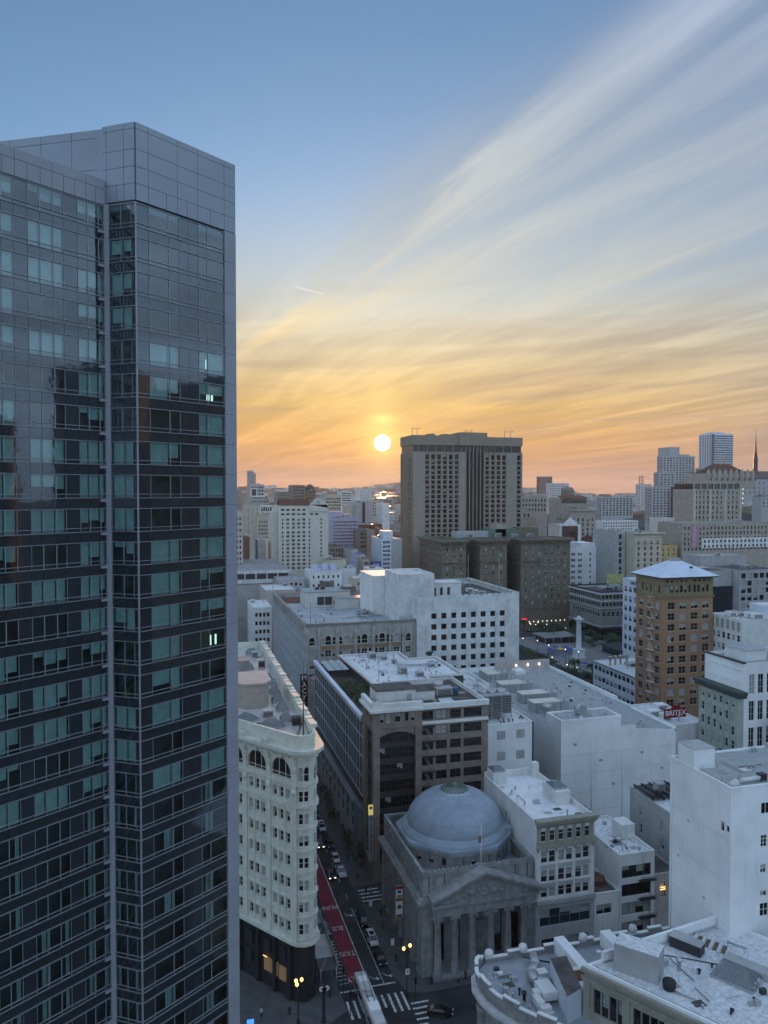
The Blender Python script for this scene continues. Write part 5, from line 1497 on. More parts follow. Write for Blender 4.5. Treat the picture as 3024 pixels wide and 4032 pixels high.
def make_white_escape():
    X0, X1, Y0, Y1 = 89.7, 98.0, 139.3, 157.5
    root = thing('white_walkup', 'small white building with wide dark windows and black fire escape', 'building', (X0, Y0, 0))
    ops = [dict(x=.5, z=z, w=7.0, h=2.6, nx=4, nz=1, fm=FRAME_D, lit=1.0 if abs(z - 10) < .1 else 0) for z in (13.9, 10.0, 6.1, 2.0)]
    shell(root, X0, X1, Y0, Y1, 0, 19.0, WHITE, ROOF_W2, .5, ops, None, depth=.3)
    part('roof_hut', MB().box(94.8, 98, 146.5, 150.5, 18.4, 21.6, WHITE), root)
    part('roof_hut', MB().box(90, 93, 156, 159.4, 18.4, 21.0, WHITE), root)
    skylight(root, 91.5, 157.7, 21.0, 2.4, 2.8, .6, bars=3)
    clutter(root, 90.3, 97.4, 140.5, 156, 18.5, 16, 41)
    pipe(root, 93.2, 145.5, 18.5, .7, .4); pipe(root, 95.5, 141, 18.5, .6, .2)
    part('coil', MB().lathe([(.3, 18.5), (.75, 18.5), (.75, 18.8), (.3, 18.8)], 92.6, 146, 12, DKMETAL), root)
    for z in (13.2, 9.3, 5.4):
        fe = MB(); fe.box(94.0, 97.9, Y0 - 1.2, Y0 - .05, z - .08, z, DKMETAL)
        for k in (.35, .7, 1.0): fe.tube((94.0, Y0 - 1.2, z + k), (97.9, Y0 - 1.2, z + k), .03, DKMETAL, 4)
        for i in range(9): fe.tube((94 + i * .48, Y0 - 1.2, z), (94 + i * .48, Y0 - 1.2, z + 1), .02, DKMETAL, 4)
        for s in (0, .5): fe.tube((95.2 + s, Y0 - .7, z), (96.6 + s, Y0 - .7, z - 3.9), .05, DKMETAL, 4)
        part('fire_escape', fe, root)
    ld = MB()
    for s in (0, .5): ld.tube((95 + s, Y0 - .3, 13.4), (95 + s, Y0 - .3, 19.4), .03, METAL, 4)
    for i in range(12): ld.tube((95, Y0 - .3, 13.6 + i * .48), (95.5, Y0 - .3, 13.6 + i * .48), .02, METAL, 4)
    part('roof_ladder', ld, root)
    low = thing('low_annex', 'low white annex with dark glazed lantern between two taller fronts', 'building', (83.8, 139.3, 0))
    shell(low, 83.8, 89.6, 139.3, 156, 0, 11.6, WHITE, ROOF_D, .4, [dict(x=.5, z=7.0, w=3.6, h=2.2, nx=2, nz=1, fm=FRAME_W)], None)
    part('lantern', MB().lathe([(1.7, 11.2), (1.8, 12.4), (.1, 13.6)], 87.2, 144, 8, ROOF_R, False), low)
    part('awning', MB().prism(rect(90.5, 93.5, 138, 139.2), 2.2, 3.2, ROOF_R), root)


make_white_escape()


def make_grey_low():
    root = thing('grey_low_building', 'low grey building with dark pergola roof in front of the blank white wall', 'building', (106, 141, 0))
    shell(root, 106, 124, 141, 160.6, 0, 23.6, GREYW, ROOF_W2, .4, None, [dict(x=3.9, z=18.4, w=1.1, h=2.3, nx=2), dict(x=4.0, z=14.4, w=1.1, h=2.3), dict(x=12.2, z=18.2, w=1.1, h=2.5, nx=2), dict(x=12.2, z=14.2, w=1.1, h=2.4)])
    part('pergola', MB().box(106.6, 116, 152.5, 160, 24.1, 24.2, DKGREY), root)
    for i in range(5): part('pergola_beam', MB().box(106.6 + i * 2.1, 106.9 + i * 2.1, 151.5, 160.3, 24.25, 24.5, DKMETAL), root)
    unit(root, 110, 155, 24.4, 2.0, 1.9, 2.1, GREYW); unit(root, 108.4, 152.6, 24.4, 1.1, 1.1, 1.2, DKGREY)
    for i in range(4): part('pergola_post', MB().box(106.7 + i * 3.0, 107.0 + i * 3.0, 152.6, 152.9, 23.2, 24.1, DKMETAL), root)
    lo = thing('low_shop', 'dark roofed low shop with a lit window beside the fire escape building', 'building', (98.2, 139.4, 0))
    shell(lo, 98.3, 105.7, 141.5, 158, 0, 12.5, PINK, ROOF_D, .3, [dict(x=2.6, z=7.4, w=1.5, h=3.2, nx=1, nz=2, fm=FRAME_D)], None)
    part('lamp', MB().box(101.0, 102.2, 141.3, 141.4, 9.0, 9.15, LAMP_W).box(101.0, 102.2, 141.3, 141.4, 9.5, 9.62, LAMP_W), lo)


make_grey_low()


def make_white_block():
    X0, X1, Y0, Y1 = 82.6, 112.0, 98.3, 113.2
    zt = 49.3
    root = thing('white_stucco_block', 'large white stucco block with almost blank side wall at the right edge', 'building', (X0, Y0, 0))
    ops = [dict(x=5.6 + 2.6 * i, z=z, w=w, h=h, nx=2, nz=nz, fm=FRAME_W) for i in range(8) for z, w, h, nz in ((44.6, 1.8, 1.8, 1), (39.4, 1.2, 1.9, 3), (35.3, 1.1, 1.4, 2), (31.6, 1.3, .9, 1), (28.4, 1.6, 2.1, 2))]
    lo = [dict(x=12.7, z=41.9, w=.8, h=1.5, nx=1, nz=2, fm=GREYW), dict(x=13.9, z=42.2, w=.7, h=1.0, nx=1, nz=1, fm=GREYW)]
    shell(root, X0, X1, Y0, Y1, 0, zt, WHITE2, ROOF_G, .2, ops, lo, depth=.22)
    part('stair_tower', MB().box(X0 + .02, X0 + 4, 107, 111.2, zt - 1, zt + 3.1, WHITE2).box(X0 - .05, X0 + 4.1, 106.9, 111.3, zt + 3.1, zt + 3.2, GREYW), root)
    part('roof_wall', MB().box(X1 - 10, X1, Y1 - .5, Y1 - .2, zt - .2, zt + .7, GREYW), root)
    rail(root, [(X0 + .7, 106.2, zt - .1), (X0 + .7, 101.3, zt - .1), (X0 + 3.9, 101.3, zt - .1), (X0 + 3.9, 106.2, zt - .1), (X0 + .7, 106.2, zt - .1)], .8, FRAME_W, 1.1)
    part('roof_hatch', MB().box(X0 + 7, X0 + 8.6, 103.8, 105, zt - .15, zt + .05, WHITE), root)
    duct(root, [(X0 + 3.2, 99.8, zt + .4), (X0 + 6.7, 100, zt + .4)], .36, WHITE); unit(root, X0 + 7.4, 100.3, zt - .2, 1.1, 1.0, 1.0, DKGREY)
    for i in range(3): part('step', MB().box(X0 + 1.4 + i * .4, X0 + 1.8 + i * .4, 99.6, 100.6, zt - .2, zt + .2 * i, WHITE), root)
    clutter(root, X0 + 6, X1 - 1, 99, 112, zt - .2, 18, 47)
    part('downpipe', MB().tube((X0 - .1, 112.6, 18), (X0 - .1, 112.6, zt - .3), .06, WHITE2, 6), root)
    for y, z in ((110.5, 33), (104, 29), (108, 40)): part('wall_vent', MB().box(X0 - .06, X0 + .02, y, y + .5, z, z + .35, GREYW), root)
    for z in (27.5, 34.2, 40.9): part('wall_joint', MB().box(X0 - .012, X0 + .01, Y0, Y1, z, z + .035, GREYW), root)


make_white_block()


def make_blank_store():
    X0, X1, Y0, Y1 = 102.2, 138.5, 187.5, 264.0
    root = thing('blank_walled_store', 'big store with stepped blank white wall and long grey roof carrying air handlers', 'building', (X0, Y0, 0))
    zr = 27.6
    b = MB()
    prof = [(X0, 0), (X1, 0), (X1, 27.0), (125.4, 28.3), (125.4, 29.4), (120.7, 29.5), (120.7, 31.9), (X0, 32.2)]
    b.quad([(p[0], Y0, p[1]) for p in prof], WHITE2)
    part('wall', b, root)
    facade(root, X0, Y1, -math.pi / 2, Y1 - Y0 - 8.4, 0, 28.6, WHITE2, [dict(x=58, z=21.5, w=1.4, h=2.4, nx=1, nz=2)], .3)
    part('wall', MB().quad([(X0, Y0 + 8.4, 0), (X0, Y0, 0), (X0, Y0, 32.2), (X0, Y0 + 8.4, 32.2)], WHITE2), root)
    part('wall', MB().quad([(X1, Y0, 0), (X1, Y1, 0), (X1, Y1, 28), (X1, Y0, 28)], WHITE2).quad([(X1, Y1, 0), (X0, Y1, 0), (X0, Y1, 29.5), (X1, Y1, 29.5)], WHITE2), root)
    part('roof', MB().quad([(X0, Y0, zr), (X1, Y0, zr - .8), (X1, Y1, zr), (X0, Y1, zr)], ROOF_G), root)
    part('parapet', MB().box(X1 - .4, X1 + .1, Y0 + 30, Y1, 27, 28.6, WHITE2).box(X0 + 14, X1, Y1 - .4, Y1, 27, 31, PINK).box(X1 - .35, X1 + .05, Y0, Y0 + 22, 26.3, 27.2, WHITE2), root)
    ph = rect(X0 + .02, 120.68, Y0 + .02, Y0 + 8.4)
    part('penthouse', MB().prism(ph, zr, 31.9, WHITE2, ROOF_G).ring(inset(ph, -.08), inset(ph, .35), 31.7, 32.3, WHITE2), root)
    part('penthouse', MB().prism(rect(105.5, 116, Y0 + 8.42, Y0 + 15), zr, 30.2, WHITE2, ROOF_G), root)
    part('penthouse', MB().prism(rect(120.72, 125.38, Y0 + .02, Y0 + 6), zr - .5, 29.3, WHITE2, ROOF_G), root)
    # air handlers with pale lids
    for x, y, w, d in ((111.5, 212.5, 12, 4.2), (112.5, 222.5, 12, 4.4), (111, 236, 11.5, 5), (110.5, 252, 8, 8)):
        u = part('air_handler', MB().box(x - w / 2, x + w / 2, y - d / 2, y + d / 2, zr, zr + 2.9, METAL), root)
        obj('lid', shift(MB().box(x - w / 2 - .1, x + w / 2 - 3.2, y - d / 2 - .1, y + d / 2 + .1, zr + 2.9, zr + 3.15, mat('cream_lid', (.62, .60, .52), .45, .08, .3)), root.location), u, (0, 0, 0), 0, True)
        for k in range(3): obj('fan', shift(MB().lathe([(.75, zr + 2.9), (.7, zr + 3.5), (.2, zr + 3.3)], x + w / 2 - 2.4 + k * 1.0, y + (.7 if k % 2 else -.7), 10, METAL), root.location), u, (0, 0, 0), 0, True)
        for k in range(5): obj('panel_joint', shift(MB().box(x - w / 2 + 2 * k + .9, x - w / 2 + 2 * k + 1.0, y - d / 2 - .03, y - d / 2, zr + .2, zr + 2.8, DKMETAL), root.location), u, (0, 0, 0), 0, True)
    part('blower', MB().lathe([(.9, 27.6), (.9, 29.6), (1.4, 30.2), (1.4, 30.9), (.9, 31.2)], 108, 207, 14, METAL), root)
    part('blower', shift_xy(MB().lathe([(1.5, -1.2), (1.7, -.6), (1.7, .6), (1.5, 1.2)], 0, 0, 18, METAL), 110.5, Y0 + 4.4, 33.6).box(108.6, 112.4, Y0 + 3, Y0 + 5.6, 31.9, 32.2, METAL), root)
    rail(root, [(X0 + .4, Y0 + 8.8, 28.6), (X0 + .4, 238, 28.6)], 1.1, FRAME_W, 2.2)
    rail(root, [(119, 197, 27.6), (119, 250, 27.6)], 1.1, METAL, 2.5); rail(root, [(120.4, 197, 27.6), (120.4, 250, 27.6)], 1.1, METAL, 2.5)
    clutter(root, 121.5, 136, 190, 258, 27.35, 34, 42); clutter(root, 103, 119.5, 188.5, 195, 31.92, 10, 43)
    part('tent_cover', MB().prism([(121, 256), (125, 256), (125, 260), (121, 260)], zr, zr + 1.4, WHITE).quad([(121, 256, 29), (125, 256, 29), (123, 258, 30.2)], WHITE).quad([(125, 260, 29), (121, 260, 29), (123, 258, 30.2)], WHITE).quad([(121, 260, 29), (121, 256, 29), (123, 258, 30.2)], WHITE), root)
    for x in (124.5, 129.3, 134): part('wall_lamp', MB().lathe([(.1, 28.9), (.35, 29.2), (.3, 29.7), (.05, 29.9)], x, Y1 - .9, 8, LAMP_C), root)
    for z in (6.5, 11.8, 17.1, 22.4): part('wall_joint', MB().box(X0, X1, Y0 - .012, Y0 + .01, z, z + .05, GREYW).box(X0 - .012, X0 + .01, Y0, Y1, z, z + .05, GREYW), root)
    for x in (111.5, 121.2, 130.6): part('downpipe', MB().tube((x, Y0 - .12, 2), (x, Y0 - .12, 27), .09, WHITE2, 6), root)
    for x, z in ((106, 25), (114, 20), (127, 21), (133.5, 16), (118, 13)): part('wall_vent', MB().box(x, x + .9, Y0 - .1, Y0 + .02, z, z + .6, METAL), root)
    for x, y in ((130, 193), (132, 195), (128, 240), (125, 230)): pipe(root, x, y, zr - .4, .6, .2)


make_blank_store()


def make_cooling_house():
    X0, X1, Y0, Y1 = 80.4, 93.2, 187.0, 203
    root = thing('plant_house', 'small white plant house with four grey panels and a louvred cooling tower on top', 'building', (X0, Y0, 0))
    shell(root, X0, X1, Y0, Y1, 0, 33.0, WHITE2, ROOF_W2, .3)
    for x in (83, 88.6):
        for z in (28.8, 23.2): part('wall_panel', MB().box(x, x + 2.4, Y0 - .05, Y0 - .004, z, z + 2.3, GREYW), root)
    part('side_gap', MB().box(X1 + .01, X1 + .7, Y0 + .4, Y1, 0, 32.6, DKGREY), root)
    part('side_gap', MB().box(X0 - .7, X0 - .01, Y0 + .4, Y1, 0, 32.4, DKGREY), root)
    ct = part('cooling_tower', MB().box(80.6, 89.3, 192, 199, 34.2, 39.0, mat('dark_louvre', (.09, .095, .10), .5, .1)).box(80.4, 89.5, 191.8, 199.2, 39.0, 39.4, METAL), root)
    for k in range(9): obj('louvre', shift(MB().box(80.5, 89.4, 191.7, 191.95, 34.5 + k * .5, 34.62 + k * .5, METAL), root.location), ct, (0, 0, 0), 0, True)
    for k in range(4): obj('post', shift(MB().box(80.5 + k * 2.9, 80.7 + k * 2.9, 191.6, 191.9, 33, 39.2, METAL), root.location), ct, (0, 0, 0), 0, True)
    for k in range(3): obj('fan_stack', shift(MB().lathe([(1.25, 39.4), (1.35, 40.1), (1.2, 40.1), (.2, 39.7)], 82.2 + k * 2.8, 195.4, 16, METAL), root.location), ct, (0, 0, 0), 0, True)
    r = random.Random(2)
    for i in range(12): pipe(root, r.uniform(81, 92), r.uniform(187.8, 191.3), 32.7, r.uniform(.3, .9), .14, DKMETAL if i % 2 else ROOF_R)


make_cooling_house()


# ------------------------------------------------------------------ foreground roofs at the bottom right
def make_curved_bank():
    root = thing('curved_front_bank', 'grey stone bank with a curved front and wavy white roof coping at the bottom', 'building', (46, 112, 0))
    pts = [(48.3, 113.6), (46.6, 112.2), (45.8, 110.0), (45.9, 107.2), (46.6, 104.5), (47.8, 102.0), (49.4, 99.6), (51.2, 97.4), (53.2, 95.2)]
    out = list(pts) + [(60.0, 86), (66, 92), (62, 104), (84, 106.5), (84, 113.2)]
    poly = out[::1]
    area = sum(poly[i][0] * poly[(i + 1) % len(poly)][1] - poly[(i + 1) % len(poly)][0] * poly[i][1] for i in range(len(poly)))
    if area < 0: poly = poly[::-1]
    part('wall', MB().prism(poly, 0, 18.4, STONE), root)
    part('roof', MB().prism(inset(poly, .3), 18.3, 18.7, mat('blue_grey_roof', (.30, .33, .35), .5, .15, .3, 0, .5)), root)
    part('cornice', MB().ring(inset(poly, -1.0), inset(poly, .2), 16.6, 17.2, CONC), root)
    part('cornice', MB().ring(inset(poly, -.5), inset(poly, .2), 15.6, 16.6, STONE), root)
    cop = MB()
    segs = pts[::-1][:]
    n = 0
    for (p, q) in zip(segs, segs[1:]):
        P, Q = Vector(p), Vector(q); d = (Q - P); L = d.length; d.normalize(); nrm = Vector((-d.y, d.x))
        k = max(1, int(round(L / 1.25)))
        for i in range(k):
            A_, B_ = P + d * (L * i / k), P + d * (L * (i + 1) / k); n += 1
            up = .0 if n % 4 in (0, 1) else .55
            o0, o1 = A_ - nrm * .1, B_ - nrm * .1
            pr = [tuple(v) for v in (A_ - nrm * .02, B_ - nrm * .02, B_ + nrm * .42, A_ + nrm * .42)]
            part('parapet_block', MB().prism(pr if True else pr, 18.3, 19.6 + up, STONE), root)
            part('coping_stone', MB().prism([tuple(v) for v in (A_ - nrm * .1, B_ - nrm * .1, B_ + nrm * .5, A_ + nrm * .5)], 19.6 + up, 19.78 + up, WHITE), root)
    for i in range(27):                                    # straight back parapet
        x = 48.4 + i * 1.3; y = 113.55 - .012 * (x - 48); up = .0 if i % 5 in (0, 1, 2) else .55
        part('parapet_block', MB().box(x, x + 1.29, y - .4, y, 18.3, 19.4 + up, STONE), root)
        part('coping_stone', MB().box(x - .02, x + 1.28, y - .5, y + .1, 19.4 + up, 19.58 + up, WHITE), root)
    for x in (49.0, 55.0, 66.0, 75.5): part('roof_ball', MB().lathe([(.5, 19.6), (.75, 20.1), (.6, 20.7), (.1, 20.95)], x, 113.2, 12, CONC), root)
    for k, (x, y) in enumerate(((46.1, 108.6), (46.9, 104.8), (49.0, 100.6))):
        c = part('column', MB().lathe([(.8, 0), (.75, 14.6), (.95, 15.6)], x - .4, y - .4, 14, STONE), root)
    for x0, x1, y0, y1 in ((60.5, 62.2, 103.5, 113), (68.8, 70.6, 103, 112.6)): part('fire_wall', MB().box(x0, x1, y0, y1, 18.6, 21.2, WHITE2), root)
    part('fire_wall', MB().box(62.3, 76, 104.2, 104.9, 18.6, 20.3, WHITE2), root)
    dk = [(55.8, 111.3), (55.2, 108.8), (53.4, 107.4), (53.6, 105.4), (55.3, 104.4)]
    for p, q in zip(dk, dk[1:]):
        part('duct_section', MB().tube((p[0], p[1], 19.9), (q[0], q[1], 19.7), .85, METAL, 4), root)
    part('white_duct', MB().box(52.7, 55.0, 101.4, 104.6, 19.2, 20.5, WHITE).box(51.7, 52.7, 102.3, 103.4, 19.2, 20.2, WHITE).box(51.3, 52.4, 100.4, 102.4, 18.9, 20.0, WHITE).box(51.5, 53.1, 99.6, 100.6, 18.6, 19.6, WHITE).box(51.2, 53.4, 99.3, 100.0, 18.6, 18.9, WHITE), root)
    part('white_duct', MB().box(54.4, 56.0, 106.2, 107.6, 19, 20.2, WHITE), root)
    part('roof_house', MB().prism([(54.0, 96.8), (57.0, 98.0), (58.7, 105.6), (55.9, 105.6)], 18.6, 22.8, mat('pale_blue_render', (.46, .52, .58), .8, .07, .3, .15), ROOF_D), root)
    part('roof_house', MB().box(58.2, 60.4, 99.5, 104.8, 18.6, 21.4, WHITE), root)
    part('rust_hatch', MB().box(58.5, 60.2, 101.4, 103.6, 21.41, 21.6, ROOF_R), root)
    clutter(root, 48.5, 51.5, 102, 111.5, 18.72, 14, 44); clutter(root, 63, 81, 106.8, 112.2, 18.72, 14, 45)
    ld = MB()
    for s in (0, .9): ld.tube((54.4 + s, 112.2 - s, 19.4), (58.2 + s, 106.5 - s, 21), .07, DKMETAL, 4)
    for i in range(9): ld.tube((54.4 + .42 * i, 112.2 - .63 * i, 19.4 + .18 * i), (55.3 + .42 * i, 111.3 - .63 * i, 19.4 + .18 * i), .05, DKMETAL, 4)
    part('ramp_ladder', ld, root)
    for (x, y) in ((48.2, 108.8), (48.6, 106.2), (49.2, 104.0), (50.4, 101.4), (52.0, 99.3)): part('brace', MB().tube((x, y, 18.7), (x - 1.2, y - .3, 20.2), .06, WHITE, 4).tube((x, y, 18.7), (x, y, 19.5), .06, WHITE, 4), root)
    part('stack', MB().lathe([(.25, 18.7), (.25, 20), (.4, 20), (.4, 20.4), (.1, 20.5)], 50.2, 102.8, 8, DKMETAL), root)


make_curved_bank()


def make_market_block():
    root = thing('worn_roof_building', 'grey building with big worn white roof and glass skylights at the bottom right', 'building', (57.2, 97.6, 0))
    A, B = Vector((57.2, 97.6)), Vector((84.2, 101.9)); md = Vector((.518, -.855))
    poly = [tuple(A), tuple(A + md * 46), tuple(B + md * 46), tuple(B)]
    L = 46; aF = math.atan2(md.y, md.x)
    ops = []
    for b in range(7):
        for i in range(4): ops.append(dict(x=1.4 + b * 6.0 + i * 1.22, z=20.0, w=1.12, h=3.6, nx=1, nz=2, fm=FRAME_D, ft=.07, gm=GLASS_D))
        for i in range(4): ops.append(dict(x=1.4 + b * 6.0 + i * 1.22, z=14.6, w=1.12, h=3.6, nx=1, nz=2, fm=FRAME_D, ft=.07))
    facade(root, A.x, A.y, aF, L, 0, 26.0, OLIVE, ops, .45)
    b = MB()
    for p, q in list(zip(poly[1:] + poly[:1], poly[2:] + poly[:2]))[:3]: b.quad([(p[0], p[1], 0), (q[0], q[1], 0), (q[0], q[1], 26), (p[0], p[1], 26)], OLIVE)
    part('wall', b, root)
    for z, o in ((24.3, .25), (25.6, .5)): obj('cornice', MB().box(-.4, L, -o, .1, z, z + .5, OLIVE), root, (A.x, A.y, 0), aF)
    for i in range(8): obj('window_pier', MB().box(-.1 + i * 6.0, .9 + i * 6.0, -.2, .02, 12, 24.3, OLIVE), root, (A.x, A.y, 0), aF)
    part('roof', MB().quad([(p[0], p[1], 26.02) for p in poly], ROOF_W2), root)
    part('parapet', MB().ring(inset(poly, .02), inset(poly, .5), 25.9, 26.5, WHITE2), root)
    dB = (B - A).normalized(); aB = math.atan2(dB.y, dB.x)
    obj('parapet', MB().box(3, 25.5, -.5, 0, 26, 27.7, WHITE2), root, (A.x, A.y, 0), aB)

    obj('roof_house', MB().prism([(0, 0), (6.2, 0), (6.2, 3.3), (0, 3.3)], 26, 30.0, GREYW, ROOF_W2), root, (60.9, 95.9, 0), math.atan2(-.75, .66))
    obj('roof_box', MB().box(-2.3, 2.3, -.9, .9, 26, 27.6, DKGREY).box(-2.4, 2.4, -1, 1, 27.6, 27.7, GREYW), root, (74.3, 97.4, 0), aF)
    skylight(root, 76.6, 89.6, 26.0, 5.8, 4.4, 1.8, aF, bars=9)
    obj('roof_box', MB().box(-3.2, 3.2, -1.0, 1.0, 26, 27.1, GREYW), root, (79.4, 90.6, 0), aF)
    for i in range(7):
        p = Vector((77.5, 99.6)).lerp(Vector((81.4, 93.4)), i / 6); obj('roof_rib', MB().box(-.2, .2, -1.7, 1.7, 26, 26.22, ROOF_W2), root, (p.x, p.y, 0), aF + .15)
        if i < 4:
            p = Vector((77.5, 99.6)).lerp(Vector((81.4, 93.4)), (i + .5) / 6); obj('rust_stain', MB().box(-.3, .3, -1.4, 1.0, 26.0, 26.05, mat('rusty_puddle', (.16, .11, .07), .6, .3, 1.5)), root, (p.x, p.y, 0), aF + .15)
    pipe(root, 69.9, 93.3, 26, 1.5, .26)
    obj('fan', MB().lathe([(.8, 26), (.9, 26.5), (.9, 27.2), (.4, 27.5)], 0, 0, 10, DKMETAL), root, (66.0, 90.2, 0))
    for x, y in ((59.8, 93.9), (62.0, 90.6), (66.9, 88.2), (84, 88), (82, 96)): obj('roof_pipe', MB().tube((-1.4, 0, 26.2), (1.4, .3, 26.2), .13, ROOF_R if x < 64 else METAL, 5), root, (x, y, 0), aF)
    obj('stain_strip', MB().box(1.0, 30, .7, 1.3, 26.02, 26.04, mat('gutter_stain', (.16, .13, .11), .7, .4, .8)), root, (A.x, A.y, 0), aF)
    at = lambda x, y: Vector((x, y))
    clutter(root, 67, 80, 82, 96, 26.03, 26, 46)
    cb = MB(); q = [at(64.5, 98.4), at(69.5, 97.2), at(72.5, 95.4), at(76.6, 92.6)]
    for a_, b_ in zip(q, q[1:]): cb.tube((a_.x, a_.y, 26.15), (b_.x, b_.y, 26.15), .07, DKMETAL, 4)
    part('roof_cable', cb, root)


make_market_block()


# ------------------------------------------------------------------ brick tower with the pale pyramid roof (Q)
def make_brick_tower():
    X0, X1, Y0, Y1 = 188.8, 212.6, 265.0, 283.0
    root = thing('brick_tower', 'orange brick tower with pale blue pyramid roof right of the square', 'tower', (X0, Y0, 0))
    W, D = X1 - X0, Y1 - Y0
    f = grid(1.6, W - .6, 4, 3.3, 47.3, 4.35, 10, 2.8, nx=2, nz=2, sill=BEIGE, fm=BEIGE)
    for c in (2.7, 4.6, 6.9, 8.9, 10.8, 12.8, 15.2, 17.0, 19.2, 21.2): f.append(dict(x=c - .62, z=54.0, w=1.24, h=2.9, nx=1, nz=2, fm=BRICK_T))
    for c in range(10): f.append(dict(x=1.9 + c * 2.15, z=58.1, w=1.0, h=1.2, nx=1, nz=1, fm=BRICK_T))
    s = grid(.8, D - .6, 3, 3.0, 47.3, 4.35, 10, 2.8, nx=2, nz=2, sill=BEIGE, fm=BEIGE)
    for c in range(6): s.append(dict(x=1.3 + c * 2.8, z=54.0, w=1.2, h=2.9, nx=1, nz=2, fm=BRICK_T))
    for nm, ops, o in (('front', f, 0), ('side', s, 1)):
        args = (X0, Y0, 0, W) if not o else (X0, Y1, -math.pi / 2, D)
        facade(root, *args, 0, 52.2, BRICK, [q for q in ops if q['z'] < 52], .4)
        facade(root, *args, 52.2, 60.2, BRICK_T, [q for q in ops if q['z'] > 52], .4)
    b = MB(); b.quad([(X1, Y0, 0), (X1, Y1, 0), (X1, Y1, 60), (X1, Y0, 60)], BRICK).quad([(X1, Y1, 0), (X0, Y1, 0), (X0, Y1, 60), (X1, Y1, 60)], BRICK)
    part('wall', b, root)
    for z, o in ((51.8, .45), (52.5, .25), (57.3, .2)): part('string_course', MB().ring(rect(X0 - o, X1 + o, Y0 - o, Y1 + o), rect(X0 + .3, X1 - .3, Y0 + .3, Y1 - .3), z, z + .45, BRICK_T), root)
    part('eaves', MB().ring(rect(X0 - 1.5, X1 + 1.5, Y0 - 1.5, Y1 + 1.5), rect(X0 + .3, X1 - .3, Y0 + .3, Y1 - .3), 59.9, 60.4, DKGREY), root)
    xa, xb, ya, yb = X0 - 1.8, X1 + 1.8, Y0 - 1.8, Y1 + 1.8; z0, z1 = 60.4, 66.4
    xc0, xc1, yc = (xa + xb) / 2 - 2.2, (xa + xb) / 2 + 2.2, (ya + yb) / 2
    r = MB().quad([(xa, ya, z0), (xb, ya, z0), (xc1, yc, z1), (xc0, yc, z1)], PALEROOF).quad([(xb, yb, z0), (xa, yb, z0), (xc0, yc, z1), (xc1, yc, z1)], PALEROOF).quad([(xa, yb, z0), (xa, ya, z0), (xc0, yc, z1)], PALEROOF).quad([(xb, ya, z0), (xb, yb, z0), (xc1, yc, z1)], PALEROOF)
    part('roof', r, root)
    part('roof_cap', MB().box(xc0 - .4, xc1 + .4, yc - .8, yc + .8, z1 - .1, z1 + .7, METAL), root)
    part('roof_hatch', MB().box(xc1 + 1.4, xc1 + 2.4, yc - 6, yc - 5, 63.4, 64.0, DKGREY), root)
    fe = MB()
    for j in range(10):
        z = 52.0 - j * 4.35
        fe.box(X0 - 1.3, X0 - .1, Y0 + 4.3, Y0 + 9.0, z - .1, z, FRAME_W)
        fe.tube((X0 - 1.3, Y0 + 4.3, z + 1), (X0 - 1.3, Y0 + 9, z + 1), .05, FRAME_W, 4)
        for s_ in (0, .5): fe.tube((X0 - .4 - s_, Y0 + 8.0, z), (X0 - .4 - s_, Y0 + 5.2, z - 4.35), .07, FRAME_W, 4)
    part('fire_escape', fe, root)


make_brick_tower()


# ------------------------------------------------------------------ other downtown buildings with real windows
def block(name, label, X0, X1, Y0, Y1, z1, wm, roofm=ROOF_G, f=None, l=None, par=.8, z0=None, near=False, clutter=3, cat='building', depth=.3, group=None, **kw):
    """f / l: (columns, rows, window w, window h, row pitch, top margin, options)"""
    z0 = (min(terrain(X0, Y0), terrain(X1, Y0)) - 4 if Y0 > 620 or X0 > 450 else 0) if z0 is None else z0
    root = thing(name, label, cat, (X0, Y0, z0), group)

    def ops(s, W):
        if not s: return []
        n, rows, w, h, p, top = s[:6]; o = s[6] if len(s) > 6 else {}
        m = o.pop('margin', .8) if 'margin' in o else .8
        return [q for q in grid(m, W - m, n, w, z1 - top - h, p, rows, h, **o) if q['z'] > z0 + .5]
    shell(root, X0, X1, Y0, Y1, z0, z1, wm, roofm, par, ops(f, X1 - X0), ops(l, Y1 - Y0), near=near, depth=depth, **kw)
    r = random.Random(int(X0 * 10 + Y0))
    for i in range(clutter):
        w = r.uniform(.08, .22) * min(X1 - X0, Y1 - Y0) + .8
        x, y = r.uniform(X0 + w, X1 - w), r.uniform(Y0 + w, Y1 - w)
        if r.random() < .6: unit(root, x, y, z1 - par, w, w * r.uniform(.7, 1.2), r.uniform(1.2, 2.6), r.choice((METAL, GREYW, WHITE)))
        else: pipe(root, x, y, z1 - par, r.uniform(1, 2.4), .22)
    return root


D2 = dict(fm=FRAME_D, nx=2, nz=1)
W2 = dict(fm=FRAME_W, nx=1, nz=2)
r_ = block('low_modern_block', 'low bluish white building with two rows of windows left of the brick tower', 190, 214, 284.5, 318.5, 15.6, BLUEW, ROOF_W2, None, (10, 3, 2.5, 2.2, 4.6, 1.6, dict(fm=FRAME_D, nx=1, nz=1)), .5, near=True, clutter=6)
for z in (14.9, 15.2): part('black_band', MB().box(189.85, 189.97, 284.5, 318.5, z - .12, z - .02, DKMETAL), r_)
for i, (x, y) in enumerate(((193, 309), (196, 309.5), (199, 310), (203, 311))): pipe(r_, x, y, 15.1, 3.6, .5, PINK)
part('roof_hut', MB().box(203, 211, 297, 304, 15.1, 19.6, WHITE), r_)

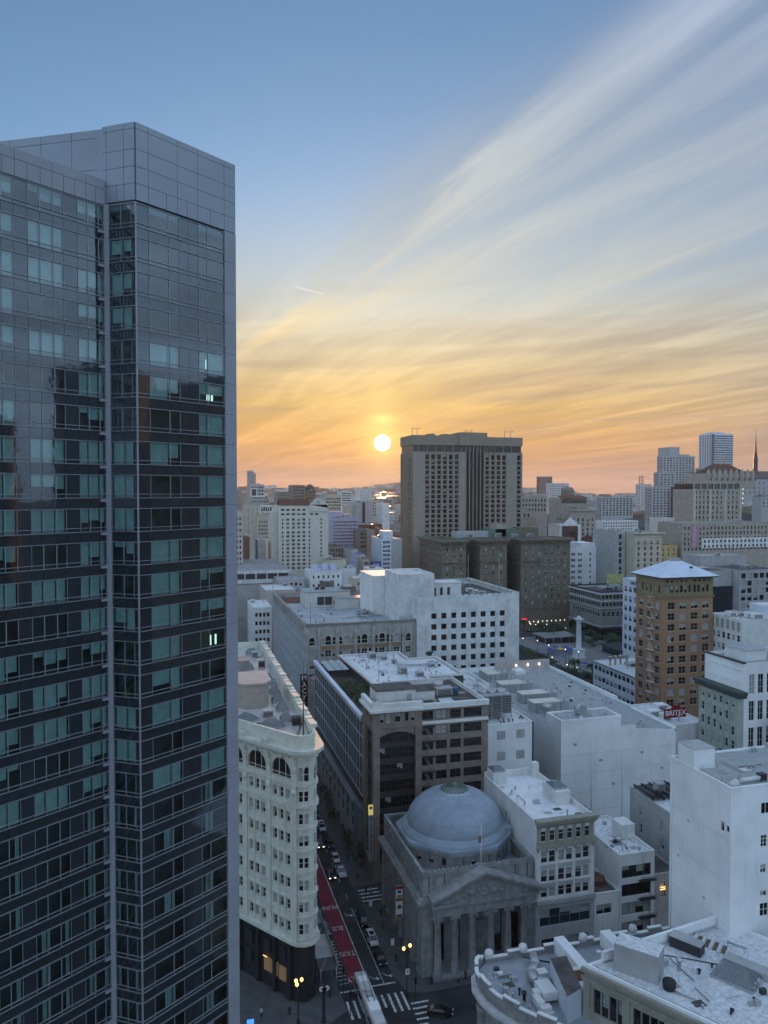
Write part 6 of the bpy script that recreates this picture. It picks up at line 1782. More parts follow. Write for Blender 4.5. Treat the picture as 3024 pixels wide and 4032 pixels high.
r_ = block('arcaded_white_building', 'white building with arched windows over a dark green cornice on the right', 155.5, 185, 180.5, 197, 46.2, WHITE2, ROOF_G, (9, 5, 1.9, 5.6, 7.6, 3.2, dict(fm=FRAME_W, nx=2, nz=3, margin=1.2)), None, .8, near=True, clutter=5)
for c in (2.4, 4.7, 7.6, 9.6, 12.2, 14.2): obj('arched_window', arch_mesh(1.25, 3.6, .25, WHITE2, FRAME_W, GLASS_D, 1), r_, (155.45, 197 - c, 40.4), -math.pi / 2)
OLG = mat('dark_green_cornice', (.06, .075, .065), .6, .1)
SAGE = mat('sage_terracotta', (.38, .42, .37), .7, .08, .5, .2)
part('cornice', MB().box(152.4, 155.5, 178.8, 198.5, 37.6, 38.4, OLG).box(152.8, 155.5, 179.2, 198.2, 36.6, 37.6, OLG), r_)
fo = [dict(x=1.0 + i * 2.55, z=33.4 - j * 4.0, w=1.35, h=2.5 if j else 2.0, nx=1, nz=2) for i in range(6) for j in range(9)]
facade(r_, 153.6, 197, -math.pi / 2, 16.5, 0, 36.6, SAGE, fo, .35)
part('front_return', MB().quad([(153.6, 180.5, 0), (155.5, 180.5, 0), (155.5, 180.5, 36.6), (153.6, 180.5, 36.6)], SAGE), r_)
for i in range(7): part('pilaster', MB().box(153.4, 153.62, 197 - .5 - i * 2.55, 197 - .1 - i * 2.55, 0, 36.4, SAGE), r_)
part('roof_edge', MB().box(154.9, 156.0, 180.2, 197.3, 46.2, 46.6, DKGREY), r_)
part('roof_hut', MB().box(160, 168, 186, 194, 45.4, 48.6, WHITE), r_)
part('hut_roof', MB().quad([(159.6, 185.6, 48.6), (168.4, 185.6, 48.6), (165, 190, 50.4), (163, 190, 50.4)], METAL).quad([(168.4, 194.4, 48.6), (159.6, 194.4, 48.6), (163, 190, 50.4), (165, 190, 50.4)], METAL).quad([(159.6, 194.4, 48.6), (159.6, 185.6, 48.6), (163, 190, 50.4)], METAL), r_)
r_ = block('pink_stone_shop', 'low pinkish stone building with big dark windows at the right edge', 163, 190, 160.3, 178, 31.5, PINK, ROOF_G, (6, 4, 2.2, 3.0, 4.6, 2.0, dict(fm=FRAME_D, nx=1, nz=1)), (4, 4, 2.2, 3.0, 4.6, 2.0, dict(fm=FRAME_D, nx=1, nz=1)), .5, near=True)
r_ = block('fabric_shop', 'low white roofed shop with a dark red sign behind the blank wall', 140, 158, 199, 222, 24.0, WHITE, ROOF_W2, None, None, .5, clutter=6)
sg = thing('roof_sign', 'dark red roof sign with white lettering', 'sign', (150.5, 204, 24))
part('board', MB().box(146.6, 154.4, 204, 204.4, 24.6, 27.4, SIGN_R).box(149.2, 152.2, 204, 204.4, 27.4, 28.4, SIGN_R), sg)
t_ = MB(); text_mb(t_, 'BRITEX', 2.3, (150.5, 203.9, 26.0), SIGN_W); part('lettering', t_, sg)

r_ = block('panelled_white_building', 'white building with recessed panels and cluttered flat roof behind the brick tower', 213.5, 240, 249, 267.5, 44.8, WHITE, ROOF_W2, None, (6, 3, 1.7, 2.5, 4.6, 6.5, dict(nx=1, nz=2)), .6, near=True, clutter=9)
for i in range(6): obj('slot_panel', MB().box(.6 + i * 3.0, 2.2 + i * 3.0, -.08, .02, 40.0, 43.6, BLIND), r_, (213.4, 267.5, 0), -math.pi / 2)
part('roof_hut', MB().box(226, 236, 252, 260, 44.2, 49.5, PALEROOF), r_)

block('dark_grid_office', 'grey office with a grid of deep dark square windows on the right', 338.5, 372, 398, 430, 45.8, GREYW, ROOF_D, (7, 7, 3.3, 3.2, 4.6, 2.0, dict(fm=FRAME_D, nx=1, nz=1)), None, .6, near=True, clutter=4)
block('black_glass_office', 'grey topped office with black glass front behind the brick tower', 288, 338, 404, 430, 45.2, GREYW, ROOF_D, None, None, .6, clutter=4)
part('black_front', MB().box(290, 338.3, 403.5, 403.9, 0, 35.5, GLASS_S), bpy.data.objects['black_glass_office'])
block('roof_plant_screen', 'plain grey plant screen wall standing on the office roof', 336, 372, 431, 449, 51.8, GREYW, ROOF_G, None, None, .4, clutter=2)
r_ = block('white_store_with_sign', 'white store with black roof lettering tucked left of the brick tower', 245, 272, 352, 380, 46.0, BLUEW, ROOF_W, None, (6, 7, 2.4, 3.0, 5.4, 4.2, dict(fm=FRAME_D, nx=1, nz=1)), .8, near=True)
t_ = MB(); text_mb(t_, 'SAKS FIFTH AVENUE', 2.7, (244.8, 372.5, 44.0), SIGN_BK, (0, -1, 0), align='LEFT'); part('lettering', t_, r_)
r_ = block('corner_store', 'grey rounded corner store with arcaded windows across the square', 262, 300, 431, 470, 30.2, mat('brownish_grey_stone', (.24, .225, .215), .85, .1, .3, .25), ROOF_D, (11, 1, 2.0, 3.2, 4, 12, dict(style='arch')), (12, 1, 2.0, 3.2, 4, 12, dict(style='arch')), 1.0, near=True, clutter=7)
for j, z in enumerate((26.3, 21.6)):
    for k in range(14): obj('window', single_window_mesh(1.4, 2.0, .1, k % 3, FRAME_D, GLASS_D, 1, 1), r_, (261.85, 468.5 - k * 2.7, z), -math.pi / 2); obj('window', single_window_mesh(1.6, 2.0, .1, k % 3, FRAME_D, GLASS_D, 1, 1), r_, (263.2 + k * 2.6, 430.85, z))
for z, o in ((29.2, .9), (24.6, .5), (19.9, .6), (8.5, .8)): part('cornice', MB().ring(rect(262 - o, 300 + o, 431 - o, 470 + o), rect(262.4, 299.6, 431.4, 469.6), z, z + .6, CONC if z > 20 else GREYW), r_)
part('balustrade', MB().ring(rect(262, 300, 431, 470), rect(262.5, 299.5, 431.5, 469.5), 30.2, 31.0, DKGREY), r_)
part('shopfront', MB().box(261.6, 300, 430.5, 431, 0, 7.6, GLASS_D).box(261.5, 262, 431, 470, 0, 7.6, GLASS_D), r_)
bb = thing('roof_billboard', 'yellow green roof billboard above the rounded corner store', 'billboard', (283, 448, 30))
part('panel', MB().box(277, 289.5, 448, 448.4, 33.2, 39.8, mat('yellow_poster', (.42, .38, .16), .6, .5, .25, c2=(.20, .24, .12))), bb)
part('frame', MB().tube((278, 448.6, 29.4), (278, 448.6, 39.5), .2, DKMETAL, 4).tube((288, 448.6, 29.4), (288, 448.6, 39.5), .2, DKMETAL, 4), bb)

# the stepped hotel on the right
dr = block('stepped_hotel', 'tall cream hotel with stepped upper storeys and crown of gables', 415, 506, 556, 590, 67.5, TAN, ROOF_G, (24, 5, 1.6, 2.6, 4.4, 3.0, dict(fm=FRAME_W)), None, .8, z0=0, near=False, clutter=3)
part('white_base', MB().box(434, 505.8, 555.3, 555.9, 46, 54.5, WHITE), dr)
for i in range(17): obj('window', single_window_mesh(1.6, 2.4, .1, i % 5, FRAME_D, GLASS_D, 1, 2), dr, (436 + i * 4.1, 555.18, 50.6)); obj('window', single_window_mesh(1.6, 2.4, .1, (i + 2) % 5, FRAME_D, GLASS_D, 1, 2), dr, (436 + i * 4.1, 555.18, 46.6))
facade(dr, 459.5, 600, 0, 50.5, 60, 96.5, TAN, [dict(x=x, z=92 - j * 4.6, w=1.7, h=3.0, nx=1, nz=2) for j in range(7) for x in (2, 6, 10, 14.5, 20, 24.5, 29, 33, 37, 41.5, 46)], .4, near=False)
part('tower_body', MB().box(459.6, 510, 600.6, 630, 55, 96.4, TAN), dr)
part('glazed_storey', MB().box(460, 509.5, 601, 629, 96.4, 101.5, GLASS_D).box(459.4, 510.3, 600.3, 629.5, 101.5, 102.2, TAN), dr)
for i in range(8): part('storey_pier', MB().box(459.5 + i * 7.1, 460.6 + i * 7.1, 600.2, 601.2, 96.4, 101.5, TAN), dr)
for i in range(4): part('tower_pier', MB().box(459.2 + i * 16.6, 461.4 + i * 16.6, 599.4, 600.4, 60, 96.5, BEIGE), dr)
part('upper_storeys', MB().prism(rect(478, 532, 608, 636), 96, 111, TAN), dr)
for i in range(9):
    x = 479 + i * 6.2; part('crown_gable', MB().prism([(x, 607), (x + 3.6, 607), (x + 3.6, 608), (x, 608)], 106, 113, TAN).quad([(x, 607.2, 113), (x + 3.6, 607.2, 113), (x + 1.8, 607.2, 116)], TAN), dr)
    obj('window', single_window_mesh(1.5, 3.2, .1, i % 3, FRAME_D, GLASS_D, 1, 2), dr, (x + 4.2, 607.85, 104))
hr = MB().quad([(484, 610, 111), (528, 610, 111), (516, 622, 120), (496, 622, 120)], TILE_R).quad([(484, 634, 111), (484, 610, 111), (496, 622, 120)], TILE_R).quad([(528, 610, 111), (528, 634, 111), (516, 622, 120)], TILE_R)
part('roof', hr, dr)
st = MB().tube((506, 621, 118), (506, 621, 125), .4, TAN, 5)
for a in range(5): st.tube((506, 620.5, 126.5), (506 + 4.2 * math.sin(R(72 * a)), 620.5, 126.5 + 4.2 * math.cos(R(72 * a))), .9, TAN, 4, .1)
part('rooftop_star', st, dr)
part('pink_banner', MB().box(424, 428.5, 555.2, 555.8, 47, 66, mat('pink_banner_cloth', (.55, .30, .42), .8, .2, .5)), dr)
for z in (83, 87.5, 92, 96): part('lamp', MB().lathe([(.3, z), (.45, z + .5), (.1, z + .9)], 513, 600, 6, LAMP_C), dr)

# ------------------------------------------------------------------ mid-distance blocks, each a building of its own
P1 = dict(fm=FRAME_W, nx=2, nz=1)
hb = block('red_roofed_hotel', 'white hotel slab with dark red tiled roof and a stepped gable', 73.2, 109.4, 545, 570, 84.6, mat('hotel_white', (.60, .57, .49), .8, .05, .3, .12), ROOF_R, None, None, .4, clutter=0)
xs_ = [(3.2, 1.0), (6.8, 1.9), (10.8, 1.9), (14.6, 1.9), (18.3, 1.9), (22.4, 1.0), (30.9, 1.0)]
o_ = [dict(x=x - w / 2, z=73.6 - j * 2.83 - (.7 if j > 2 else 0), w=w, h=1.6, nx=2 if w > 1.5 else 1, nz=1, fm=FRAME_W) for j in range(13) for x, w in xs_] + [dict(x=x - 1.2, z=z, w=2.4, h=1.3, nx=1, nz=1, fm=FRAME_D) for z in (77.6, 80.7) for x in (3.2, 7.0, 10.9, 14.7, 18.4)] + [dict(x=x, z=77.6, w=2.2, h=1.2, nx=1, nz=1, fm=FRAME_D) for x in (23.0, 26.6)]
facade(hb, 73.2, 544.7, 0, 36.2, 0, 84.5, MATS['hotel_white'], o_, .3, near=False)
part('tile_roof', MB().quad([(73.6, 544.2, 84.6), (96, 544.2, 84.6), (96, 551, 89), (74.6, 551, 89)], TILE_R).quad([(74.6, 551, 89), (96, 551, 89), (96, 558, 84.6), (74, 558, 84.6)], TILE_R), hb)
part('gable', MB().prism([(95.5, 544.0), (109.5, 544.0), (109.5, 550), (95.5, 550)], 80, 85, MATS['hotel_white']).quad([(95.5, 544.0, 85), (109.5, 544.0, 82.6), (107.2, 544.0, 86.8), (104.0, 544.0, 89.2), (101.8, 544.0, 90.2), (99.4, 544.0, 89.2), (96.6, 544.0, 86.4)], MATS['hotel_white']), hb)
part('gable_diamond', MB().quad([(100.4, 543.9, 86.6), (101.9, 543.9, 84.8), (103.4, 543.9, 86.6), (101.9, 543.9, 88.4)], GREYW), hb)
part('side_wing', MB().box(69.5, 73.1, 548, 570, 0, 80, MATS['hotel_white']), hb)

lv = block('lavender_hotel', 'lavender painted hotel block with a dense grid of small windows', 128.2, 149.7, 620, 642, 72.8, LAV, GREYW, (15, 10, .8, 1.35, 2.75, 3.0, dict(fm=FRAME_D, nx=1, nz=1)), None, .5, clutter=4)
part('blank_bay', MB().box(124.8, 128.1, 619.5, 640, 0, 71.5, LAV), lv)
part('roof_house', MB().box(125.5, 137, 624, 636, 71.5, 77.5, LAV).box(139, 146, 628, 636, 72.5, 75.5, LAV), lv)
ws = block('slim_white_hotel', 'slim white hotel with rows of small windows left of the brown tower', 142.5, 149.6, 520, 548, 61.5, BLUEW, REDB, (6, 13, .75, 1.7, 3.0, 2.0, dict(fm=FRAME_W)), (9, 13, .8, 1.7, 3.0, 2.0, dict(fm=FRAME_W)), .5, clutter=1)
part('roof_house', MB().box(146, 153, 528, 540, 61, 66.2, BLUEW), ws); part('blank_side', MB().box(149.65, 157.5, 520.5, 548, 0, 61, GREYW), ws)
gr = block('parking_garage', 'wide parking garage with concrete roof deck and dark open slot', 20, 68.2, 455, 532, 47.8, GREYW, mat('garage_deck', (.28, .275, .28), .8, .15, .2), None, None, .3, clutter=2)
part('slot', MB().box(20, 67.5, 454.6, 454.95, 43.0, 46.2, DKGREY), gr); part('fascia', MB().box(19.8, 68.4, 454.0, 455.2, 46.3, 47.9, CONC).box(19.8, 68.4, 454.2, 455, 40.5, 42.8, CONC), gr)
for i in range(8): part('slot_post', MB().box(22 + i * 6.4, 22.6 + i * 6.4, 454.2, 454.7, 42.8, 46.4, CONC), gr)
gv = block('framed_office', 'grey office with a large white frame on its front far left', 103.6, 122.4, 1050, 1090, 103.5, GREYW, ROOF_D, (5, 5, 2.4, 2.2, 4.5, 3.0, D2), None, .6, clutter=2)
fr_ = MB().box(103.8, 105.2, 1049, 1050, 88, 98, WHITE).box(111.5, 112.8, 1049, 1050, 88, 98, WHITE).box(103.8, 123, 1049, 1050, 86.4, 88.2, WHITE).box(103.8, 112.8, 1049, 1050, 97, 98.6, WHITE).box(105.2, 111.5, 1049.6, 1050, 88, 97, DKGREY)
part('white_frame', fr_, gv)

TABLE = [
    # name, label, X0, X1, Y0, Y1, top, wall, roof, front windows, side windows
    ('slim_far_tower', 'lone slim tower standing far off on the left skyline', 181.9, 195.5, 1900, 1925, 144, GREYW, ROOF_R, (4, 20, 2.2, 1.9, 3.6, 4, D2), None),
    ('slim_far_annex', 'lower shoulder of the lone slim skyline tower', 196.0, 201.5, 1905, 1925, 137.9, GREYW, ROOF_D, (2, 18, 1.6, 1.9, 3.6, 4, D2), None),
    ('tan_rear_office', 'plain tan slab behind the white framed office', 92, 102.5, 1150, 1190, 97, TAN, ROOF_D, (3, 8, 1.8, 1.8, 3.6, 3, D2), None),
    ('grey_podium', 'broad grey podium below the white framed office', 98.4, 123.2, 1000, 1048, 83.8, GREYW, ROOF_G, (7, 3, 2.2, 1.8, 4, 2, D2), None),
    ('olive_slab', 'low olive grey slab on the left skyline', 145.6, 166.7, 1100, 1130, 93.9, OLIVE, ROOF_D, (9, 6, 1.5, 1.7, 3.4, 2, D2), None),
    ('brown_apartment', 'brown apartment house with red roof edge on the left skyline', 146.3, 161.2, 950, 990, 102, BROWN, ROOF_R, (5, 8, 1.5, 2, 3.6, 2, D2), None),
    ('mansard_house', 'dark domed roof apartment house beside the brown one', 169.5, 180.7, 980, 1010, 96, BROWN, ROOF_D, (4, 6, 1.4, 2, 3.6, 2, D2), None),
    ('cream_slab', 'blank cream slab with a thin vertical slot at far left', 70.1, 84.3, 760, 790, 81.1, BEIGE, ROOF_G, (3, 8, .7, 1.2, 3.3, 4, D2), None),
    ('white_framed_block', 'white block with tall framed bays behind the cream slab', 88.8, 102, 800, 830, 79.7, WHITE, ROOF_G, (5, 2, 1.7, 4.4, 6.4, 1.5, D2), None),
    ('beige_pediment_house', 'beige apartment house with curved pediment at far left', 68.7, 78, 640, 680, 74, BEIGE, ROOF_D, (5, 9, .8, 1.7, 3.2, 4, D2), (8, 8, 1.1, 1.6, 3.2, 4, D2)),
    ('edge_beige_house', 'tall beige apartment house right beside the glass tower edge', 37.5, 44.5, 500, 530, 81, PINK, ROOF_G, (3, 12, 1.0, 1.8, 3.7, 3, W2), (7, 12, 1.1, 1.8, 3.7, 3, W2)),
    ('red_brick_low', 'small red brown house at far left', 49.8, 54.6, 560, 580, 61.4, REDB, ROOF_D, None, None),
    ('grey_low_block', 'plain dark grey party wall block at far left', 60.7, 66, 560, 585, 59.4, GREYW, ROOF_W, None, None),
    ('white_low_block', 'plain white block beside the red roofed hotel', 67, 69.4, 575, 600, 58.8, WHITE, ROOF_W, None, None),
    ('grey_concrete_block', 'tall blank grey concrete block with a dark vertical slot', 180.8, 198, 760, 800, 83.2, GREYW, ROOF_D, None, (4, 8, 2, 2, 3.6, 4, D2)),
    ('striped_office', 'office with white and dark horizontal stripes', 251.1, 267.3, 1150, 1180, 93.4, WHITE, ROOF_D, (1, 6, 15, 1.6, 3.6, 2, D2), None),
    ('beige_wide_block', 'wide beige block behind the gable', 177.2, 196.3, 900, 940, 90.3, BEIGE, ROOF_D, (7, 5, 1.6, 2, 3.8, 4, D2), None),
    ('bright_far_block', 'bright white block on the skyline left of the brown tower', 316, 336.9, 1300, 1330, 96.6, WHITE, ROOF_W, (6, 6, 1.8, 1.6, 3.4, 2, D2), None),
    ('tan_far_block', 'tan block close to the brown tower', 260.5, 276.7, 1000, 1050, 81.5, BEIGE, ROOF_D, (5, 5, 1.5, 2, 4, 2, D2), None),
    ('blank_white_far', 'blank white party wall close to the brown tower', 247.4, 256.7, 900, 930, 79.7, WHITE, ROOF_W, None, None),
    ('brick_long_block', 'long red brown brick block right of the lavender hotel', 164.4, 186.6, 680, 720, 64.2, REDB, ROOF_G, (7, 3, 1.2, 1.8, 3.5, 2, D2), None),
    ('brown_small_block', 'dark brown house front below the long brick block', 145.9, 152, 600, 625, 63.2, BROWN, ROOF_D, (4, 4, .9, 1.7, 3.4, 2, D2), None),
    ('grey_small_block', 'grey house front next to the dark brown one', 154.5, 161.4, 610, 635, 62.6, GREYW, ROOF_D, None, None),
    ('brick_red_block', 'bright red brick side wall left of the brown tower', 173, 183, 642, 670, 60.8, mat('bright_red_brick', (.30, .10, .07), .85, .12, .4), ROOF_D, None, None),
    ('row_brown', 'long brown row building behind the tanks', 109.6, 119.5, 545, 585, 54.8, BROWN, ROOF_D, (4, 4, 1.1, 1.9, 3.6, 2, D2), (10, 4, 1.2, 2, 3.6, 2, D2)),
    ('row_grey', 'narrow grey row house front behind the tanks', 120.2, 125.5, 520, 555, 54.1, GREYW, ROOF_D, (3, 4, .9, 1.9, 3.6, 2, W2), (8, 4, 1.2, 2, 3.6, 2, W2)),
    ('row_blue', 'narrow bluish row house front behind the tanks', 120, 124.2, 495, 519, 52.5, LAV, ROOF_D, (3, 4, .8, 1.9, 3.6, 2, W2), (7, 4, 1.2, 2, 3.6, 2, W2)),
    ('row_tan', 'narrow tan row house front behind the tanks', 118.6, 123.1, 478.5, 494, 51.2, TAN, ROOF_D, (3, 4, .8, 1.9, 3.6, 2, W2), (5, 4, 1.2, 2, 3.6, 2, W2)),
    ('tan_roof_house', 'tan roof house with sloping top behind the tanks', 92, 105.5, 470, 485, 51.8, BEIGE, ROOF_D, None, None),
    ('white_plant_block', 'white block topped with bluish tanks behind the old store', 77.4, 96.5, 440, 460, 47.8, WHITE, ROOF_W2, (6, 2, 1.1, 1.6, 5, 2.2, D2), None),
    ('white_box_house', 'plain white box on the roofs behind the old store', 101.3, 109.6, 460, 475, 47.1, WHITE, ROOF_W, None, None),
    ('white_gleaming_roof', 'white house with gleaming roof and two small windows', 114.1, 123.3, 445, 459, 48.2, WHITE, ROOF_W, (4, 1, 1.2, 1.4, 3, 2, D2), None),
    ('cream_box_house', 'cream box with a dark chimney behind the old store', 90.9, 100.8, 385, 399, 49.7, BEIGE, ROOF_W2, (3, 1, 1, 1.4, 3, 2, D2), None),
    ('low_rose_house', 'low rose coloured house with a small penthouse at far left', 47.5, 64, 405, 432, 42.5, PINK, ROOF_W2, None, None),
    ('corner_hotel', 'white corner hotel with dark green window bands at far left', 37, 46.0, 366, 392, 39.5, WHITE, ROOF_W2, (4, 7, 1.2, 1.9, 4.0, 2.5, D2), (9, 7, 1.2, 1.9, 4.0, 2.5, D2)),
    ('grey_flat_house', 'flat roofed grey house behind the rose coloured one', 58, 73, 433, 452, 44.5, GREYW, ROOF_G, (5, 3, 1.3, 1.6, 3.6, 1.8, D2), None),
    ('clay_tower', 'pinkish skyline tower right of the brown tower', 762.1, 792.2, 1500, 1530, 125.3, mat('clay_wall', (.30, .19, .16), .85, .1, .1), ROOF_R, (6, 9, 2, 2, 3.6, 3, D2), (3, 12, 2.2, 1.9, 3.5, 3, D2)),
    ('white_balcony_slab', 'white balconied slab on the skyline beside the pinkish tower', 680.9, 721.6, 1300, 1330, 108.9, WHITE, ROOF_W, (9, 10, 3, 1.8, 3.4, 2, D2), (3, 12, 2.2, 1.9, 3.5, 3, D2)),
    ('tan_club_house', 'tan club house with columned top storey behind the old hotel', 364.7, 395.2, 760, 790, 88.8, TAN, ROOF_D, (8, 3, 1.7, 3, 5, 3, D2), (3, 12, 2.2, 1.9, 3.5, 3, D2)),
    ('tan_hotel', 'big tan stone hotel with arched top windows behind the white hotel', 345.6, 371.2, 620, 645, 78.6, TAN, ROOF_R, (5, 9, 1.7, 2.6, 4.3, 8.5, dict(nx=1, nz=2)), (6, 9, 1.6, 2.6, 4.3, 8.5, dict(nx=1, nz=2))),
    ('billboard_house', 'white house with a dark billboard painted on its side', 302.9, 321.7, 560, 580, 67.4, WHITE, ROOF_D, None, None),
    ('white_hotel', 'plain white hotel with paired small windows right of the old hotel', 281.7, 313.8, 505, 525, 53.6, WHITE2, ROOF_G, None, None),
    ('grey_party_wall', 'tall bare grey party wall with one column of dark windows', 303, 311.4, 480, 510, 66.6, GREYW, ROOF_G, (1, 12, 2.2, 3.4, 4.4, 2.5, D2), None),
    ('ornate_buff_house', 'buff house with ornate bays and projecting cornice behind the brick tower', 312, 334.1, 470, 500, 65.6, BEIGE, ROOF_G, (4, 11, 1.7, 2.3, 4.0, 6, dict(nx=1, nz=2)), None),
    ('white_escape_house', 'white house with fire escape behind the buff house', 441.1, 455.6, 622, 640, 69.7, WHITE, ROOF_G, (4, 7, 1.2, 1.8, 4, 3, D2), None),
    ('ochre_house', 'small ochre yellow house behind the brick tower', 384, 411.8, 558, 575, 49.4, YEL, ROOF_D, (5, 4, 1.1, 2, 4, 3, D2), None),
    ('balcony_apartments', 'grey apartment block with dark balconies in the middle distance', 608.4, 660.8, 1000, 1030, 85.8, GREYW, ROOF_D, (9, 8, 3.2, 1.9, 3.3, 2, D2), (3, 12, 2.2, 1.9, 3.5, 3, D2)),
    ('grey_condo', 'tall grey condominium with pale piers on the hill', 554.3, 580.4, 800, 830, 99.4, GREYW, ROOF_G, (5, 14, 2.6, 1.8, 3.3, 2, D2), (3, 12, 2.2, 1.9, 3.5, 3, D2)),
    ('dark_condo', 'tall dark condominium next to the grey one', 581.5, 600, 790, 820, 99.4, mat('dark_condo_wall', (.13, .13, .14), .7, .1), ROOF_D, (4, 14, 2.4, 1.8, 3.3, 2, D2), None),
    ('white_terraced_block', 'white terraced block on the hill', 740.6, 762.1, 1100, 1130, 105.9, WHITE, ROOF_W, (5, 10, 2.2, 1.6, 3.3, 2, D2), (3, 12, 2.2, 1.9, 3.5, 3, D2)),
    ('long_white_block', 'long low white block below the condominiums', 463.2, 508.9, 760, 790, 61.4, WHITE, ROOF_W, (14, 4, 1.6, 1.6, 3.3, 2, D2), None),
    ('brown_mid_house', 'brown brick house behind the white hotel', 359.4, 384.7, 598, 619, 54.5, REDB, ROOF_G, (6, 3, 1.3, 2, 4, 2, D2), None),
    ('hill_tower', 'large grey stepped apartment tower on the hill', 710.9, 767.3, 1000, 1040, 147.5, GREYW, ROOF_G, (10, 16, 3, 2, 3.5, 3, D2), (3, 12, 2.2, 1.9, 3.5, 3, D2)),
    ('hill_tower_wing', 'front wing of the stepped hill tower with white balconies', 690, 716, 978, 998, 122, GREYW, ROOF_G, (4, 11, 3.6, 2, 3.5, 3, D2), (3, 12, 2.2, 1.9, 3.5, 3, D2)),
    ('hill_condominium', 'right wing of the stepped hill tower', 767.6, 806, 985, 1015, 129, GREYW, ROOF_G, (7, 12, 3, 2, 3.5, 3, D2), (3, 12, 2.2, 1.9, 3.5, 3, D2)),
    ('pale_glass_tower', 'pale blue gridded tower highest on the right skyline', 877, 919.7, 1100, 1133, 191, BLUEW, ROOF_G, (10, 20, 4.6, 2.4, 3.9, 3, dict(gm=GLASS_B, fm=ALU, nx=2, nz=1)), (5, 20, 3.8, 2.4, 3.9, 3, dict(gm=GLASS_B, fm=ALU, nx=2, nz=1))),
    ('cathedral', 'dark roofed cathedral nave with slender spire at the right edge', 1025, 1110, 1200, 1235, 116, GREYW, ROOF_D, (8, 3, 2, 5, 9, 4, D2), None),
    ('edge_brick_tower', 'brown brick tower cut by the right edge of the picture', 1010, 1040, 1060, 1090, 143, BROWN, ROOF_D, (4, 10, 2, 2.2, 4, 3, D2), None),
    ('hill_grey_block', 'grey block below the cathedral', 640, 700, 720, 750, 88, GREYW, ROOF_G, (10, 3, 2, 1.6, 4, 2, D2), None),
]
for (nm, lb, a, b, c, d, z, wm, rm, f, l) in TABLE:
    if a / c > .45 and c > 700 and nm != 'pale_glass_tower': d = c + 14
    cp_ = lambda s: None if not s else tuple(s[:6]) + (dict(s[6]),)
    block(nm, lb, a, b, c, d, z, wm, rm, cp_(f), cp_(l), .6, clutter=2 if c < 800 else 1)
N_ = bpy.data.objects
o = N_['hill_tower']; part('setback', MB().box(727.5, 743.7, 1005, 1035, 146, 161, GREYW), o); part('setback', MB().box(745, 760, 1003, 1035, 146, 150, GREYW), o)
o = N_['cathedral']
part('nave_roof', MB().quad([(1025, 1200, 116), (1110, 1200, 116), (1110, 1217, 132), (1032, 1217, 132)], ROOF_D).quad([(1025, 1235, 116), (1025, 1200, 116), (1032, 1217, 132)], ROOF_D), o)
part('spire', MB().lathe([(4.4, 128), (4.0, 150), (4.8, 151), (2.2, 168), (.15, 206)], 1068, 1217, 8, DKGREY, False).tube((1068, 1217, 204), (1068, 1217, 212), .4, DKGREY, 4), o)
o = N_['white_hotel']
for i, x in enumerate((.9, 2.6, 6.4, 8.2, 15.8, 21.6, 23.4, 27)):
    for j in range(6): obj('window', single_window_mesh(1.1, 2.0, .1, (i + j) % 4, FRAME_D, GLASS_D, 1, 2), o, (281.7 + x, 504.85, 47.4 - j * 4.3))
part('roof_house', MB().box(291.2, 302.8, 506, 524, 52, 56.4, WHITE2), o)
o = N_['billboard_house']
part('gable', MB().quad([(305, 559.8, 67.4), (319.5, 559.8, 67.4), (312, 559.8, 74)], WHITE).box(305, 319.5, 559.9, 575, 67.2, 67.6, WHITE), o)
bl = thing('painted_billboard', 'dark billboard with brown and pale shapes on the white house side', 'billboard', (311, 559, 48))
part('panel', MB().box(304.5, 318.5, 558.9, 559.2, 49.5, 66.4, mat('dark_poster', (.10, .05, .04), .6, .5, .12, c2=(.03, .02, .02))), bl)
for x, z, w, h in ((306, 52, 4, 5), (311.5, 50.5, 4, 9), (309, 56, 3, 3)): part('pale_patch', shift_xy(MB().lathe([(w / 2, 0), (w / 2.4, .1), (.1, .15)], 0, 0, 9, TAN if w > 3 else REDB), x + w / 2, 558.9, z + h / 2), bl)
o = N_['tan_hotel']
part('cornice', MB().box(344, 373, 618.6, 620, 76.6, 77.6, TAN), o)
part('upper_block', MB().box(347, 374, 640, 664, 60, 87.8, TAN), o); part('clerestory', MB().box(348, 373, 639.4, 640, 83.6, 86.4, GLASS_D), o)
part('tile_roof', MB().quad([(345, 637, 88), (376, 637, 88), (373, 650, 90.5), (348, 650, 90.5)], ROOF_R), o)
part('water_tank', MB().lathe([(6.2, 88), (6.2, 95.5), (4.5, 98), (.2, 98.4)], 362, 655, 12, BROWN, False), o)
ch_ = block('gabled_church', 'tan church with steep gable and dark roof behind the old hotel', 318, 347, 690, 730, 68, TAN, ROOF_D, (6, 1, 1.2, 2.4, 4, 8, D2), None, .4, clutter=0)
part('gable', MB().quad([(318, 689.7, 68), (347, 689.7, 68), (332.5, 689.7, 80)], TAN), ch_); part('church_roof', MB().quad([(318, 689.7, 68), (332.5, 689.7, 80), (332.5, 730, 80), (318, 730, 68)], ROOF_D).quad([(332.5, 689.7, 80), (347, 689.7, 68), (347, 730, 68), (332.5, 730, 80)], ROOF_D), ch_)
for k in range(4): part('gable_window', MB().box(326 + k * 4, 327.2 + k * 4, 689.5, 689.68, 69.5, 72.5, GLASS_D), ch_)
tb = block('tank_topped_block', 'brown block with a roofed water tank on the right skyline', 352, 366, 800, 820, 92, BROWN, ROOF_D, None, None, .5, clutter=0)
part('water_tank', MB().lathe([(6.5, 91.5), (6.5, 102), (.3, 107)], 358, 808, 10, BROWN, False), tb)
o = N_['white_plant_block']
for x in (82, 88, 93): part('water_tank', MB().lathe([(2.4, 47), (2.4, 50.8), (.2, 51.6)], x, 450, 12, LAV), o)
o = N_['row_tan']
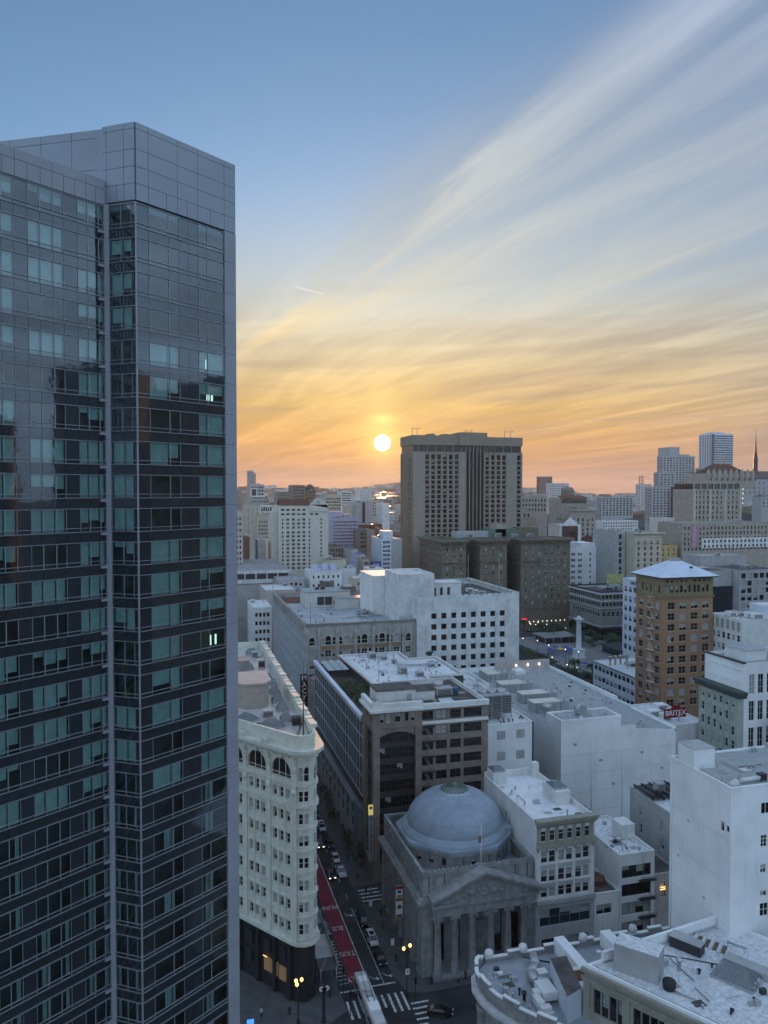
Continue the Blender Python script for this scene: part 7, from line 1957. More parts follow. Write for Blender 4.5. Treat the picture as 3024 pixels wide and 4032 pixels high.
bl = thing('blue_billboard', 'blue billboard with pale lines of lettering among the roofs', 'billboard', (126.8, 477, 40))
part('panel', MB().box(123.3, 130.5, 477, 477.4, 43.2, 49.4, mat('blue_poster', (.03, .06, .24), .5, .15, .4)), bl); part('post', MB().box(124, 124.4, 477.4, 478, 30, 46, DKMETAL).box(129.4, 129.8, 477.4, 478, 30, 46, DKMETAL), bl)
for z, w in ((47.6, 4.4), (46.6, 5.2)): part('text_line', MB().box(126.9 - w / 2, 126.9 + w / 2, 476.9, 476.98, z, z + .5, LAV), bl)
o = N_['beige_pediment_house']
part('pediment', MB().quad([(68.7, 639.8, 74), (78, 639.8, 74), (77.5, 639.8, 75.3), (75.6, 639.8, 75.8), (74.6, 639.8, 77.4), (72.4, 639.8, 77.4), (71.2, 639.8, 75.8), (69.2, 639.8, 75.3)], BEIGE), o)
o = N_['mansard_house']; part('mansard_roof', MB().lathe([(6.6, 96), (6.2, 99), (3.6, 102), (.4, 103.6)], 175, 994, 8, ROOF_D, False), o)
o = N_['grey_concrete_block']; part('dark_slot', MB().box(187.8, 190.6, 759.5, 759.98, 30, 83, DKGREY), o); part('annex', MB().box(174, 180.7, 764, 790, 20, 80, BEIGE), o)
o = N_['ornate_buff_house']; part('cornice', MB().box(310.6, 336, 468.4, 470, 64.6, 65.6, BEIGE).box(311.4, 335, 469.3, 470, 58.2, 58.8, BEIGE), o)
o = N_['pale_glass_tower']; part('roof_house', MB().box(884, 910, 1108, 1130, 190, 194, BLUEW), o); part('corner_glass', MB().box(876.2, 881, 1098.8, 1099.6, 60, 190, GLASS_B), o)
for x in (880, 895, 916): part('davit', MB().tube((x, 1106, 190), (x, 1106, 197), .4, METAL, 4).tube((x, 1106, 197), (x + 5, 1104, 197.5), .3, METAL, 4), o)

# ------------------------------------------------------------------ far low-rise city
rc = random.Random(21)
PAL = [('pale', (.50, .48, .44)), ('white', (.62, .62, .60)), ('tan', (.36, .30, .23)), ('grey', (.33, .33, .34)), ('rust', (.24, .14, .10)), ('dusky', (.20, .18, .17))]
FARW = [far_wall('far_wall_' + n, c) for n, c in PAL]
FROOF = [ROOF_G, ROOF_W, ROOF_D, ROOF_R]
solid = [(a - 4, b + 4, c - 6, d + 4) for (_, _, a, b, c, d, *_r) in TABLE] + [(100, 126, 1040, 1095), (410, 540, 550, 640), (340, 380, 610, 668)]
count = 0
cands = []
y = 640.0
while y < 4200:
    step = 26 + (y - 640) * .018
    x = max(30, y * math.tan(R(2.0)))
    while x < y * math.tan(R(43)) and x < 2600:
        w = rc.uniform(10, 24) * (1 + (y - 640) / 2600); d = rc.uniform(12, 26) * (1 + (y - 640) / 2600)
        az = math.degrees(math.atan2(x, y))
        hid = 16.5 < az < 25 and y > 600          # behind the hotel tower
        if not hid and rc.random() < .42 and not any(x < b and x + w > a and y < dd and y + d > c for a, b, c, dd in solid):
            cands.append((x, y, w, d)); solid.append((x - 1, x + w + 1, y - 1, y + d + 1))
        x += w + rc.uniform(3, 14) + (y - 640) * .012
    y += step
rc.shuffle(cands)
cands = sorted(cands[:290], key=lambda q: q[1])
for (x, y, w, d) in cands:
    k = rc.randrange(len(PAL)); h = rc.choice((9, 11, 12, 14, 16, 20, 27)) * (1 if y < 2200 else .85)
    if rc.random() < .05 and y > 900: h *= 1.9
    gz = min(terrain(x, y), terrain(x + w, y)) - 3
    zt = gz + 3 + h
    rf_ = rc.choice(FROOF); b = MB(); b.prism(rect(0, w, 0, d), 0, zt - gz, FARW[k], rf_)
    b.box(w * .2, w * .45, d * .3, d * .6, zt - gz, zt - gz + 2.4, FARW[k])
    b.ring(rect(-.1, w + .1, -.1, d + .1), rect(.4, w - .4, .4, d - .4), zt - gz - .1, zt - gz + .7, FARW[k])
    o = obj('far_house', b, None, (x, y, gz))
    nm = PAL[k][0]
    rn = {ROOF_G.name: 'grey', ROOF_W.name: 'white', ROOF_D.name: 'dark', ROOF_R.name: 'rusty'}[rf_.name]
    side = 'left of' if math.atan2(x, y) < R(17) else 'right of'
    how = 'tall' if h > 21 else ('low' if h < 12 else 'medium')
    far = 'nearer' if y < 1100 else ('middle' if y < 1900 else 'farthest')
    tag(o, '%s %s block with %s roof, %s rows %s hotel tower' % (how, {'pale': 'pale stucco', 'white': 'white', 'tan': 'tan', 'grey': 'grey', 'rust': 'rust coloured', 'dusky': 'dusky brown'}[nm], rn, far, side), 'building', '%s %s %s blocks %s the hotel tower' % (far, how, nm, side))

# beyond the blocks one can tell apart the city reads as one mass
mass = MB(); mass.ms = FARW + FROOF
rm = random.Random(77)
spots = [(rm.uniform(-150, 8), rm.uniform(262, 640), rm.uniform(14, 26), rm.uniform(14, 26), rm.uniform(20, 44)) for _ in range(70)]
y = 640.0
while y < 4600:
    x = y * math.tan(R(-12))
    while x < y * math.tan(R(2.2)):
        spots.append((x, y, rm.uniform(12, 26), rm.uniform(12, 26), rm.choice((10, 12, 16, 22)))); x += rm.uniform(24, 44) * (1 + y / 4000)
    y += 34 * (1 + y / 3000)
for x, y, w, d, h in spots:
    q0 = len(mass.v); gz = terrain(x, y) - 2; k = rm.randrange(6)
    mass.v += [(px, py, z) for z in (gz, gz + h) for px, py in ((x, y), (x + w, y), (x + w, y + d), (x, y + d))]
    for q in ((0, 1, 5, 4), (1, 2, 6, 5), (2, 3, 7, 6), (3, 0, 4, 7)): mass.f.append(tuple(q0 + i for i in q)); mass.mi.append(k); mass.sm.append(False)
    mass.f.append((q0 + 4, q0 + 5, q0 + 6, q0 + 7)); mass.mi.append(6 + rm.randrange(4)); mass.sm.append(False)
y = 1250.0
while y < 4600:
    x = y * math.tan(R(3.0))
    while x < y * math.tan(R(43)) and x < 3000:
        w, d = rm.uniform(9, 26) * (1 + y / 4000), rm.uniform(10, 24) * (1 + y / 4000)
        if rm.random() < .75 and not any(x < b and x + w > a and y < dd and y + d > c for a, b, c, dd in solid):
            k = rm.randrange(6); gz = terrain(x, y) - 4; h = 4 + rm.choice((7, 9, 10, 12, 14, 18, 24))
            q0 = len(mass.v); mass.v += [(px, py, z) for z in (gz, gz + h) for px, py in ((x, y), (x + w, y), (x + w, y + d), (x, y + d))]
            for q in ((0, 1, 5, 4), (1, 2, 6, 5), (3, 0, 4, 7)): mass.f.append(tuple(q0 + i for i in q)); mass.mi.append(k); mass.sm.append(False)
            mass.f.append((q0 + 4, q0 + 5, q0 + 6, q0 + 7)); mass.mi.append(6 + rm.randrange(4)); mass.sm.append(False)
        x += w + rm.uniform(2, 20)
    y += 30 + (y - 1250) * .02
o = obj('far_city', mass); o['kind'] = 'stuff'

# suspension bridge tower far off
br = thing('suspension_bridge', 'red suspension bridge tower with sagging cables on the far horizon', 'bridge', (4601, 6825, 0))
REDP = mat('bridge_red', (.30, .05, .035), .6, 0)
bx_, by_ = 4601, 6825
dx_ = Vector((math.cos(R(-33)), math.sin(R(-33))))
for s in (-15, 15):
    p = Vector((bx_, by_)) + dx_ * s
    part('tower_leg', MB().box(p.x - 6, p.x + 6, p.y - 6, p.y + 6, 0, 245, REDP), br)
for z in (235, 200, 168, 138):
    p, q = Vector((bx_, by_)) - dx_ * 15, Vector((bx_, by_)) + dx_ * 15
    part('cross_beam', MB().tube((p.x, p.y, z), (q.x, q.y, z), 6, REDP, 4), br)
for sgn in (-1, 1):
    cb = MB(); pr_ = None
    for i in range(15):
        t = i / 14; L = 640 if sgn < 0 else 520
        p = Vector((bx_, by_)) + dx_ * (sgn * L * t); z = 244 - 150 * (1 - (1 - t) ** 2) if sgn < 0 else 244 - 120 * (1 - (1 - t) ** 2)
        cur = (p.x, p.y, z)
        if pr_: cb.tube(pr_, cur, 1.6, REDP, 4)
        pr_ = cur
    part('cable', cb, br)

# towers east of the viewpoint, mirrored in the glass
for i, (x, y, w, d, h, m) in enumerate(((330, -30, 40, 40, 148, 2), (400, -110, 50, 44, 172, 3), (470, 10, 60, 50, 160, 4), (310, -150, 44, 40, 136, 2), (250, -260, 50, 46, 160, 3), (420, 70, 50, 50, 135, 5), (560, -60, 70, 60, 190, 3), (60, -330, 60, 46, 150, 3), (-120, -300, 60, 50, 145, 2))):
    o = obj('office_tower', MB().prism(rect(0, w, 0, d), 0, h, FARW[m], ROOF_D).box(w * .25, w * .7, d * .3, d * .7, h, h + 5, FARW[m]), None, (x, y, 0))
    tag(o, 'dim office tower mirrored in the tower glass', 'tower', 'towers mirrored in the glass')


# ------------------------------------------------------------------ the square
struct('square_plaza', MB().prism(rect(203, 262, 350, 452), 0, .35, PLAZA))
struct('square_lawn', MB().prism(rect(196, 206, 380, 440), 0, .5, mat('dark_lawn', (.035, .05, .025), .9, .3, .8)))
struct('square_paving', MB().prism(rect(206, 230, 392, 416), .35, .37, mat('blue_grey_paving', (.16, .17, .20), .8, .1, .4)))
for i in range(6): struct('plaza_step', MB().box(231 + i * .9, 245 + i * .9, 372 + i * 1.1, 373 + i * 1.1, .35, .5 + .25 * i, PLAZA if i % 2 == 0 else STONE_D))
mon = thing('monument_column', 'tall pale granite victory column with a bronze figure on top in the square', 'monument', (220.3, 384.8, .3))
part('base', MB().lathe([(5.2, .3), (5.2, .9), (4.6, 1.0), (4.6, 1.4)], 220.3, 384.8, 24, STONE), mon)
MG = mat('monument_granite', (.60, .62, .65), .7, .08, .6, .15)
part('pedestal', MB().box(217.9, 222.7, 382.4, 387.2, 1.2, 5.6, MG).box(217.6, 223, 382.1, 387.5, 5.6, 6.1, MG).box(217.5, 223.1, 382, 387.6, 1.2, 1.9, MG), mon)
part('shaft', MB().lathe([(1.65, 6.1), (1.7, 6.6), (1.5, 6.9), (1.45, 12), (1.28, 20.8), (1.4, 21)], 220.3, 384.8, 24, MG), mon)
part('capital', MB().lathe([(1.3, 21), (1.5, 21.6), (2.1, 22.4), (2.2, 22.8)], 220.3, 384.8, 16, MG).box(218.1, 222.5, 382.6, 387, 22.8, 23.3, MG).lathe([(1.2, 23.3), (1.0, 24.6), (.8, 24.8)], 220.3, 384.8, 12, MG), mon)
part('figure', MB().lathe([(.55, 24.8), (.75, 25.4), (.45, 26.6), (.5, 27.3), (.25, 27.8), (.28, 28.1), (.05, 28.45)], 220.3, 384.8, 10, BRONZE).tube((220.1, 384.8, 27.3), (219.4, 384.8, 28.9), .13, BRONZE, 5).tube((220.5, 384.8, 27.2), (221.5, 384.7, 27.6), .12, BRONZE, 5).tube((221.5, 384.7, 26.6), (221.5, 384.7, 29.2), .05, BRONZE, 4), mon)


def leaf_cloud(n, cx, cy, cz, rx, ry, rz, s, m, seed, m2=None):
    r = random.Random(seed); b = MB()
    clumps = [(r.gauss(0, .5), r.gauss(0, .5), r.gauss(0, .45)) for _ in range(9)]
    for i in range(n):
        c = r.choice(clumps); p = Vector((c[0] + r.gauss(0, .28), c[1] + r.gauss(0, .28), c[2] + r.gauss(0, .26)))
        q = Vector((cx + p.x * rx, cy + p.y * ry, cz + p.z * rz))
        a = Vector((r.gauss(0, 1), r.gauss(0, 1), r.gauss(0, .6))).normalized() * s * r.uniform(.6, 1.3); d = a.orthogonal().normalized() * s * r.uniform(.4, .8)
        b.quad([q - a, q + d, q + a, q - d], m if (m2 is None or r.random() < .6) else m2)
    return b


def tree(name, label, x, y, z, h, rx, seed, group, leaves=260, s=.35):
    t = thing(name, label, 'tree', (x, y, z), group)
    tr = MB().tube((x, y, z), (x + .1, y, z + h * .5), .16, BARK, 6, .1)
    r = random.Random(seed)
    for k in range(5):
        a = r.uniform(0, 6.28); tr.tube((x + .1, y, z + h * r.uniform(.3, .5)), (x + math.cos(a) * rx * .6, y + math.sin(a) * rx * .6, z + h * r.uniform(.6, .85)), .07, BARK, 4, .03)
    part('trunk', tr, t)
    part('crown', leaf_cloud(leaves, x, y, z + h * .66, rx, rx, h * .36, s, LEAF, seed, LEAF2), t)
    return t


def palm(label, x, y, h, seed):
    t = thing('palm_tree', label, 'tree', (x, y, .2), 'palms along the square')
    part('trunk', MB().lathe([(.5, .2), (.38, 1), (.33, h * .6), (.42, h)], x, y, 8, BARK), t)
    r = random.Random(seed); b = MB()
    for k in range(26):
        a = 2 * math.pi * k / 26 + r.uniform(-.1, .1); el = r.uniform(-.2, 1.0); L = r.uniform(3.0, 4.2); p0 = None
        for i in range(7):
            t_ = i / 6; rr = L * t_ * math.cos(el * (1 - .3 * t_)); zz = h + L * (math.sin(el) * t_ - .75 * t_ * t_)
            q = Vector((x + math.cos(a) * rr, y + math.sin(a) * rr, zz)); side = Vector((-math.sin(a), math.cos(a), 0)) * (.55 * (1 - t_ * .8) + .05)
            if p0: b.quad([p0[0] - p0[1], p0[0] + p0[1] - Vector((0, 0, .25)), q + side - Vector((0, 0, .25)), q - side], LEAF); b.quad([p0[0] + p0[1] * .2, p0[0] - p0[1] * 1.2 - Vector((0, 0, .3)), q - side * 1.2 - Vector((0, 0, .3)), q + side * .2], LEAF2)
            p0 = (q, side)
    part('crown', b, t)


palm('tall dark palm left of the low bluish building', 193.5, 342, 10.0, 1)
palm('dark palm touching the corner of the low bluish building', 198.8, 334, 9.0, 2)
palm('far palm behind the victory column', 232, 436, 11.0, 3)
palm('small palm beyond the left lawn of the square', 224, 462, 9.0, 4)
for i, (x, y, h, rx) in enumerate(((200, 352, 4, 3), (196, 358, 3.6, 3), (203, 346, 3.4, 2.4), (207, 341, 4.4, 3))):
    o = obj('hedge', leaf_cloud(500, 0, 0, h * .5, rx, rx * 1.6, h * .55, .4, LEAF, 40 + i, LEAF2), None, (x, y, 0)); tag(o, ('rounded dark hedge below the lawn end', 'clipped dark hedge nearest the store roof', 'small dark hedge between the palms', 'tall dark hedge behind the left palm')[i], 'hedge', 'hedges at the near edge of the square')
for i, (x, y) in enumerate(((199, 428), (200, 416), (201, 404), (203, 395))):
    o = obj('flower_bed', leaf_cloud(420, 0, 0, .8, 2.2, 5.2, .9, .35, LEAF2, 60 + i, LEAF), None, (x, y, .3)); tag(o, ('leafy bed at the far end of the lawn strip', 'second leafy bed of the lawn strip', 'third leafy bed of the lawn strip', 'leafy bed at the near end of the lawn strip')[i], 'plant', 'leafy beds of the square')
for i, (x, y, h) in enumerate(((246, 428, 7), (252, 418, 6), (240, 450, 8), (258, 408, 6.5), (250, 442, 7), (262, 398, 6), (236, 458, 7), (244, 412, 5))): tree('plaza_tree', ('bushy dark tree in the square behind the column', 'small dark tree right of the column', 'dark tree near the hotel road', 'low dark tree by the right pavilion', 'dark tree between the pavilion and the hotel', 'dark tree at the right corner of the square', 'dark tree facing the hotel entrance', 'short tree beside the plaza steps')[i], x, y, .3, h, 3.2, 80 + i, 'trees of the square', 420, .45)
for i, (x, y, h) in enumerate(((234, 444, 6), (256, 430, 7), (261, 420, 7), (229, 450, 6), (247, 455, 7), (255, 452, 7), (264, 412, 6), (240, 420, 5))): tree('round_tree', ('low round tree left behind the column', 'round tree before the corner store', 'round tree at the right road', 'round tree next to the ticket pavilion', 'round tree in the far row of the square', 'second round tree in the far row', 'round tree close to the white store', 'short round tree behind the steps')[i], x, y, .3, h, 3.6, 280 + i, 'round trees of the square', 420, .5)


def pavilion(name, label, x0, x1, y0, y1, h, m):
    t = thing(name, label, 'pavilion', (x0, y0, .3))
    part('roof', MB().box(x0 - .6, x1 + .6, y0 - .6, y1 + .6, h, h + .45, m), t)
    part('glass_wall', MB().box(x0 + 1, x1 - 1, y0 + 1, y1 - 1, .3, h, GLASS_B), t)
    for i in range(5): part('post', MB().box(x0 + (x1 - x0) * i / 4 - .15, x0 + (x1 - x0) * i / 4 + .15, y0 - .1, y0 + .2, .3, h, METAL), t)
    return t


pavilion('ticket_pavilion', 'grey flat roofed pavilion at the far side of the square', 222, 244, 428, 444, 4.0, METAL)
pv = pavilion('cafe_pavilion', 'dark curved roof cafe pavilion with a lit panel at the right of the square', 244, 262, 380, 402, 4.2, DKGREY)
part('lit_panel', MB().box(255.6, 259.4, 385, 392, 4.75, 4.85, emit('lit_roof_panel', (.95, .95, .7), .4)), pv)
part('orange_glow', MB().box(247.4, 248.4, 378.9, 379.1, 3.3, 4.6, emit('orange_screen', (1.0, .25, .08), .5)), pv)
for i, (x, y, c) in enumerate(((212.2, 403.7, 0), (218.3, 409.3, 0), (219.2, 403.6, 1), (224.6, 407.6, 0), (224.1, 402.2, 0), (224.4, 398.5, 0), (212.6, 400.0, 0), (212.9, 365.6, 0), (218.7, 365.5, 0))):
    u = thing('cafe_umbrella', ('yellow canvas cafe umbrella in the middle of the blue ones' if c else ('leftmost of the blue umbrellas in the square', 'far blue umbrella behind the others', '', 'blue umbrella at the far right of the group', 'blue umbrella right of the yellow one', 'blue umbrella nearest the column', 'near left blue umbrella of the group', 'lone blue umbrella left in front of the column', 'lone blue umbrella right in front of the column')[i]), 'umbrella', (x, y, .35), 'cafe umbrellas in the square')
    part('canopy', MB().lathe([(2.0, 2.5), (1.9, 2.6), (.1, 3.2)], x, y, 8, YEL_F if c else BLUE_F, False), u); part('pole', MB().tube((x, y, .35), (x, y, 2.9), .05, METAL, 5), u)


def street_lamp(name, label, x, y, z, h, heads, glow, m, group):
    t = thing(name, label, 'street lamp', (x, y, z), group)
    part('post', MB().lathe([(.3, z), (.3, z + .5), (.14, z + .9), (.09, z + h - .4), (.16, z + h - .2)], x, y, 8, m), t)
    for i in range(heads):
        if heads == 1: hx, hy, hz = x, y, z + h
        else:
            a = 2 * math.pi * i / heads; hx, hy, hz = x + .62 * math.cos(a), y + .62 * math.sin(a), z + h - .3 + (.4 if i == 0 else 0)
            part('arm', MB().tube((x, y, z + h - .6), (hx, hy, hz - .2), .05, m, 4), t)
        part('globe', MB().lathe([(.1, hz - .3), (.3, hz - .05), (.3, hz + .2), (.12, hz + .4)], hx, hy, 10, glow), t)
    return t


for i, (x, y, h) in enumerate(((206.1, 407.1, 7), (205.9, 392.8, 7), (206.9, 375.6, 8), (213.1, 372.4, 7), (203, 420, 6), (204.5, 386, 1.6), (200.5, 362, 3), (203.5, 357, 2.5))): street_lamp('plaza_lamp', ('lit lamp post at the far end of the lawn', 'lit lamp post left of the umbrellas', 'tall lit lamp post in front of the plaza', 'unlit looking lamp post beside the column base', 'lit lamp post by the lawn far left', 'low lit bollard lamp by the lawn', 'small lit lamp above the store parapet', 'small lit lamp near the palms')[i], x, y, .3, h, 1, LAMP_C, DKMETAL, 'plaza lamps')
rp = random.Random(8)
for i in range(9):
    x, y = rp.uniform(232, 262), rp.uniform(462, 484); street_lamp('hotel_lamp', 'small bright lamp along the hotel front', x, y, 0, rp.uniform(3, 5), 1, LAMP_C, DKMETAL, 'lamps along the hotel front')
street_lamp('corner_lamp', 'black three globe lamp post glowing yellow below the flatiron', 21.2, 133.6, .14, 7.6, 3, LAMP_W, DKMETAL, 'lit street lamps')
street_lamp('bank_lamp', 'twin globe lamp post glowing orange in front of the bank', 42.0, 135.4, .14, 9.4, 2, LAMP_W, DKMETAL, 'lit street lamps')
s_ = thing('lane_sign', 'small white regulation sign on the bank lamp post', 'sign', (42.0, 135.1, 4.6)); part('plate', MB().box(41.6, 42.4, 134.95, 135.0, 4.5, 5.6, SIGN_W), s_)
part('arrow', MB().box(41.75, 42.25, 134.92, 134.945, 4.95, 5.1, SIGN_BK).box(41.72, 42.28, 134.92, 134.945, 5.3, 5.42, SIGN_BK), s_)
gl = thing('globe_clock_post', 'thick black post with a round clock head at the bottom kerb', 'clock', (25.6, 132.6, .1))
part('post', MB().lathe([(.42, .1), (.4, 1), (.26, 1.3), (.24, 5.6), (.5, 5.9)], 25.6, 132.6, 10, DKMETAL), gl)
part('clock_head', MB().lathe([(.3, 5.8), (.75, 6.2), (.82, 6.7), (.6, 7.2), (.1, 7.4)], 25.6, 132.6, 12, SIGN_BK), gl)
for a in (-1, 1): part('clock_face', shift_xy(MB().lathe([(.5, 0), (.45, .06)], 0, 0, 14, CREAM), 25.6 + a * .45, 132.0, 6.6), gl)
sg = thing('blue_screen_kiosk', 'small glowing blue screen kiosk on the dark pavement at the bottom left', 'kiosk', (12.5, 131.0, .1))
part('post', MB().box(12.1, 12.9, 131, 131.3, .1, 2.6, DKMETAL), sg); part('screen', MB().box(11.9, 13.1, 130.9, 130.98, 2.6, 4.2, emit('blue_screen', (.06, .25, 1.0), .5)), sg)
# traffic signals
for i, (x, y, h) in enumerate(((30.7, 139.5, 5.2), (42.3, 168.0, 4.5), (30.6, 133.0, 4.6), (43.2, 133.8, 4.5))):
    t = thing('traffic_signal', ('traffic signal post beside the scaffold corner', 'traffic signal post at the alley crossing', 'traffic signal post at the bottom of the red lane', 'traffic signal post on the bank corner')[i], 'traffic light', (x, y, .1), 'traffic signals')
    part('pole', MB().tube((x, y, .1), (x, y, h), .08, DKMETAL, 6), t); part('signal_head', MB().box(x - .2, x + .2, y - .2, y + .2, h - 1.2, h, SIGN_BK), t)
# scaffold along the flatiron street side
sf = thing('scaffold', 'pedestrian scaffold canopy along the flatiron street side', 'scaffold', (28, 155, .1))
for k in range(9):
    y = 140.5 + k * 4
    for x in (26.6, 29.6): part('post', MB().tube((x, y, .1), (x, y, 4.8), .07, METAL, 5), sf)
    part('deck_panel', MB().box(26.4, 29.9, y, y + 3.9, 4.2, 4.4, (WALK, GREYW, PINK)[k % 3]), sf)
    part('fascia', MB().box(29.9, 29.98, y, y + 3.8, 4.4, 5.3, (GREYW, METAL, GREY_F)[k % 3]), sf)
    part('brace', MB().tube((26.6, y, 4.4), (29.6, y + 3.9, 7.0), .05, METAL, 4).tube((29.6, y, 4.4), (29.6, y, 7.4), .05, METAL, 4), sf)
# rooftop terrace of the finned block
for i in range(9):
    x, y = 48.6 + (i % 3) * 2.3, 239 + (i // 3) * 4.6
    u = thing('terrace_umbrella', 'square grey terrace parasol, %s row from the brown block, %s' % (('nearest', 'middle', 'farthest')[i // 3], ('next to the fin parapet', 'in the middle', 'next to the white roof')[i % 3]), 'umbrella', (x, y, 35.7), 'parasols on the roof terrace')
    part('canopy', MB().quad([(x - 1.1, y - 2.1, 38.2), (x + 1.1, y - 2.1, 38.2), (x, y, 39.1)], GREY_F).quad([(x + 1.1, y - 2.1, 38.2), (x + 1.1, y + 2.1, 38.2), (x, y, 39.1)], GREY_F).quad([(x + 1.1, y + 2.1, 38.2), (x - 1.1, y + 2.1, 38.2), (x, y, 39.1)], GREY_F).quad([(x - 1.1, y + 2.1, 38.2), (x - 1.1, y - 2.1, 38.2), (x, y, 39.1)], GREY_F), u)
    part('pole', MB().tube((x, y, 35.7), (x, y, 38.9), .06, DKMETAL, 5), u)
for i in range(6):
    y = 206 + i * 3.4
    o = obj('terrace_planting', leaf_cloud(480, 0, 0, 1.3, 2.6, 2.3, 1.4, .32, LEAF, 120 + i, LEAF2), None, (51.0 + .5 * (i % 2), y, 35.7)); tag(o, ('leafy terrace shrubs nearest the brown block', 'second clump of terrace shrubs', 'third clump of terrace shrubs', 'middle clump of terrace shrubs', 'terrace shrubs near the tables', 'terrace shrubs closest to the parasols')[i], 'plant', 'terrace shrubs')
for i in range(8):
    x, y = 48.6 + (i % 2) * 2.6, 224 + (i // 2) * 3.2
    t = thing('cafe_table', 'small dark terrace table %s, %s from the brown block' % (('by the parapet', 'by the white roof')[i % 2], ('first', 'second', 'third', 'fourth')[i // 2]), 'table', (x, y, 35.7), 'terrace tables')
    part('table_top', MB().box(x - .5, x + .5, y - .5, y + .5, 36.4, 36.5, BARK), t); part('leg', MB().tube((x, y, 35.7), (x, y, 36.4), .06, DKMETAL, 4), t)
    for s in (-1, 1): part('bench', MB().box(x + s * .95 - .2, x + s * .95 + .2, y - .5, y + .5, 35.7, 36.15, BARK), t)
o = obj('roof_shrub', leaf_cloud(380, 0, 0, 1.4, 2.4, 2.0, 1.6, .35, LEAF2, 140, LEAF), None, (80.5, 247, 35.6)); tag(o, 'clump of green shrubs on the white roof corner', 'plant')
tp = thing('roof_palm', 'small potted palm on the roof in front of the square windows', 'plant', (85.5, 249, 35.6))
part('pot', MB().lathe([(.4, 35.6), (.5, 36.6)], 85.5, 249, 8, DKMETAL), tp); part('crown', leaf_cloud(160, 85.5, 249, 39.0, 1.1, 1.1, .7, .5, LEAF, 141), tp); part('trunk', MB().tube((85.5, 249, 36.4), (85.5, 249, 38.8), .12, BARK, 5), tp)
part('terrace_base', MB().box(76.2, 86.2, 244.2, 255, 20, 35.6, WHITE), N_['finned_office'])
for i, (x, y) in enumerate(((43.7, 230.8), (44.3, 223.6), (44.1, 195.6), (43.9, 212), (43.8, 240), (48.6 - 3, 186))): tree('street_tree', ('far dark street tree by the shop ledge', 'second dark street tree on the pavement', 'dark street tree nearest the parked pickup', 'middle dark street tree on the pavement', 'farthest dark street tree on the pavement', 'thin street tree under the vertical sign')[i], x, y, .14, 5.2, 1.5, 150 + i, 'street trees', 240, .28)


# ------------------------------------------------------------------ vehicles
def car_paint(n, c): return mat('car_paint_' + n, c, .3, 0, 1, 0, .5, .2, coat=.8)


CP = {'white': car_paint('white', (.62, .64, .66)), 'black': car_paint('black', (.012, .013, .015)), 'dark': car_paint('dark', (.03, .035, .04)), 'silver': car_paint('silver', (.34, .35, .37)), 'red': car_paint('red', (.10, .012, .012))}


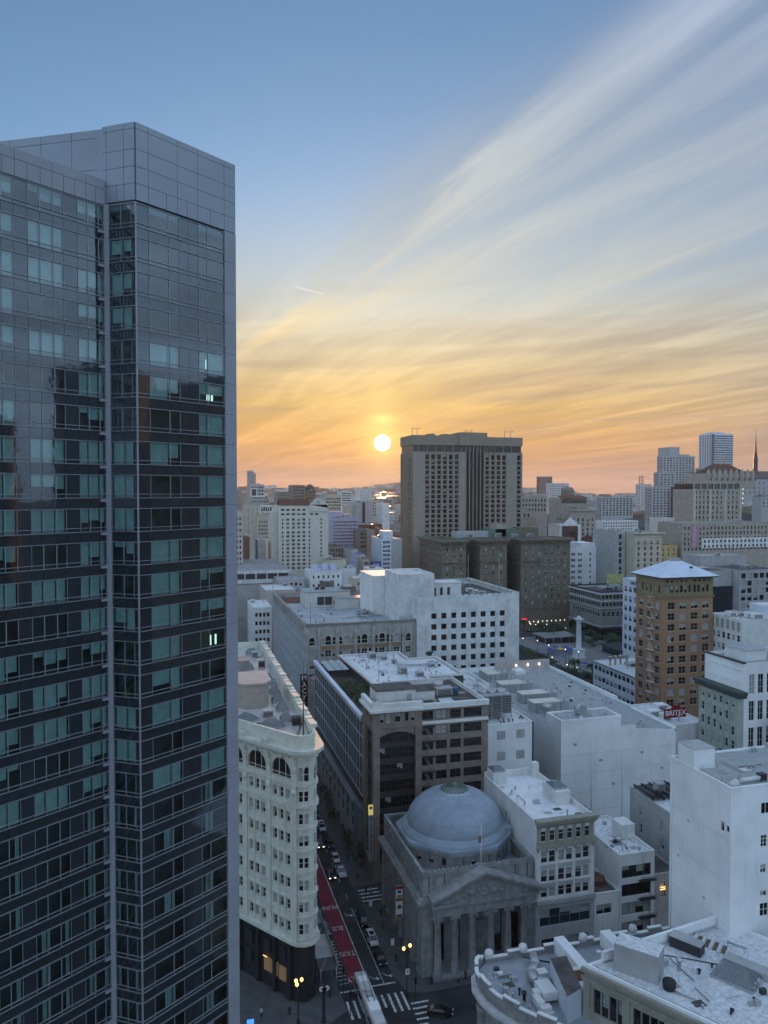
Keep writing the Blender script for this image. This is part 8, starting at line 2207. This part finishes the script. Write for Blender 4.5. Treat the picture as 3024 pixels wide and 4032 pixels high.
def car(label, x, y, kind, col, rz=0.0, lights=False, group='cars on the street'):
    """nose points to -Y before turning"""
    t = thing('parked_car', label, 'car', (x, y, .01), group, rz)
    L, W, H = {'sedan': (4.7, 1.82, 1.45), 'suv': (4.75, 1.92, 1.75), 'pickup': (5.6, 2.0, 1.85), 'van': (5.0, 1.95, 1.95)}[kind]
    m = CP[col]
    prof = {'sedan': [(-.5, .45, .62), (-.47, .78, .85), (-.22, .92, .95), (.33, .95, .95), (.5, .88, .85), (.5, .4, .62)],
            'suv': [(-.5, .5, .66), (-.48, .92, .88), (-.24, 1.05, .96), (.46, 1.08, .96), (.5, .95, .86), (.5, .45, .66)],
            'pickup': [(-.5, .5, .7), (-.49, 1.0, .92), (-.22, 1.1, .97), (.49, 1.1, .97), (.5, 1.0, .92), (.5, .5, .7)],
            'van': [(-.5, .5, .66), (-.49, .98, .9), (-.3, 1.1, .97), (.48, 1.15, .97), (.5, 1.0, .9), (.5, .45, .66)]}[kind]
    b = MB()
    for p, q in zip(prof, prof[1:]):
        b.quad([(-W / 2 * p[2], p[0] * L, p[1]), (W / 2 * p[2], p[0] * L, p[1]), (W / 2 * q[2], q[0] * L, q[1]), (-W / 2 * q[2], q[0] * L, q[1])], m, False)
    for s in (-1, 1):
        k = [(s * W / 2 * p[2], p[0] * L, p[1]) for p in prof] ; low = [(s * W / 2 * .95, .49 * L, .25), (s * W / 2 * .95, -.49 * L, .25)]
        pts = k + low; b.quad(pts if s > 0 else pts[::-1], m)
    b.box(-W / 2 * .9, W / 2 * .9, -L * .49, L * .49, .22, .5, SIGN_BK)
    o = obj('body', b, t, (0, 0, 0), 0, True)
    c0, c1, r0, r1 = {'sedan': (-.24, .40, -.10, .24), 'suv': (-.26, .49, -.13, .42), 'pickup': (-.24, .14, -.13, .10), 'van': (-.33, .49, -.2, .46)}[kind]
    zb = .93 if kind == 'sedan' else 1.06
    g = MB(); w0, w1 = W / 2 * .93, W / 2 * .74
    q = [(-w0, c0 * L, zb), (w0, c0 * L, zb), (w0, c1 * L, zb), (-w0, c1 * L, zb), (-w1, r0 * L, H - .06), (w1, r0 * L, H - .06), (w1, r1 * L, H - .06), (-w1, r1 * L, H - .06)]
    for f_ in ((0, 1, 5, 4), (1, 2, 6, 5), (2, 3, 7, 6), (3, 0, 4, 7)): g.quad([q[i] for i in f_], GLASS_D)
    obj('windows', g, t, (0, 0, 0), 0, True)
    rf = MB().box(-w1 * 1.01, w1 * 1.01, r0 * L, r1 * L, H - .07, H, m)
    for (a_, b_) in ((0, 4), (1, 5), (2, 6), (3, 7)): rf.tube(q[a_], q[b_], .05, m, 4)
    obj('roof', rf, t, (0, 0, 0), 0, True)
    if kind == 'suv': obj('sunroof', MB().box(-.5, .5, r0 * L + .3, r0 * L + 1.6, H, H + .015, GLASS_D), t, (0, 0, 0), 0, True)
    if kind == 'pickup': obj('load_bed', MB().box(-W * .42, W * .42, .17 * L, .47 * L, 1.09, 1.12, SIGN_BK), t, (0, 0, 0), 0, True)
    wm_ = MB().lathe([(.1, -.12), (.33, -.12), (.33, .12), (.1, .12)], 0, 0, 12, RUBBER)
    wm_.v = [(c, a, b_) for a, b_, c in wm_.v]
    wme = wm_.mesh('wheel')
    for sx in (-1, 1):
        for sy in (-.3, .31): obj('wheel', wme, t, (sx * (W / 2 - .1), sy * L, .33), 0, True)
        obj('headlight', MB().box(sx * W * .36 - .2, sx * W * .36 + .2, -L * .5 - .02, -L * .5 + .1, .66, .8, HEADL if lights else SIGN_W), t, (0, 0, 0), 0, True)
        obj('tail_light', MB().box(sx * W * .38 - .16, sx * W * .38 + .16, L * .5 - .06, L * .5 + .02, .72, .9, SIGN_R), t, (0, 0, 0), 0, True)
        obj('mirror', MB().box(sx * (W / 2 + .02) - .1, sx * (W / 2 + .02) + .1, c0 * L + .25, c0 * L + .4, zb, zb + .16, m), t, (0, 0, 0), 0, True)
    obj('windscreen_base', MB().box(-w0, w0, c0 * L - .08, c0 * L + .02, zb - .03, zb + .02, SIGN_BK), t, (0, 0, 0), 0, True)
    return t


car('white sport utility car parked beside the bank', 40.1, 154.2, 'suv', 'white')
car('black car parked in front of the white sport utility car by the bank', 40.1, 147.4, 'sedan', 'black', .02)
car('black car parked behind the white sport utility car by the bank', 40.0, 161.6, 'van', 'black')
car('white pickup parked nearest the alley crossing', 39.9, 184.0, 'pickup', 'white')
car('white sedan parked behind the white pickup', 40.1, 191.5, 'sedan', 'white')
car('black car parked between the white sedan and the white van', 40.2, 199.6, 'sedan', 'black')
car('white van with dark roof window parked farthest up the street', 40.1, 210.2, 'suv', 'white')
car('dark car parked behind the far white van', 40.1, 219.5, 'sedan', 'dark')
car('dark car driving with headlights on beside the red lane', 37.2, 183.4, 'sedan', 'dark', .03, True)
car('dark car with bright headlights farther up the street', 37.6, 200.2, 'sedan', 'dark', .02, True)
car('dark car parked under the scaffold', 31.3, 160.5, 'sedan', 'dark')
car('dark car turning in front of the bank', 46.4, 129.2, 'sedan', 'black', R(65))
for i, (x, y, rz, c) in enumerate(((222, 466, 1.57, 'white'), (232, 470, 1.57, 'dark'), (262, 444 - 20, .2, 'white'), (258, 473, 1.5, 'silver'), (268, 476, 1.6, 'white'), (205, 452, 1.4, 'dark'), (210, 446, 1.57, 'silver'), (252, 466, 1.6, 'dark'))):
    car(('white car on the road at the far left of the square', 'dark car on the hotel road', 'white car at the right of the square', 'silver car near the rounded corner store', 'white car rounding the corner store', 'dark van at the left end of the square', 'silver car beside the dark van', 'dark car waiting in front of the hotel')[i], x, y, 'sedan', c, rz, i in (3, 4), 'cars round the square')

bus = thing('city_bus', 'long trolley bus with roof boxes leaving at the bottom of the red lane', 'bus', (34.1, 130.5, .01))
BUSM = mat('bus_roof', (.50, .50, .49), .5, .12, .8); y0_, y1_ = 122.0, 140.5
part('body', MB().prism([(32.9, y0_ + .4), (33.3, y0_), (34.9, y0_), (35.3, y0_ + .4), (35.3, y1_ - .4), (34.9, y1_), (33.3, y1_), (32.9, y1_ - .4)], .35, 3.05, mat('bus_side', (.28, .27, .27), .4, .06)), bus)
part('window_band', MB().box(32.87, 35.33, y0_ + .6, y1_ - .8, 1.5, 2.5, GLASS_D), bus)
part('roof', MB().box(33.05, 35.15, y0_ + .3, y1_ - .3, 3.05, 3.2, BUSM), bus)
for y, l, w, h, m in ((137.6, 1.8, 1.7, .35, SIGN_W), (135.2, 2.2, 1.8, .4, BUSM), (133.2, 1.2, 1.4, .25, METAL), (129.6, 2.4, 1.9, .4, SIGN_W), (126, 2.2, 1.8, .4, BUSM)): part('roof_box', MB().box(34.1 - w / 2, 34.1 + w / 2, y - l / 2, y + l / 2, 3.2, 3.2 + h, m), bus)
part('roof_hatch', MB().lathe([(.6, 3.2), (.6, 3.3)], 34.1, 131.8, 12, SIGN_W), bus)
for s in (-.5, .5): part('trolley_pole', MB().tube((34.1 + s, 131, 3.3), (34.1 + s * .8, 141.5, 5.6), .05, DKMETAL, 5), bus)
for s in (-1, 1):
    for y in (124.8, 131.5, 137.6): part('wheel', MB().box(34.1 + s * 1.1 - .14, 34.1 + s * 1.1 + .14, y - .5, y + .5, .02, 1.0, RUBBER), bus)
# pedestrians on the pavements


def person(label, x, y, c, rz):
    t = thing('person', label, 'person', (x, y, .15), 'people on the pavements', rz)
    b = MB().lathe([(.10, .0), (.11, .1), (.09, .45), (.13, .82)], -.1, .08, 8, mat('dark_trousers', (.03, .03, .04), .9, 0)).lathe([(.10, .0), (.11, .1), (.09, .45), (.13, .82)], .1, -.08, 8, MATS['dark_trousers'])
    b.lathe([(.17, .78), (.19, 1.0), (.24, 1.35), (.2, 1.45), (.07, 1.5)], 0, 0, 10, c).tube((-.24, 0, 1.38), (-.3, .1, .85), .06, c, 6, .045).tube((.24, 0, 1.38), (.3, -.1, .85), .06, c, 6, .045)
    b.lathe([(.06, 1.48), (.1, 1.56), (.11, 1.66), (.08, 1.76), (.01, 1.79)], 0, 0, 10, mat('skin', (.35, .22, .16), .7, 0))
    obj('body', b, t, (0, 0, 0), 0, True)
    obj('hair', MB().lathe([(.115, 1.66), (.11, 1.74), (.06, 1.8), (.01, 1.82)], 0, .015, 10, SIGN_BK), t, (0, 0, 0), 0, True)


COAT = [mat('dark_coat', (.03, .032, .04), .9, 0), mat('pale_coat', (.35, .34, .33), .9, 0), mat('blue_coat', (.05, .08, .16), .9, 0)]
for i, (x, y, c) in enumerate(((47.5, 137.4, 0), (52.8, 136.6, 1), (43.6, 158, 2), (44.5, 163, 0), (43.2, 180, 0), (28.0, 139, 0), (20, 136.2, 0), (44.6, 172.6, 1), (43.0, 190, 0), (45.4, 205, 2), (44.9, 216, 0), (54.5, 137.2, 0), (61, 136.9, 2), (75, 136.8, 0), (15, 137, 1), (43.1, 146.2, 0))):
    person(('person in a dark coat standing on the bank corner', 'person in a pale coat before the bank columns', 'person in a blue coat beside the parked cars', 'person in a dark coat near the hanging banner', 'person in a dark coat near the white pickup', 'person in a dark coat below the scaffold', 'person in a dark coat near the glowing lamp post', 'person in a pale coat crossing the alley', 'person in a dark coat beside the white sedan', 'person in a blue coat under the street trees', 'person in a dark coat far up the pavement', 'person in a dark coat before the portico', 'person in a blue coat right of the portico', 'person in a dark coat before the white fronts', 'person in a pale coat on the dark left pavement', 'person in a dark coat beside the black parked car')[i], x, y, COAT[c], i * 1.1)
for i, (x, y, m) in enumerate(((43.6, 150.6, SIGN_W), (43.0, 166.4, BLUEW))):
    o = tag(obj('notice_board', MB().box(-.35, .35, -.05, .05, .6, 2.0, m).box(-.05, .05, -.04, .04, 0, .6, DKMETAL), None, (x, y, .14)), ('small white notice board on the bank pavement', 'small bluish notice board near the alley')[i], 'sign')

# ------------------------------------------------------------------ haze
hz = bpy.data.materials.new('evening_haze'); hz.use_nodes = True
ht = hz.node_tree; ht.nodes.clear()
pv_ = ht.nodes.new('ShaderNodeVolumePrincipled'); ho = ht.nodes.new('ShaderNodeOutputMaterial')
pv_.inputs['Color'].default_value = (.93, .92, .92, 1); pv_.inputs['Density'].default_value = .000045; pv_.inputs['Anisotropy'].default_value = .3
ht.links.new(pv_.outputs[0], ho.inputs['Volume'])
zmax = 270
hb_ = MB().box(-9500, 12600, -3500, 11800, -110, zmax, hz)
o = obj('haze', hb_); o['kind'] = 'stuff'
